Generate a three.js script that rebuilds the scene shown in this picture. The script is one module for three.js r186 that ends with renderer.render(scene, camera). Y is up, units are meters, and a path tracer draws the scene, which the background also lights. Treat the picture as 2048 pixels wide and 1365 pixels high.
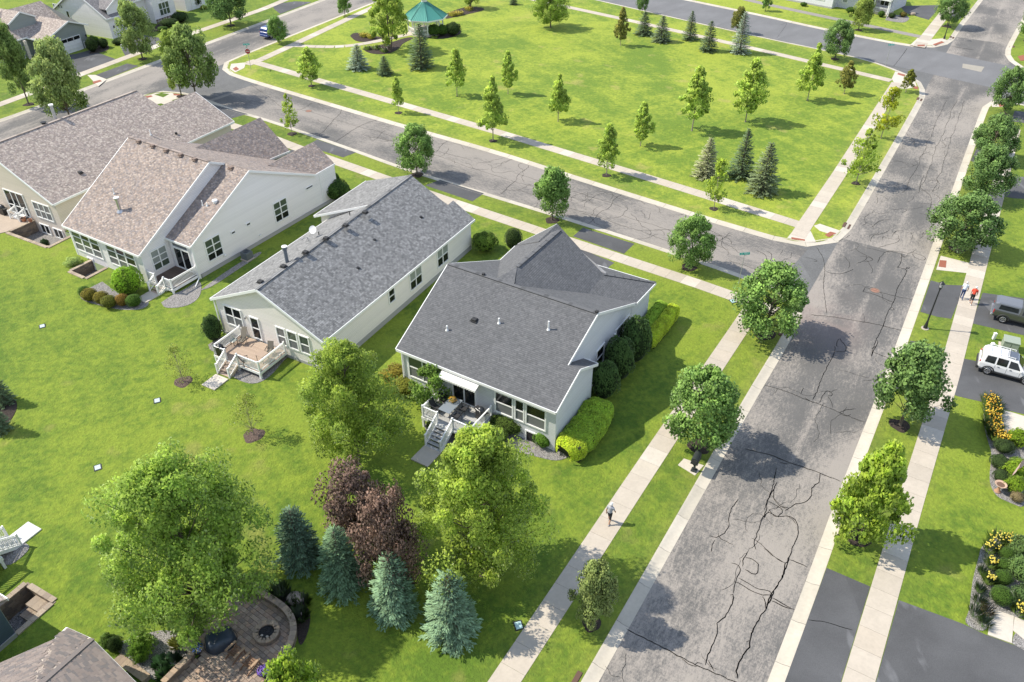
import * as THREE from 'three';
import { mergeGeometries, mergeVertices } from 'three/addons/utils/BufferGeometryUtils.js';
import { MarchingCubes } from 'three/addons/objects/MarchingCubes.js';
import { RoundedBoxGeometry } from 'three/addons/geometries/RoundedBoxGeometry.js';

// ---------------------------------------------------------------- camera, sky, sun, exposure
const CAM_H = 40, PITCH = Math.atan(1190 / 1593), FOC = 1593;
const scene = new THREE.Scene();
const camera = new THREE.PerspectiveCamera(2 * Math.atan(682.5 / FOC) * 180 / Math.PI, 1024 / 682, 0.5, 3000);
camera.position.set(0, CAM_H, 0);
camera.rotation.set(-PITCH, 0, 0);
scene.add(camera);
const renderer = new THREE.WebGLRenderer({ antialias: true });
renderer.toneMapping = THREE.LinearToneMapping;
renderer.toneMappingExposure = 1.34;
renderer.shadowMap.enabled = true;

const SUN_AZ = 100 * Math.PI / 180, SUN_EL = 48 * Math.PI / 180;      // shadows run along azimuth 100
const sunDir = new THREE.Vector3(-Math.sin(SUN_AZ) * Math.cos(SUN_EL), Math.sin(SUN_EL), Math.cos(SUN_AZ) * Math.cos(SUN_EL));
const sun = new THREE.DirectionalLight(new THREE.Color(1, 0.93, 0.80), 4.5);
sun.position.copy(sunDir).multiplyScalar(150).add(new THREE.Vector3(0, 0, -60));
sun.target.position.set(0, 0, -60); scene.add(sun.target);
sun.castShadow = true; sun.shadow.mapSize.set(4096, 4096);
Object.assign(sun.shadow.camera, { left: -110, right: 110, top: 110, bottom: -110, near: 1, far: 400 });
sun.shadow.radius = 1.2;
scene.add(sun);

// seeded randomness and value noise
function rng(seed) { let s = seed >>> 0; return () => { s = (s + 0x6d2b79f5) | 0; let t = Math.imul(s ^ (s >>> 15), 1 | s); t = (t + Math.imul(t ^ (t >>> 7), 61 | t)) ^ t; return ((t ^ (t >>> 14)) >>> 0) / 4294967296; }; }
const NT = (() => { const r = rng(77), a = new Float32Array(65536); for (let i = 0; i < a.length; i++) a[i] = r(); return a; })();
function hash2(x, y) { return NT[(Math.imul(x, 374761) + Math.imul(y, 668265263) + Math.imul(x ^ (y << 7), 2654435) >>> 7) & 65535]; }
function vn(x, y) { const xi = Math.floor(x), yi = Math.floor(y), fx = x - xi, fy = y - yi, u = fx * fx * (3 - 2 * fx), v = fy * fy * (3 - 2 * fy);
  const a = hash2(xi, yi), b = hash2(xi + 1, yi), c = hash2(xi, yi + 1), d = hash2(xi + 1, yi + 1); return a + (b - a) * u + (c - a) * v + (a - b - c + d) * u * v; }
function fbm(x, y, o = 4) { let s = 0, a = 0.5, t = 0; for (let i = 0; i < o; i++) { s += a * vn(x, y); t += a; a *= 0.5; x = x * 2.03 + 17.3; y = y * 2.03 + 9.1; } return s / t; }
const clamp = (x, a = 0, b = 1) => x < a ? a : x > b ? b : x, mix = (a, b, t) => a + (b - a) * t;
const sm = (a, b, x) => { const t = clamp((x - a) / (b - a)); return t * t * (3 - 2 * t); };

// the sky: a summer day with thin high cloud, computed as an equirectangular float map
{
  const W = 512, H = 256, d = new Float32Array(W * H * 4);
  for (let j = 0; j < H; j++) for (let i = 0; i < W; i++) {
    const el = ((j + 0.5) / H - 0.5) * Math.PI, az = (i + 0.5) / W * Math.PI * 2;
    const up = Math.max(0, Math.sin(el)), h = Math.pow(1 - up, 2.6);
    let r = mix(0.23, 0.64, h), g = mix(0.33, 0.70, h), b = mix(0.53, 0.77, h);
    const q = 3 / (up + 0.25), c = sm(0.47, 0.78, fbm(Math.cos(az) * q * Math.cos(el) + 5, Math.sin(az) * q * Math.cos(el) + 8, 5)) * 0.75;
    r = mix(r, 0.86, c); g = mix(g, 0.86, c); b = mix(b, 0.85, c);
    if (el < 0) { const k = clamp(-el * 6); r = mix(r, 0.18, k); g = mix(g, 0.22, k); b = mix(b, 0.10, k); }
    const o = (j * W + i) * 4, S = 1.2; d[o] = r * S; d[o + 1] = g * S; d[o + 2] = b * S; d[o + 3] = 1;
  }
  const t = new THREE.DataTexture(d, W, H, THREE.RGBAFormat, THREE.FloatType);
  t.mapping = THREE.EquirectangularReflectionMapping; t.magFilter = THREE.LinearFilter; t.needsUpdate = true;
  scene.background = t; scene.environment = t;
}

// ---------------------------------------------------------------- measuring: a pixel of the survey picture to a point on a level plane
const SP = Math.sin(PITCH), CP = Math.cos(PITCH);
function G(px, py, h = 0.12) { const u = (px - 1024) / FOC, v = (py - 682.5) / FOC; const dx = u, dy = -SP - v * CP, dz = -CP + v * SP; const t = (CAM_H - h) / -dy; return new THREE.Vector3(dx * t, h, dz * t); }
function topH(base, py) { const Z = base.z, v = (py - 682.5) / FOC; return CAM_H + Z * (v * CP + SP) / (CP - v * SP); }
function depthAt(p) { return -(p.y - CAM_H) * SP - p.z * CP; }
const mpp = (p) => depthAt(p) / FOC;                               // metres per survey pixel

// ---------------------------------------------------------------- names, labels, small builders
const used = {};
function numbered(n) { const k = used[n] = (used[n] ?? -1) + 1; return k ? n + '_' + String(k).padStart(3, '0') : n; }
function shade(o) { o.traverse((m) => { if (m.isMesh) { m.castShadow = true; m.receiveShadow = true; } }); return o; }
function tag(o, label, category, group, kind) { o.userData.label = label; if (category) o.userData.category = category; if (group) o.userData.group = group; if (kind) o.userData.kind = kind; return o; }
function thing(name, label, category, pos = [0, 0, 0], turn = 0, group, kind) {
  const o = new THREE.Group(); o.name = numbered(name); o.position.set(...pos); o.rotation.y = turn; scene.add(o); return tag(o, label, category, group, kind);
}
function part(name, geo, mat, parent) { const m = new THREE.Mesh(Array.isArray(geo) ? merge(geo) : geo, mat); m.name = name; m.castShadow = m.receiveShadow = true; parent.add(m); return m; }
function solo(name, geo, mat, label, category, group, kind) { const m = new THREE.Mesh(Array.isArray(geo) ? merge(geo) : geo, mat); m.name = numbered(name); m.castShadow = m.receiveShadow = true; scene.add(m); return tag(m, label, category, group, kind); }
function sub(name, parent) { const g = new THREE.Group(); g.name = name; parent.add(g); return g; }
function norm1(g) { let q = g.index ? g.toNonIndexed() : g; for (const k of Object.keys(q.attributes)) if (!['position', 'normal', 'uv', 'color'].includes(k)) q.deleteAttribute(k); return q; }
function merge(list) { const a = list.map(norm1); const hasC = a.some((g) => g.attributes.color); for (const g of a) { if (!g.attributes.uv) g.setAttribute('uv', new THREE.Float32BufferAttribute(new Float32Array(g.attributes.position.count * 2), 2)); if (hasC && !g.attributes.color) g.setAttribute('color', new THREE.Float32BufferAttribute(new Float32Array(g.attributes.position.count * 3).fill(1), 3)); } return mergeGeometries(a); }
const V = (x, y, z) => new THREE.Vector3(x, y, z);
function box(w, h, d, x = 0, y = 0, z = 0) { const g = new THREE.BoxGeometry(w, h, d); g.translate(x, y, z); return g; }
function rbox(w, h, d, r, x = 0, y = 0, z = 0) { const g = new RoundedBoxGeometry(w, h, d, 2, r); g.translate(x, y, z); return g; }
function cyl(r0, r1, h, n = 10, x = 0, y = 0, z = 0) { const g = new THREE.CylinderGeometry(r1, r0, h, n); g.translate(x, y + h / 2, z); return g; }
function beam(p, q, w, h) {                                          // box from p to q, h measured upward, w across
  const d = V().subVectors(q, p), L = d.length(); d.normalize();
  let s = V().crossVectors(V(0, 1, 0), d); if (s.lengthSq() < 1e-6) s = V(1, 0, 0); s.normalize(); const u = V().crossVectors(d, s);
  const g = new THREE.BoxGeometry(w, h, L); g.applyMatrix4(new THREE.Matrix4().makeBasis(s, u, d)); g.translate((p.x + q.x) / 2, (p.y + q.y) / 2, (p.z + q.z) / 2); return g;
}
function rod(p, q, r0, r1 = r0, n = 7) { const d = V().subVectors(q, p), L = d.length(); const g = new THREE.CylinderGeometry(r1, r0, L, n, 1); g.translate(0, L / 2, 0); g.applyQuaternion(new THREE.Quaternion().setFromUnitVectors(V(0, 1, 0), d.normalize())); g.translate(p.x, p.y, p.z); return g; }
function poly3(pts) {                                                // planar polygon in space, uv in metres along and across
  const n = V(0, 0, 0); for (let i = 0; i < pts.length; i++) { const a = pts[i], b = pts[(i + 1) % pts.length]; n.x += (a.y - b.y) * (a.z + b.z); n.y += (a.z - b.z) * (a.x + b.x); n.z += (a.x - b.x) * (a.y + b.y); }
  n.normalize(); let e = V().crossVectors(V(0, 1, 0), n); if (e.lengthSq() < 1e-4) e = V(1, 0, 0); e.normalize(); const f = V().crossVectors(n, e);
  const p2 = pts.map((p) => new THREE.Vector2(p.dot(e), p.dot(f))); const tri = THREE.ShapeUtils.triangulateShape(p2, []); const pos = [], uv = [], nr = [];
  for (const t of tri) for (const k of t) { pos.push(pts[k].x, pts[k].y, pts[k].z); uv.push(p2[k].x, p2[k].y); nr.push(n.x, n.y, n.z); }
  const g = new THREE.BufferGeometry(); g.setAttribute('position', new THREE.Float32BufferAttribute(pos, 3)); g.setAttribute('normal', new THREE.Float32BufferAttribute(nr, 3)); g.setAttribute('uv', new THREE.Float32BufferAttribute(uv, 2)); return g;
}
function slab3(pts, t) { const lo = pts.map((p) => V(p.x, p.y - t, p.z)); const out = [poly3(pts), poly3(lo.slice().reverse())]; for (let i = 0; i < pts.length; i++) { const j = (i + 1) % pts.length; out.push(poly3([pts[i], lo[i], lo[j], pts[j]])); } return merge(out); }
// flat sheet from ground points (Vector3, x and z used) at height y, with optional holes and uv in metres
function sheet(pts, y, holes = [], uvf = (x, z) => [x, -z]) {
  const sh = new THREE.Shape(pts.map((p) => new THREE.Vector2(p.x, -p.z))); for (const h of holes) sh.holes.push(new THREE.Path(h.map((p) => new THREE.Vector2(p.x, -p.z))));
  const g = new THREE.ShapeGeometry(sh); g.rotateX(-Math.PI / 2); g.translate(0, y, 0); const P = g.attributes.position, U = g.attributes.uv;
  for (let i = 0; i < P.count; i++) { const [a, b] = uvf(P.getX(i), P.getZ(i)); U.setXY(i, a, b); } return g;
}
const pxs = (list, h = 0.12) => list.map((p) => p.isVector3 ? p : G(p[0], p[1], h));
const ext = (a, b, d, h = 0.12) => { const A = G(...a, h), B = G(...b, h); return B.clone().add(V().subVectors(B, A).setLength(d)); };
function chaikin(p, n = 2) { for (let k = 0; k < n; k++) { const q = [p[0]]; for (let i = 0; i + 1 < p.length; i++) q.push(p[i].clone().lerp(p[i + 1], 0.25), p[i].clone().lerp(p[i + 1], 0.75)); q.push(p[p.length - 1]); p = q; } return p; }
function resampleEven(p, step) { let L = 0; for (let i = 0; i + 1 < p.length; i++) L += p[i].distanceTo(p[i + 1]); const n = Math.max(1, Math.round(L / step)); const q = resample(p, L / n * 0.99999); while (q.length > n + 1) q.pop(); if (q.length < n + 1) q.push(p[p.length - 1].clone()); return q; }
function resample(p, step) { const out = [p[0].clone()]; let acc = 0; for (let i = 0; i + 1 < p.length; i++) { const L = p[i].distanceTo(p[i + 1]); let t = step - acc; while (t <= L) { out.push(p[i].clone().lerp(p[i + 1], t / L)); t += step; } acc = L - (t - step); } return out; }

// ---------------------------------------------------------------- procedural textures
const enc = (c) => Math.round(255 * clamp(c <= 0.0031308 ? c * 12.92 : 1.055 * Math.pow(c, 1 / 2.4) - 0.055));
function colorTex(w, h, fn) { const d = new Uint8Array(w * h * 4), c = [0, 0, 0]; for (let j = 0; j < h; j++) for (let i = 0; i < w; i++) { fn(i, j, c); const o = (j * w + i) * 4; d[o] = enc(c[0]); d[o + 1] = enc(c[1]); d[o + 2] = enc(c[2]); d[o + 3] = 255; }
  const t = new THREE.DataTexture(d, w, h, THREE.RGBAFormat); t.colorSpace = THREE.SRGBColorSpace; return wrap(t); }
function greyTex(w, h, fn) { const d = new Uint8Array(w * h * 4); for (let j = 0; j < h; j++) for (let i = 0; i < w; i++) { const v = Math.round(255 * clamp(fn(i, j))), o = (j * w + i) * 4; d[o] = d[o + 1] = d[o + 2] = v; d[o + 3] = 255; } return wrap(new THREE.DataTexture(d, w, h, THREE.RGBAFormat)); }
function wrap(t) { t.wrapS = t.wrapT = THREE.RepeatWrapping; t.magFilter = THREE.LinearFilter; t.minFilter = THREE.LinearMipmapLinearFilter; t.generateMipmaps = true; t.needsUpdate = true; return t; }
const rep = (t, a, b = a) => { const c = t.clone(); c.repeat.set(a, b); c.needsUpdate = true; return c; };
const std = (o) => new THREE.MeshStandardMaterial({ roughness: 0.85, ...o });
const rgb = (r, g, b) => new THREE.Color().setRGB(r, g, b);
// fine grain used as bump on many surfaces
const grainT = greyTex(256, 256, (i, j) => 0.5 * hash2(i, j) + 0.5 * vn(i * 0.25, j * 0.25));
// lawn: 150 m square of turf with patches, worn spots, faint mowing and blade-scale grain
const LX = -80, LZ = -142, LS = 150;
const lawnUV = (x, z) => [(x - LX) / LS, (-z - 0) / LS];
const bumpGrass = rep(grainT, LS / 6);
const M = {};
M.lawn = std({ bumpMap: bumpGrass, bumpScale: 0.05, roughness: 0.95 });
// asphalt
const asphaltT = colorTex(1024, 1024, (i, j, c) => { const x = i / 1024 * 14, y = j / 1024 * 14; const n = hash2(i, j), a = fbm(x * 0.5, y * 0.5, 4), b = vn(x * 9, y * 9); const v = 0.135 + (a - 0.5) * 0.06 + (n - 0.5) * 0.07 + (b - 0.5) * 0.03; c[0] = v * 1.0; c[1] = v * 1.0; c[2] = v * 1.0; });
M.asphalt = std({ map: rep(asphaltT, 1 / 14), roughness: 0.92 });
const driveT = colorTex(512, 512, (i, j, c) => { const x = i / 512 * 10, y = j / 512 * 10; const a = fbm(x * 0.4, y * 0.5, 4), n = hash2(i, j); const st = sm(0.68, 0.8, fbm(x * 0.9 + 20, y * 0.35 + 4, 4)) * 0.05; const v = 0.085 + (a - 0.5) * 0.06 + (n - 0.5) * 0.03 + st; c[0] = v; c[1] = v * 1.01; c[2] = v * 1.06; });
M.drive = std({ map: rep(driveT, 1 / 10), roughness: 0.88 });
// worn road: u across in metres, v along in metres; wheel lanes scraped to the pale stone
function wornRoad(seed, width, length, o) {
  const w = 512, h = 2048; return colorTex(w, h, (i, j, c) => {
    const x = i / w * width, y = j / h * length, e = x / width;
    const macro = fbm(x * 0.20 + seed, y * 0.085 + seed, 3), pat = fbm(x * 0.7 + seed, y * 0.45, 3), speck = fbm(x * 8.5 + seed, y * 3.6, 3), fine = hash2((i >> 1) + seed, (j >> 1)), n = hash2(i + seed, j), comb = Math.sin(y * 30 + 4 * vn(x * 0.6, y * 0.3)) * 0.06, scr = sm(0.74, 0.86, fbm(x * 3.5 + 0.5 * y + seed, y * 0.45, 2)) * 0.3;
    const lane = Math.exp(-Math.pow((e - 0.5) / 0.03, 2)) * 0.8 * sm(0.3, 0.6, fbm(y * 0.12 + seed, 3, 2)) + Math.exp(-Math.pow((e - 0.9) / 0.10, 2)) * 0.35 + Math.exp(-Math.pow((e - 0.04) / 0.06, 2)) * 0.45 - Math.exp(-Math.pow((e - 0.36) / 0.10, 2)) * 0.25;
    let wear = 0.50 + (macro - 0.5) * 2.3 + (pat - 0.5) * 0.55 + (speck - 0.5) * 0.85 + (fine - 0.5) * 0.5 + comb + lane * 0.55 + scr - o.fresh; wear = clamp(wear); wear = wear * wear * (3 - 2 * wear) * 0.55 + wear * 0.45;
    const v = 0.118 + (n - 0.5) * 0.03 + (pat - 0.5) * 0.02;
    c[0] = mix(v * 1.04, 0.322, wear * o.pale); c[1] = mix(v * 1.0, 0.288, wear * o.pale); c[2] = mix(v * 0.96, 0.255, wear * o.pale);
    if (o.red) { const r = Math.exp(-Math.pow((y - o.red[0]) / o.red[1], 2)) * sm(0.2, 0.6, fbm(x * 0.4, y * 0.4, 3)) * sm(0.75, 0.4, e) * 0.5; c[0] = mix(c[0], 0.26, r); c[1] = mix(c[1], 0.2, r); c[2] = mix(c[2], 0.18, r); }
  });
}
const concreteT = colorTex(512, 512, (i, j, c) => { const x = i / 512 * 4, y = j / 512 * 4, n = hash2(i, j), a = fbm(x * 0.8, y * 0.8, 4), b = fbm(x * 5, y * 5, 2); const v = 0.92 + (a - 0.5) * 0.16 + (b - 0.5) * 0.1 + (n - 0.5) * 0.1; c[0] = v * 0.97; c[1] = v * 0.97; c[2] = v * 0.97; });
const concTones = [[0.54, 0.475, 0.395], [0.57, 0.505, 0.42], [0.50, 0.44, 0.365], [0.62, 0.56, 0.48], [0.53, 0.46, 0.375]];
M.conc = concTones.map((t) => std({ map: rep(concreteT, 0.4), color: rgb(...t), roughness: 0.9, bumpMap: rep(grainT, 1.5), bumpScale: 0.004 }));
M.kerb = [[0.57, 0.515, 0.425], [0.53, 0.48, 0.395], [0.60, 0.545, 0.455]].map((t) => std({ map: rep(concreteT, 0.4), color: rgb(...t), roughness: 0.9 }));
// roof shingles: rows of tabs with a random tone each, a painted shadow line per row
function shingle(seed, tones, contrast, rowH = 0.154, tabW = 0.27) {
  const N = 1024, S = 7.392; return colorTex(N, N, (i, j, c) => {
    const x = i / N * S, y = j / N * S, row = Math.floor(y / rowH), off = hash2(row, seed) * tabW, ti = Math.floor((x + off) / tabW), fx = (x + off) / tabW - ti, fy = y / rowH - row;
    const sub = hash2(ti * 3 + 1, row + seed * 7), wid = 0.35 + 0.55 * hash2(ti, row * 3 + seed), raised = fx < wid;
    const t = tones[Math.floor(hash2(ti * 7 + (raised ? 0 : 31), row * 5 + seed) * tones.length)];
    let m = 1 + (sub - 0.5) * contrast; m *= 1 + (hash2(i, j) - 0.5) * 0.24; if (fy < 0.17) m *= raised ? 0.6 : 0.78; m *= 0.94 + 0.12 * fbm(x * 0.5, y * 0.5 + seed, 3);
    c[0] = t[0] * m; c[1] = t[1] * m; c[2] = t[2] * m;
  });
}
const shB = rep(greyTex(512, 512, (i, j) => { const S = 3.696, y = j / 512 * S, x = i / 512 * S, r = Math.floor(y / 0.154), fy = y / 0.154 - r, ti = Math.floor((x + hash2(r, 3) * 0.3) / 0.3); return 0.75 - 0.55 * fy + 0.2 * hash2(ti, r); }), 1 / 3.696);
const shMat = (t) => std({ map: rep(t, 1 / 7.392), bumpMap: shB, bumpScale: 0.018, roughness: 0.95 });
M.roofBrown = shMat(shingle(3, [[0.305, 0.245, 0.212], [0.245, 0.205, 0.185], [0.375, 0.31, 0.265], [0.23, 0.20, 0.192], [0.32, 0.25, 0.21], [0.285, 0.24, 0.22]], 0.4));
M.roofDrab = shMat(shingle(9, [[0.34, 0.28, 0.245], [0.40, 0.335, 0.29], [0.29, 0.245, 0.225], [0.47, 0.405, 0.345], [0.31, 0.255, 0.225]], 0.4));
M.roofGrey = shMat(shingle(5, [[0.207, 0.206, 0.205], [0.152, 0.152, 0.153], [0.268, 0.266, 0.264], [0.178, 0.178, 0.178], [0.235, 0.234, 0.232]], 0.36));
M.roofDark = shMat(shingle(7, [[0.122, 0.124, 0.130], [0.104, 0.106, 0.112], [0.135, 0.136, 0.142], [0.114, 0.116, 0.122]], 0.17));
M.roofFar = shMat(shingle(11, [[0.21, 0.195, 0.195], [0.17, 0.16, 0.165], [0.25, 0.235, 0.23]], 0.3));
// siding: lapped boards as relief, plus a shade line per lap painted in colour
const lapT = greyTex(16, 256, (i, j) => { const f = (j % 32) / 32; return f < 0.08 ? 0.1 : 0.35 + 0.6 * (1 - f); });
const lap = rep(lapT, 1, 1 / 1.2);
const lapC = rep(greyTex(16, 256, (i, j) => { const f = (j % 32) / 32; return (f < 0.1 ? 0.87 : 1) - 0.03 * hash2(j >> 5, 7); }), 1, 1 / 1.2); lapC.colorSpace = THREE.SRGBColorSpace;
const siding = (r, g, b) => std({ color: rgb(r, g, b), map: lapC, bumpMap: lap, bumpScale: 0.016, roughness: 0.62 });
M.sideCream = siding(0.87, 0.825, 0.785); M.sideWhite = siding(0.87, 0.84, 0.83); M.sideBlue = siding(0.68, 0.69, 0.73); M.sideSage = siding(0.27, 0.30, 0.29); M.sideSlate = siding(0.075, 0.11, 0.16); M.sideTan = siding(0.70, 0.62, 0.54); M.sideGrey = siding(0.55, 0.55, 0.54);
M.white = std({ color: rgb(0.80, 0.80, 0.79), roughness: 0.5 });
M.vinyl = std({ color: rgb(0.82, 0.82, 0.81), roughness: 0.4 });
M.found = std({ color: rgb(0.40, 0.40, 0.40), map: rep(concreteT, 0.5), roughness: 0.95 });
M.glassD = new THREE.MeshPhysicalMaterial({ color: rgb(0.012, 0.014, 0.016), roughness: 0.06, ior: 1.5 });
M.glassG = new THREE.MeshPhysicalMaterial({ color: rgb(0.075, 0.10, 0.07), roughness: 0.10 });  // mirrored trees painted in as a green pane colour
M.glassB = new THREE.MeshPhysicalMaterial({ color: rgb(0.28, 0.31, 0.29), roughness: 0.14 });
M.glassS = new THREE.MeshPhysicalMaterial({ color: rgb(0.16, 0.165, 0.17), roughness: 0.35 });
M.black = std({ color: rgb(0.012, 0.012, 0.013), roughness: 0.45 });
M.dark = std({ color: rgb(0.03, 0.03, 0.032), roughness: 0.7 });
M.metal = std({ color: rgb(0.55, 0.55, 0.56), roughness: 0.35, metalness: 0.9 });
M.galv = std({ color: rgb(0.42, 0.43, 0.44), roughness: 0.5, metalness: 0.5 });
const mulchT = colorTex(256, 256, (i, j, c) => { const n = hash2(i, j), m = vn(i * 0.18, j * 0.3), v = 0.022 + 0.045 * n * m + 0.02 * m; c[0] = v * 1.3; c[1] = v * 0.95; c[2] = v * 0.78; });
M.mulch = std({ map: rep(mulchT, 0.5), bumpMap: rep(grainT, 1), bumpScale: 0.05, roughness: 1 });
M.mulchTan = std({ map: rep(mulchT, 0.5), color: rgb(2.6, 2.5, 2.5), bumpMap: rep(grainT, 1), bumpScale: 0.05, roughness: 1 });
const gravelT = colorTex(512, 512, (i, j, c) => { const cell = (a, b) => { let best = 9, id = 0; const x = a / 10, y = b / 10, xi = Math.floor(x), yi = Math.floor(y); for (let p = -1; p < 2; p++) for (let q = -1; q < 2; q++) { const X = (xi + p + 51) % 51, Y = (yi + q + 51) % 51, dx = xi + p + hash2(X, Y) - x, dy = yi + q + hash2(X + 99, Y) - y, d = dx * dx + dy * dy; if (d < best) { best = d; id = hash2(X * 5 + 2, Y * 3); } } return [best, id]; }; const [d, id] = cell(i, j); const v = mix(0.16, 0.46, id) * (1 - 0.75 * sm(0.1, 0.5, d)); c[0] = v * 1.03; c[1] = v * 0.97; c[2] = v * 0.93; });
M.gravel = std({ map: rep(gravelT, 1 / 2.2), bumpMap: rep(gravelT, 1 / 2.2), bumpScale: 0.04, roughness: 0.95 });
M.tactile = std({ color: rgb(0.30, 0.105, 0.065), roughness: 0.9, bumpMap: rep(greyTex(64, 64, (i, j) => { const x = (i % 16) - 8, y = (j % 16) - 8; return x * x + y * y < 18 ? 1 : 0.2; }), 4), bumpScale: 0.006 });
M.iron = std({ color: rgb(0.13, 0.075, 0.055), roughness: 0.8, metalness: 0.2 });
M.stone = [[0.30, 0.235, 0.175], [0.25, 0.195, 0.15], [0.34, 0.27, 0.205], [0.22, 0.18, 0.15]].map((t) => std({ color: rgb(...t), map: rep(concreteT, 1), bumpMap: rep(grainT, 3), bumpScale: 0.02, roughness: 0.95 }));
// ---------------------------------------------------------------- ground: asphalt at road level, five raised blocks of turf, kerbs
const YT = 0.12;
const lines = {
  main: chaikin(pxs([ext([1391.6, 965], [1167.5, 1354.6], 60), [1167.5, 1354.6], [1391.6, 965], [1498, 780], [1556, 686], [1584, 636], [1590, 612], [1572, 594], [1528, 573], [1400, 527], [1122, 437], [821, 346], [711, 305], [634, 278], [526, 240], [459, 222], [420, 206], [379, 191], [341, 183.5], [308, 184.5], [285, 191], [0, 305.6], ext([285, 191], [0, 305.6], 90)])),
  park: chaikin(pxs([ext([464, 120], [731, 13], 45), [731, 13], [464, 120], [453.5, 127], [453.5, 139], [466, 146.5], [520, 164], [660, 205.5], [823.6, 254], [1000, 302.5], [1118, 341], [1400, 429], [1558, 475], [1596, 484], [1640, 484.5], [1675, 473], [1690, 450], [1751, 347], [1836, 200], [1842, 183], [1832, 160], [1810, 149], [1743, 123], [1656, 102.6], [1528, 77], [1190, 0], ext([1528, 77], [1190, 0], 42)])),
  west: chaikin(pxs([ext([59, 218], [0, 238], 90), [0, 238], [59, 218], [213, 158], [461.5, 66.7], [634, 2], ext([461, 66.7], [634, 2], 140)])),
  north: chaikin(pxs([ext([1520, 28], [1384.6, 0], 140), [1384.6, 0], [1520, 28], [1671.6, 61.5], [1825, 91], [1868, 92], [1897, 82], [1908, 61.5], [1948.5, 10], ext([1907.5, 61.5], [1948.5, 10], 140)])),
  east: chaikin(pxs([ext([1653.6, 1135.5], [1570, 1365], 60), [1570, 1365], [1653.6, 1135.5], [1684, 1043], [1814.5, 695], [1931.6, 350], [1975, 222], [1984, 206], [2003, 201], [2048, 211.5], ext([2002, 201], [2048, 211.5], 120)])),
  corner: chaikin(pxs([ext([2033, 123], [2048, 136], 100), [2048, 131], [2030, 123], [2020, 108], [2025, 93], [2043, 59], ext([2022, 97], [2043, 59], 140)])),
};
// window wells are pits: their outlines (filled in further down by the houses' wells)
const wells = [];
function addWell(pts) { wells.push(pts); return pts; }
const kerbNames = { main: 'pale concrete kerb round the block of back gardens', park: 'pale concrete kerb round the park lawn', west: 'pale concrete kerb in front of the houses top left', north: 'pale concrete kerb along the far side of the top street', east: 'pale concrete kerb on the right side of the main road', corner: 'pale concrete kerb on the corner at the right edge of the junction' };
{
  const prof = [[0.0, YT + 0.006], [0.16, YT - 0.002], [0.42, 0.03], [0.80, 0.016]];
  for (const [k, line] of Object.entries(lines)) {
    const far = k === 'west' || k === 'north', g = thing('kerb', kernel(k), "kerb", [0, 0, 0], 0, null, 'structure');
    const p = resample(line, 3.05).map((q) => V(q.x, 0, q.z)); const nrm = p.map((q, i) => { const a = p[Math.max(0, i - 1)], b = p[Math.min(p.length - 1, i + 1)]; const d = V().subVectors(b, a).normalize(); return V(d.z, 0, -d.x).multiplyScalar(k === 'main' || k === 'east' || k === 'corner' ? 1 : 1); });
    const side = { main: 1, park: 1, west: 1, north: 1, east: -1, corner: -1 }[k]; const r = rng(k.length * 7);
    for (let i = 0; i + 1 < p.length; i++) {
      const mid = p[i].clone().lerp(p[i + 1], 0.5); if (mid.z > -12 || mid.z < -190 || Math.abs(mid.x) > 130) continue;
      const t = 0.011 / 3.05, pos = [], uv = [], idx = [];
      for (const [f, n] of [[t, 0], [1 - t, 1]]) { const c = p[i].clone().lerp(p[i + 1], f), nn = nrm[i].clone().lerp(nrm[i + 1], f).normalize(); for (const [d, h] of prof) { pos.push(c.x - side * nn.x * d, h, c.z - side * nn.z * d); uv.push(d + i * 0.7, n * 3.05); } }
      for (let q = 0; q < 3; q++) idx.push(q, q + 1, q + 5, q, q + 5, q + 4);
      const geo = new THREE.BufferGeometry(); geo.setAttribute('position', new THREE.Float32BufferAttribute(pos, 3)); geo.setAttribute('uv', new THREE.Float32BufferAttribute(uv, 2)); geo.setIndex(side > 0 ? idx : idx.slice().reverse()); geo.computeVertexNormals();
      part('kerb_segment', geo, M.kerb[Math.floor(r() * 3)], g);
    }
  }
}
function kernel(k) { return kerbNames[k]; }

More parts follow.
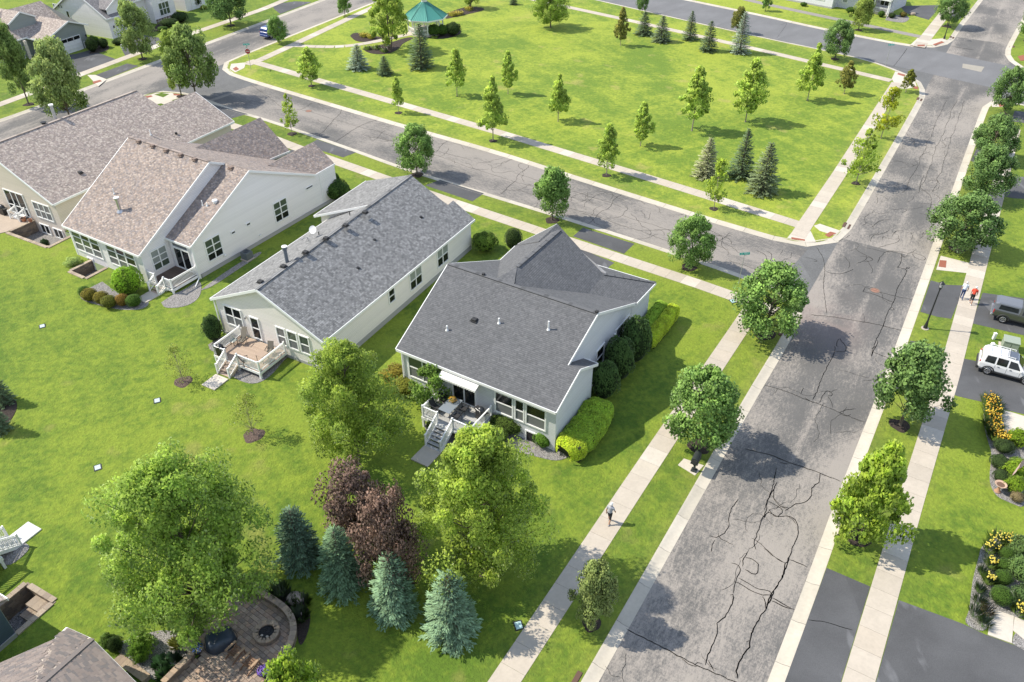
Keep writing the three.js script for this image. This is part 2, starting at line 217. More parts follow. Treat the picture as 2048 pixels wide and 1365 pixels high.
// road surfaces: sheets with uv in metres across and along
function roadSheet(name, label, A, B, w0, w1, y, mat, len, wid) {                         // A -> B centre axis start and direction, offsets of its two sides
  const d = V().subVectors(B, A).setY(0).normalize(), s = V(-d.z, 0, d.x); const L = A.clone().setY(0).distanceTo(B.clone().setY(0));
  const c = [A.clone().addScaledVector(s, w0), A.clone().addScaledVector(s, w1), B.clone().addScaledVector(s, w1), B.clone().addScaledVector(s, w0)];
  const g = sheet(c, y, [], (x, z) => { const q = V(x - A.x, 0, z - A.z); return [(q.dot(s) - w0) / wid, q.dot(d) / len]; });
  return solo(name, g, mat, label, 'road', null, 'structure');
}
{
  const a = ext([1391.6, 965], [1167.5, 1354.6], 26, 0), b = ext([1391.6, 965], [1751, 347], 0, 0); const A = a, B = b.clone().add(V().subVectors(b, a).setLength(120));
  roadSheet('main_road', 'cracked grey asphalt main road with worn pale lanes and sealed cracks', A, B, 0.2, 9.6, 0.003, std({ map: wornRoad(4, 9.4, 82, { fresh: -0.02, pale: 0.92, red: [66, 4] }), roughness: 0.93, bumpMap: rep(grainT, 3, 24), bumpScale: 0.012 }), 82, 9.4);
  const c = G(1590, 560, 0), e = G(459, 190, 0); const C = V().addVectors(G(1590, 480, 0), G(1566, 610, 0)).multiplyScalar(0.5), E2 = V().addVectors(G(520, 164, 0), G(526, 240, 0)).multiplyScalar(0.5);
  roadSheet('side_street', 'cracked grey asphalt street running past the park to the upper left', C, E2.clone().add(V().subVectors(E2, C).setLength(6)), -4.9, 4.9, 0.007, std({ map: wornRoad(21, 9.8, 82, { fresh: 0.05, pale: 0.78 }), roughness: 0.93, bumpMap: rep(grainT, 3, 24), bumpScale: 0.012 }), 82, 9.8);
  const f0 = V().addVectors(G(285, 191, 0), G(213, 158, 0)).multiplyScalar(0.5), f1 = V().addVectors(G(731, 13, 0), G(634, 2, 0)).multiplyScalar(0.5);
  roadSheet('west_street', 'pale worn asphalt street in front of the houses top left', f0.clone().add(V().subVectors(f0, f1).setLength(70)), f1.clone().add(V().subVectors(f1, f0).setLength(90)), -5.6, 5.6, 0.011, std({ map: wornRoad(33, 11.2, 82, { fresh: -0.02, pale: 0.8 }), roughness: 0.93 }), 82, 11.2);
  const h0 = V().addVectors(G(1190, 0, 0), G(1384.6, 0, 0)).multiplyScalar(0.5), h1 = V().addVectors(G(1743, 123, 0), G(1825, 91, 0)).multiplyScalar(0.5); const hd = V().subVectors(h1, h0).normalize();
  roadSheet('top_street', 'smooth darker asphalt street along the far edge of the park', h0.clone().addScaledVector(hd, -100), h1.clone().addScaledVector(hd, 100), -6.2, 6.2, 0.015, std({ map: rep(colorTex(512, 512, (i, j, c) => { const x = i / 512 * 12, y = j / 512 * 12, v = 0.165 + (fbm(x * 0.3, y * 0.5, 4) - 0.5) * 0.06 + (hash2(i, j) - 0.5) * 0.05; c[0] = v; c[1] = v; c[2] = v * 1.03; }), 1, 7), roughness: 0.93 }), 84, 12.4);
}
// tar seams and cracks: thin ribbons traced over the road
const seal = []; const rs = rng(5);
function crack(list, w = 0.085, wig = 0.07, h = 0.02) {
  const p0 = resample(chaikin(pxs(list, h), 2), 0.22), p = p0.map((q, i) => i && i < p0.length - 1 ? V(q.x + (rs() - 0.5) * wig, h, q.z + (rs() - 0.5) * wig) : q); if (p.length < 2) return; const pos = [], idx = [];
  p.forEach((q, i) => { const a = p[Math.max(0, i - 1)], b = p[Math.min(p.length - 1, i + 1)], d = V().subVectors(b, a).normalize(), s = V(-d.z, 0, d.x), ww = w * 0.39 * (0.7 + 0.6 * vn(q.x * 2.3 + 9, q.z * 2.3)) * (i === 0 || i === p.length - 1 ? 0.4 : 1); pos.push(q.x + s.x * ww / 2, h, q.z + s.z * ww / 2, q.x - s.x * ww / 2, h, q.z - s.z * ww / 2); if (i) idx.push(2 * i - 2, 2 * i - 1, 2 * i, 2 * i - 1, 2 * i + 1, 2 * i); });
  const g = new THREE.BufferGeometry(); g.setAttribute('position', new THREE.Float32BufferAttribute(pos, 3)); g.setIndex(idx); const n = new Float32Array(pos.length); for (let i = 1; i < n.length; i += 3) n[i] = 1; g.setAttribute('normal', new THREE.Float32BufferAttribute(n, 3)); seal.push(g.toNonIndexed());
}
const C7 = (x, y) => [980 + x * 0.29297, 965 + y * 0.29297], C8 = (x, y) => [1400 + x * 0.31641, 350 + y * 0.31641], C4 = (x, y) => [1528 + x * 0.25641, 680 + y * 0.25641], CB = (x, y) => [1528 + x * 0.25641, 1015 + y * 0.25641];
const crk = (f, w, ...pts) => crack(pts.map((p) => f(...p)), w);
// long wandering seams in the foreground
crk(C7, .12, [930, 1000], [1060, 1070], [1200, 1140], [1310, 1200], [1440, 1262], [1560, 1315], [1650, 1355], [1760, 1400]);
crk(C7, .13, [1470, 1250], [1490, 1180], [1530, 1090], [1560, 990], [1545, 965], [1600, 930], [1640, 860], [1670, 780], [1660, 760], [1620, 780]);
crk(C7, .11, [1660, 760], [1670, 690], [1715, 600], [1705, 570], [1645, 550]); crk(C7, .11, [1725, 575], [1735, 510], [1770, 460]); crk(C7, .11, [1745, 515], [1800, 525], [1835, 560], [1835, 590], [1815, 640], [1770, 610], [1730, 590]);
crk(C7, .11, [1670, 680], [1720, 700], [1780, 740], [1860, 775], [1920, 770]); crk(C7, .1, [1700, 655], [1780, 700], [1850, 740], [1910, 735], [1930, 775]); crk(C7, .1, [1860, 780], [1890, 840], [1880, 880]);
crk(C7, .14, [1690, 1340], [1680, 1280], [1720, 1190], [1780, 1120], [1770, 1080], [1800, 1000], [1840, 930], [1880, 870], [1920, 800], [1940, 740], [1990, 660], [2010, 610], [2030, 560], [2050, 500]);
crk(C7, .1, [1750, 1090], [1780, 1080]); crk(C7, .12, [1930, 790], [2000, 830], [2060, 860]); crk(C7, .1, [1310, 1205], [1350, 1240], [1430, 1265]); crk(C7, .1, [1530, 1290], [1490, 1215]); crk(C7, .1, [1400, 1245], [1420, 1225], [1470, 1250]);
crk(C7, .1, [1695, 115], [1650, 180], [1625, 250], [1640, 290], [1610, 340], [1565, 370], [1545, 380], [1485, 358]); crk(C7, .08, [1560, 345], [1565, 380], [1600, 400], [1675, 433]); crk(C7, .08, [1535, 395], [1500, 470], [1530, 487]);
crk(C7, .12, [1960, 0], [1930, 60], [1890, 130], [1890, 190], [1850, 270], [1820, 370], [1800, 410], [1820, 470]); crk(C7, .1, [1900, 130], [1960, 160], [2010, 190], [1960, 240], [1930, 220], [1895, 170]); crk(C7, .09, [1785, 380], [1850, 420], [1930, 500], [2010, 550]);
crk(CB, .12, [0, 80], [30, 30], [80, 60], [110, 80], [200, 60], [260, 110], [270, 180], [260, 240], [230, 280], [200, 400], [160, 450], [160, 520], [120, 590], [80, 650], [50, 690], [20, 770]); crk(CB, .12, [200, 410], [270, 430], [340, 470]); crk(CB, .12, [60, 730], [150, 770], [245, 800]); crk(CB, .09, [0, 320], [80, 390], [180, 440]); crk(CB, .08, [160, 50], [240, 110], [270, 150]);
crk(C4, .12, [-150, 850], [0, 885], [60, 900], [180, 950], [330, 1000], [440, 1040], [540, 1080], [610, 1110]); crk(C4, .12, [440, 1040], [440, 1110], [370, 1150], [375, 1220], [330, 1270], [250, 1280], [210, 1300], [150, 1350]); crk(C4, .1, [100, 1000], [70, 1150], [30, 1250], [0, 1330]); crk(C4, .09, [80, 1160], [70, 1240], [130, 1310], [210, 1310]); crk(C4, .09, [120, 950], [160, 970], [230, 965]);
crk(C4, .09, [0, 350], [120, 385], [240, 425], [330, 470], [430, 500], [520, 535], [620, 580], [720, 620], [810, 650]); crk(C4, .08, [310, 375], [285, 430]); crk(C4, .08, [430, 490], [450, 460], [460, 430], [490, 400], [510, 395], [540, 420], [530, 440], [490, 430]); crk(C4, .08, [500, 440], [535, 490], [535, 535]); crk(C4, .08, [590, 575], [630, 545], [680, 545], [735, 535]); crk(C4, .1, [600, 580], [650, 600], [680, 580]); crk(C4, .08, [320, 450], [380, 490], [440, 495]);
crk(C4, .1, [380, 470], [420, 400], [440, 320], [490, 220], [540, 130], [560, 80], [550, 40]); crk(C4, .09, [560, 90], [640, 95], [650, 60], [600, 0], [590, -20], [560, 50], [600, 60]); crk(C4, .1, [840, 130], [850, 90], [880, 50], [890, 0]); crk(C4, .08, [840, 80], [870, 105], [1000, 150]);
// junction
crk(C8, .09, [700, 885], [830, 895], [980, 920], [1100, 940], [1180, 960], [1280, 985]); crk(C8, .1, [1085, 1150], [1100, 1080], [1130, 1010], [1165, 950], [1180, 880], [1230, 800], [1245, 720], [1290, 650], [1310, 600]); crk(C8, .08, [1085, 1100], [1120, 1080]); crk(C8, .09, [1200, 850], [1230, 860], [1225, 835], [1200, 840]);
crk(C8, .08, [1030, 735], [1120, 760], [1230, 810]); crk(C8, .07, [1040, 710], [1150, 745], [1270, 775], [1360, 790]); crk(C8, .08, [1030, 740], [1045, 710]);
crk(C8, .08, [740, 460], [790, 540], [790, 620], [780, 700], [790, 780], [805, 885]); crk(C8, .07, [800, 615], [880, 630], [960, 605], [975, 590]); crk(C8, .07, [870, 420], [920, 400], [955, 375]);
crk(C8, .08, [1340, 490], [1430, 515], [1420, 545], [1350, 520], [1345, 490]); crk(C8, .07, [1300, 490], [1180, 475], [1140, 520], [1120, 560]); crk(C8, .08, [1280, 490], [1270, 560], [1250, 590]); crk(C8, .08, [1240, 580], [1310, 600], [1340, 575], [1295, 590], [1320, 620]); crk(C8, .07, [980, 465], [1010, 490], [1060, 510], [1050, 540], [990, 560]); crk(C8, .07, [1060, 510], [1110, 540], [1030, 550]);
crk(C8, .07, [1090, 330], [1130, 290], [1200, 280]); crk(C8, .07, [1080, 420], [1090, 380], [1150, 375], [1200, 350]); crk(C8, .07, [1215, 390], [1240, 350], [1300, 355]); crk(C8, .07, [1130, 460], [1190, 440], [1250, 430], [1270, 400], [1230, 400]); crk(C8, .06, [1150, 410], [1160, 390], [1200, 380]);
crk(C8, .07, [1420, 0], [1390, 60], [1400, 90], [1440, 110], [1470, 150], [1450, 230]); crk(C8, .06, [1440, 40], [1500, 30], [1520, 60]); crk(C8, .06, [1480, 120], [1530, 150], [1500, 180]); crk(C8, .06, [1280, 240], [1320, 220]);
crk(C8, .08, [350, 480], [400, 490], [430, 530], [400, 570], [390, 600]); crk(C8, .08, [420, 480], [460, 500], [440, 560], [400, 580], [430, 590], [470, 520]); crk(C8, .07, [110, 380], [150, 390], [130, 440], [160, 470], [190, 490], [170, 510]); crk(C8, .06, [190, 365], [150, 400]); crk(C8, .06, [350, 600], [480, 560]); crk(C8, .06, [660, 520], [720, 530], [750, 550], [710, 545]); crk(C8, .06, [510, 500], [525, 470]);
// fine cracks wandering over both streets
{ const r = rng(91); const wander = (px, py, n, w) => { const P = G(px, py, 0.02); let a = r() * 6.3; const pts = [P.clone()]; for (let i = 0; i < n; i++) { a += (r() - 0.5) * 1.5; P.x += Math.cos(a) * 0.45; P.z += Math.sin(a) * 0.45; pts.push(P.clone()); } crack(pts, w, 0.14); };
  for (let i = 0; i < 70; i++) { const t = r(), x = mix(560, 1540, t), y = mix(203, 520, t) + (r() - 0.5) * mix(40, 70, t); wander(x, y, 3 + Math.floor(r() * 9), 0.055); }
  for (let i = 0; i < 50; i++) { const t = Math.pow(r(), 0.8), y = mix(170, 520, t), x = mix(1905, 1760, t) + (r() - 0.5) * mix(80, 170, t); wander(x, y, 3 + Math.floor(r() * 8), 0.05); }
  for (let i = 0; i < 16; i++) { const t = r(), y = mix(520, 1365, t); const a = 1167.5 + 0.581 * (1354.6 - y) + 40, b = 1570 + 0.36 * (1365 - y) - 40; wander(mix(a, b, r()), y, 3 + Math.floor(r() * 12), 0.04); }
  for (const t of [0.16, 0.36, 0.52, 0.70, 0.86]) { const a = G(mix(520, 1558, t), mix(168, 480, t), 0), b = G(mix(470, 1480, t), mix(226, 545, t), 0); const q = []; for (let i = 0; i <= 8; i++) q.push(a.clone().lerp(b, i / 8).add(V((r() - 0.5) * 0.6, 0, (r() - 0.5) * 0.6))); crack(q, 0.075, 0.15); }
  for (let k = 0; k < 3; k++) { const q = []; for (let i = 0; i <= 30; i++) { const t = i / 30; q.push(G(mix(600, 1520, t), mix(226, 520, t) + (k - 1) * mix(9, 24, t) + (r() - 0.5) * 5, 0)); } const s = k * 7; crack(q.slice(s, s + 12), 0.06, 0.12); crack(q.slice(s + 14, s + 22), 0.06, 0.12); }
  for (let k = 0; k < 3; k++) { const q = []; for (let i = 0; i <= 30; i++) { const t = i / 30; q.push(G(mix(1925, 1800, t) + (k - 1) * mix(16, 34, t) + (r() - 0.5) * 7, mix(170, 480, t), 0)); } crack(q.slice(3, 22), 0.06, 0.12); }
  crack([[1562, 50], [1578, 43], [1554, 76]], .07); crack([[1788, 132], [1806, 110], [1815, 96]], .14); crack([[1905, 93], [1950, 100]], .16); crack([[545, 218], [600, 222], [625, 205]], .08); crack([[672, 283], [720, 250], [760, 238]], .09); crack([[500, 168], [560, 210], [590, 250]], .06);
}
crack([CB(345, 878), CB(420, 890), CB(480, 893), CB(560, 920), CB(640, 945), CB(720, 966)], 0.09, 0.05, YT + 0.012);
solo('crack_seal', merge(seal), std({ color: rgb(0.092, 0.083, 0.078), roughness: 0.85 }), 'dark tar sealing the wandering cracks of the roads', 'crack seal', null, 'structure');
// pale patch and iron covers in the roads
{
  const p = pxs([[1926, 127.5], [1969.5, 134], [1963, 144.5], [1925, 136]], 0); solo('road_patch', sheet(p, 0.022), std({ color: rgb(0.36, 0.33, 0.28), map: rep(concreteT, 0.5), roughness: 0.95 }), 'pale square patch in the asphalt of the far junction', 'road patch', null, 'structure');
  for (const [x, y, l] of [[1750.5, 581, 'rusty round manhole cover in the main road by the near junction'], [617, 222, 'rusty round manhole cover in the side street by the sapling']]) {
    const q = G(x, y, 0.02), g = thing('manhole_cover', l, 'manhole cover', [q.x, 0.006, q.z]); part('rim', (() => { const r = new THREE.RingGeometry(0.34, 0.44, 28); r.rotateX(-Math.PI / 2); r.translate(0, 0.016, 0); return r; })(), std({ color: rgb(0.2, 0.14, 0.11), roughness: 0.8 }), g);
    part('lid', cyl(0.34, 0.34, 0.012, 28), std({ color: rgb(0.29, 0.15, 0.105), roughness: 0.75 }), g);
  }
}

// ---------------------------------------------------------------- pavements of separate slabs
const walks = [];
function pavement(label, edge, side, y, opt = {}) {
  const w = opt.w ?? 1.52, step = opt.step ?? 1.52, g = thing('pavement', label, 'pavement', [0, 0, 0], 0, null, 'structure'), p = resampleEven(pxs(edge), step), r = rng(label.length * 13 + 5); walks.push(p.map((q, i) => { const a = p[Math.max(0, i - 1)], b = p[Math.min(p.length - 1, i + 1)], d = V().subVectors(b, a).setY(0).normalize(); return V(q.x - d.z * side * w / 2, 0, q.z + d.x * side * w / 2); }));
  for (let i = 0; i + 1 < p.length; i++) {
    const a = p[i], b = p[i + 1], d = V().subVectors(b, a).setY(0).normalize(), s = V(-d.z, 0, d.x).multiplyScalar(side), gap = 0.008; const A = a.clone().addScaledVector(d, gap), B = b.clone().addScaledVector(d, -gap);
    const top = y + (r() - 0.5) * 0.002; const c = [A, B, B.clone().addScaledVector(s, w), A.clone().addScaledVector(s, w)].map((q) => V(q.x, top, q.z)); if (side > 0) c.reverse();
    const m = part('slab', slab3(c, 0.04), opt.mat ? opt.mat : M.conc[r() < 0.5 ? 0 : Math.floor(r() * 5)], g); if (i % 17 === 5 && !opt.mat) m.material = M.conc[3];
  }
  return g;
}
const PT = YT + 0.022;
pavement('pale concrete pavement beside the left kerb of the main road', [ext([1246.6, 965], [980, 1357.6], 14), [980, 1357.6], [1246.6, 965], [1400, 742], [1492, 609]], 1, PT, {});
pavement('pale concrete pavement in front of the middle houses along the side street', [[1560, 616], [1400, 560], [1250, 511], [914, 400], [770, 350], [603, 292], [554, 273], [470, 247], [400, 222]], -1, PT + 0.003, {});
pavement('pale concrete pavement on the right side of the main road', [ext([1846, 1015], [1751, 1365], 12), [1751, 1365], [1846, 1015], [1919, 758], [1976, 527], [2020, 350], [2042, 260]], -1, PT, {});
pavement('pale concrete pavement along the near edge of the park', [[506, 119], [759, 191], [1000, 260], [1302, 351], [1400, 381], [1607, 445]], 1, PT, {});
pavement('pale concrete pavement along the right edge of the park', [[1581, 470], [1599, 442], [1662.6, 350], [1784, 164]], 1, PT + 0.003, {});
pavement('pale concrete pavement along the far edge of the park', [[990, -22], [1082, 0], [1231, 32], [1308, 49], [1520, 97], [1787, 159]], 1, PT + 0.006, {});
pavement('pale concrete pavement along the left edge of the park', [[487, 128], [512, 119], [584, 86], [697, 33], [760, 4]], 1, PT + 0.009, {});
pavement('pale concrete pavement in front of the houses top left', [[-60, 226], [0, 204], [82, 174], [338, 79], [520, 17], [570, -4]], 1, PT, { w: 1.6 });
pavement('grey asphalt footpath along the far side of the top street', [[1440, -16], [1528, 5], [1656, 32], [1848, 72]], 1, PT, { w: 1.7, step: 6, mat: std({ color: rgb(0.30, 0.275, 0.25), roughness: 0.95, map: rep(concreteT, 0.4) }) });
pavement('pale concrete pavement climbing to the top right beside the main road', [[1826, 92], [1858, 52], [1900, 0], [1915, -20]], 1, PT + 0.003, { w: 1.9 });
pavement('curved pale concrete path leading to the green gazebo', chaikin(pxs([[582, 88.5], [640, 91.5], [690, 91], [740, 83], [790, 72], [830, 64]]), 2), 1, PT + 0.012, { w: 1.35 });
// aprons, ramps and tactile pads at the corners
const concSheet = (pts, y, label) => solo('kerb_ramp', slab3(pxs(pts).map((p) => V(p.x, y, p.z)), 0.03), M.conc[3], label, 'kerb ramp', null, 'structure');
concSheet([[1575, 476], [1614, 485], [1632, 484], [1622, 463], [1591, 457]], PT - 0.006, 'concrete ramp at the near right corner of the park, on the side street');
concSheet([[1628, 452], [1640, 462], [1668, 471], [1681, 462], [1640, 448]], PT - 0.006, 'concrete ramp at the near right corner of the park, on the main road');
concSheet([[1882, 512], [1873, 540], [1938, 547], [1941, 527]], PT - 0.006, 'concrete ramp crossing the verge by the street tree right of the junction');
concSheet([[1784, 158], [1791, 143], [1815, 150], [1830, 160], [1834, 174], [1812, 178], [1796, 176]], PT - 0.006, 'concrete ramp at the far right corner of the park');
concSheet([[1820, 91], [1870, 90], [1896, 81], [1885, 77], [1850, 80], [1836, 76]], PT - 0.006, 'concrete ramp at the corner under the far lamp post');
concSheet([[462, 128], [459, 138], [470, 145], [488, 136], [492, 125]], PT - 0.006, 'concrete ramp at the corner by the stop sign');
concSheet([[288, 193], [310, 187], [342, 186], [380, 194], [373, 203], [345, 209], [330, 216], [310, 208]], PT - 0.006, 'concrete corner ramp beyond the big brown roof');
concSheet([[174, 150], [196, 173], [213, 159], [190, 150]], PT - 0.004, 'concrete ramp beside the blue-grey garage drive');
concSheet([[1984, 207], [2003, 203], [2016, 206], [2005, 214], [1985, 214]], PT - 0.006, 'concrete ramp at the right corner of the far junction');
for (const [q, l] of [[[[1583, 475], [1610, 479.5], [1610, 482.5], [1583.5, 479]].map((a) => a), 'near right park corner facing the side street'], [[[1650, 470], [1661, 464], [1673, 467], [1658, 475]], 'near right park corner facing the main road'], [[[1880, 521], [1893.5, 522], [1892, 536], [1877.5, 534]], 'verge ramp by the street tree right of the junction'], [[[1797, 146], [1812, 150], [1808, 153], [1795, 149]], 'far right park corner facing the top street'], [[[1828, 172], [1837, 174], [1836, 179], [1827, 177]], 'far right park corner facing the main road'], [[[1835, 90], [1850, 89.5], [1850, 92.5], [1836, 93]], 'corner under the far lamp post, left pad'], [[[1866, 89], [1884, 82.5], [1889, 85], [1871, 91]], 'corner under the far lamp post, right pad'], [[[465, 138], [472, 133.5], [478, 138.5], [471, 142]], 'corner by the stop sign'], [[[290, 193], [302, 191], [305, 193.5], [293, 196.5]], 'corner beyond the brown roof, left pad'], [[[346, 187.5], [360, 188.5], [360, 191.5], [347, 191]], 'corner beyond the brown roof, right pad'], [[[184, 164], [200, 160], [203, 163], [187, 168]], 'ramp by the garage drive top left'], [[[1996, 207], [2008, 207], [2012, 212], [2000, 214]], 'right corner of the far junction'], [[[2036, 113], [2048, 110], [2050, 121], [2042, 122]], 'corner at the right edge of the far junction']])
  solo('tactile_pad', slab3(pxs(q).map((p) => V(p.x, PT + 0.012, p.z)), 0.03), M.tactile, 'brick red tactile pad at the ' + l, 'tactile pad');
for (const [q, l] of [[[[308, 189.5], [322, 186.5], [338, 188.5], [326, 195]], 'upper'], [[[343, 201], [366, 194], [386, 196], [358, 206]], 'right'], [[[312, 209], [322, 207], [340, 214], [334, 217]], 'lower']]) solo('lawn_island', slab3(pxs(q).map((p) => V(p.x, PT + 0.004, p.z)), 0.03), std({ color: rgb(0.11, 0.18, 0.016), roughness: 1, bumpMap: rep(grainT, 2), bumpScale: 0.04 }), l + ' small grass island in the concrete corner beyond the brown roofs', 'lawn', null, 'structure');
// drives
const drv = (pts, label, y = YT + 0.005) => solo('driveway', sheet(pxs(pts), y), M.drive, label, 'driveway', null, 'structure');
drv([[1653.6, 1136.5], [1741, 1174], [1682, 1366], [1600, 1640], [1470, 1640], [1569, 1368]], 'dark asphalt drive apron at the bottom right between kerb and pavement');
drv([[1798, 1201], [1925, 1248], [1974, 1271], [2048, 1298], [2075, 1310], [2060, 1640], [1680, 1640], [1752, 1366]], 'dark asphalt drive at the bottom right corner beyond the pavement', YT + 0.006);
drv([[1821, 682], [1850, 687], [1887, 698], [1858, 790], [1828, 790], [1785, 776]], 'dark asphalt apron of the white car drive beside the large street tree');
drv([[1925, 717], [2048, 742], [2120, 760], [2120, 850], [2048, 829], [2002, 818], [1971, 805.6], [1915, 793], [1909, 790]], 'dark asphalt drive under the white off-road car', YT + 0.006);
drv([[1862, 561], [1893, 570], [1931.6, 571.5], [1903, 638], [1875, 634], [1841, 624]], 'dark asphalt apron crossed by the lamp post');
drv([[1966, 586], [2048, 597], [2120, 608], [2120, 690], [2048, 671], [1944, 647]], 'dark asphalt drive under the grey pickup', YT + 0.006);
drv([[2023, 353], [2090, 356], [2090, 400], [2030, 397], [2010, 394]], 'dark asphalt drive by the right edge beyond the pavement', YT + 0.006);
drv([[1957, 290], [1978, 296], [1966, 330], [1942, 322]], 'dark asphalt apron between the far street trees on the right');
drv([[2030, 222], [2080, 226], [2080, 250], [2022, 243]], 'dark asphalt drive at the right edge near the far junction', YT + 0.006);
drv([[1166, 455.7], [1269, 488], [1248, 508], [1146, 473]], 'dark asphalt apron of the dark-roofed house by the side street');
drv([[1135, 487], [1229, 526], [1219, 533], [1180, 590], [1080, 560]], 'dark asphalt drive in front of the dark-roofed house', YT + 0.006);
drv([[880, 360], [968, 387], [945, 403], [850, 371]], 'dark asphalt apron of the light grey house by the side street');
drv([[830, 378], [925, 409], [890, 450], [780, 420]], 'dark asphalt drive in front of the light grey house', YT + 0.006);
drv([[634, 279], [712, 305], [686, 315], [613, 292]], 'dark asphalt apron of the brown-roofed house by the side street');
drv([[585, 297], [660, 322], [630, 350], [545, 330]], 'dark asphalt drive in front of the brown-roofed house', YT + 0.006);
drv([[420, 207], [495, 228], [459, 238], [400, 219]], 'dark asphalt apron of the far left brown house');
drv([[104, 113], [151, 108], [179.5, 100], [233, 119], [177, 146], [140, 158]], 'dark asphalt drive of the blue-grey garage top left', YT + 0.006);
drv([[188, 151], [254, 127], [277, 132], [213, 158]], 'dark asphalt apron below the blue-grey garage top left');
drv([[232, 78], [262, 66], [338, 79], [290, 98], [250, 112]], 'dark asphalt drive of the white garage top left', YT + 0.006);
drv([[543, 9], [590, 2.6], [624, 4], [560, 28], [548, 18]], 'dark asphalt apron at the top edge left of the park');
drv([[1800, 12], [1879, 10], [1872, 24], [1858, 40], [1812, 26]], 'dark asphalt drive of the far house top right', YT + 0.006);
drv([[1890, 34], [1920, 39], [1935, 20], [1908, 14]], 'dark asphalt apron behind the far lamp post');
// ---------------------------------------------------------------- houses
// local frame of a house: u runs towards its street, v to the right, h up; the group's own axes are x = v, y = h, z = -u
class House {
  constructor(name, label, px, deg, cat = 'house', group) { const o = G(px[0], px[1], 0); this.o = o; this.a = deg * Math.PI / 180; this.base = YT; this.g = thing(name, label, cat, [o.x, 0, o.z], -this.a, group); this.roofs = []; this.trim = []; this.walls = []; }
  P(u, v, h) { return V(v, h, -u); }
  L(a) { return a.map((q) => this.P(...q)); }
  world(u, v, h = 0) { const s = Math.sin(this.a), c = Math.cos(this.a); return V(this.o.x + u * s + v * c, h, this.o.z - u * c + v * s); }
  roof(pts, fasc = [], t = 0.16, capEdges = []) { const p = this.L(pts); this.roofs.push(slab3(p, t)); for (const i of fasc) { const a = p[i], b = p[(i + 1) % p.length]; const n = V().subVectors(b, a).cross(V(0, 1, 0)).setY(0).normalize(); const c = p.reduce((s, q) => s.add(q), V(0, 0, 0)).divideScalar(p.length); if (n.dot(V().subVectors(a, c)) < 0) n.negate(); const off = n.multiplyScalar(0.035); this.trim.push(beam(a.clone().add(off).setY(a.y - 0.10), b.clone().add(off).setY(b.y - 0.10), 0.06, 0.21)); } for (const i of capEdges) { const a = p[i], b = p[(i + 1) % p.length]; this.roofs.push(beam(V(a.x, a.y + 0.012, a.z), V(b.x, b.y + 0.012, b.z), 0.3, 0.045)); } }
  wall(pts) { this.walls.push(poly3(this.L(pts))); }
  finish(roofMat, wallMat) { if (this.walls.length) part('wall', this.walls, wallMat, this.g); if (this.roofs.length) part('roof', this.roofs, roofMat, this.g); for (const t of this.trim) part('fascia', t, M.white, this.g); return this.g; }
  // a window of cols x rows panes: start corner, unit direction along the wall (in u,v), outward direction, width, sill and head heights
  win(s, along, out, w, h0, h1, cols, rows, o = {}) {
    const A = this.P(...s).setY(0), d = this.P(along[0], along[1], 0), n = this.P(out[0], out[1], 0); if (V().crossVectors(d, V(0, 1, 0)).dot(n) < 0) { A.addScaledVector(d, w); d.negate(); } const g = sub(o.name ?? 'window', this.g), bars = [], f = o.f ?? 0.085, at = (x, y, k) => A.clone().addScaledVector(d, x).addScaledVector(n, k).setY(y);
    const bar = (x0, y0, x1, y1, dep, pr) => { const b = new THREE.BoxGeometry(x1 - x0, y1 - y0, dep); b.applyMatrix4(new THREE.Matrix4().makeBasis(d, V(0, 1, 0), n)); const c = at((x0 + x1) / 2, (y0 + y1) / 2, pr); b.translate(c.x, c.y, c.z); return b; };
    const F = f + 0.02; bars.push(bar(-F, h0 - F, w + F, h0, 0.09, 0.035), bar(-F, h1, w + F, h1 + F, 0.08, 0.035), bar(-F, h0, 0, h1, 0.08, 0.035), bar(w, h0, w + F, h1, 0.08, 0.035));
    const cw = o.cw ?? Array(cols).fill(1 / cols), rh = o.rh ?? Array(rows).fill(1 / rows), xs = [0], ys = [0]; cw.forEach((c) => xs.push(xs[xs.length - 1] + c * w)); rh.forEach((c) => ys.push(ys[ys.length - 1] + c * (h1 - h0)));
    for (let i = 1; i < cols; i++) bars.push(bar(xs[i] - f * (o.mull ?? 0.6), h0, xs[i] + f * (o.mull ?? 0.6), h1, 0.07, 0.03)); for (let j = 1; j < rows; j++) bars.push(bar(0, h0 + ys[j] - f / 2, w, h0 + ys[j] + f / 2, 0.062, 0.028));
    part('frame', bars, M.vinyl, g);
    for (let i = 0; i < cols; i++) for (let j = 0; j < rows; j++) { const m = o.panes ? o.panes(i, j) : M.glassD; part('pane', bar(xs[i] + 0.012, h0 + ys[j] + 0.012, xs[i + 1] - 0.012, h0 + ys[j + 1] - 0.012, 0.012, 0.012), m, g); }
    return g;
  }
  downspout(u, v, h, out) { const a = this.P(u, v, h), o2 = this.P(out[0], out[1], 0); const e = this.P(u, v, 0.35); return part('downspout', [beam(a, e, 0.09, 0.07), beam(e, e.clone().addScaledVector(o2, 1.1).setY(0.18), 0.09, 0.07)], M.white, this.g); }
  // roof furniture sits at px,py of the survey picture on the plane h(u,v)
  onRoof(px, py, plane) { let h = 5, u = 0, v = 0; for (let k = 0; k < 25; k++) { const p = G(px, py, h); const s = Math.sin(this.a), c = Math.cos(this.a), dx = p.x - this.o.x, dz = p.z - this.o.z; u = dx * s - dz * c; v = dx * c + dz * s; h = mix(h, plane(u, v), 0.7); } return this.P(u, v, h); }
  roofVent(px, py, plane, mat = M.dark) { const p = this.onRoof(px, py, plane); return part('roof_vent', [rbox(0.42, 0.16, 0.36, 0.04, p.x, p.y + 0.1, p.z), box(0.56, 0.03, 0.5, p.x, p.y + 0.01, p.z)], mat, this.g); }
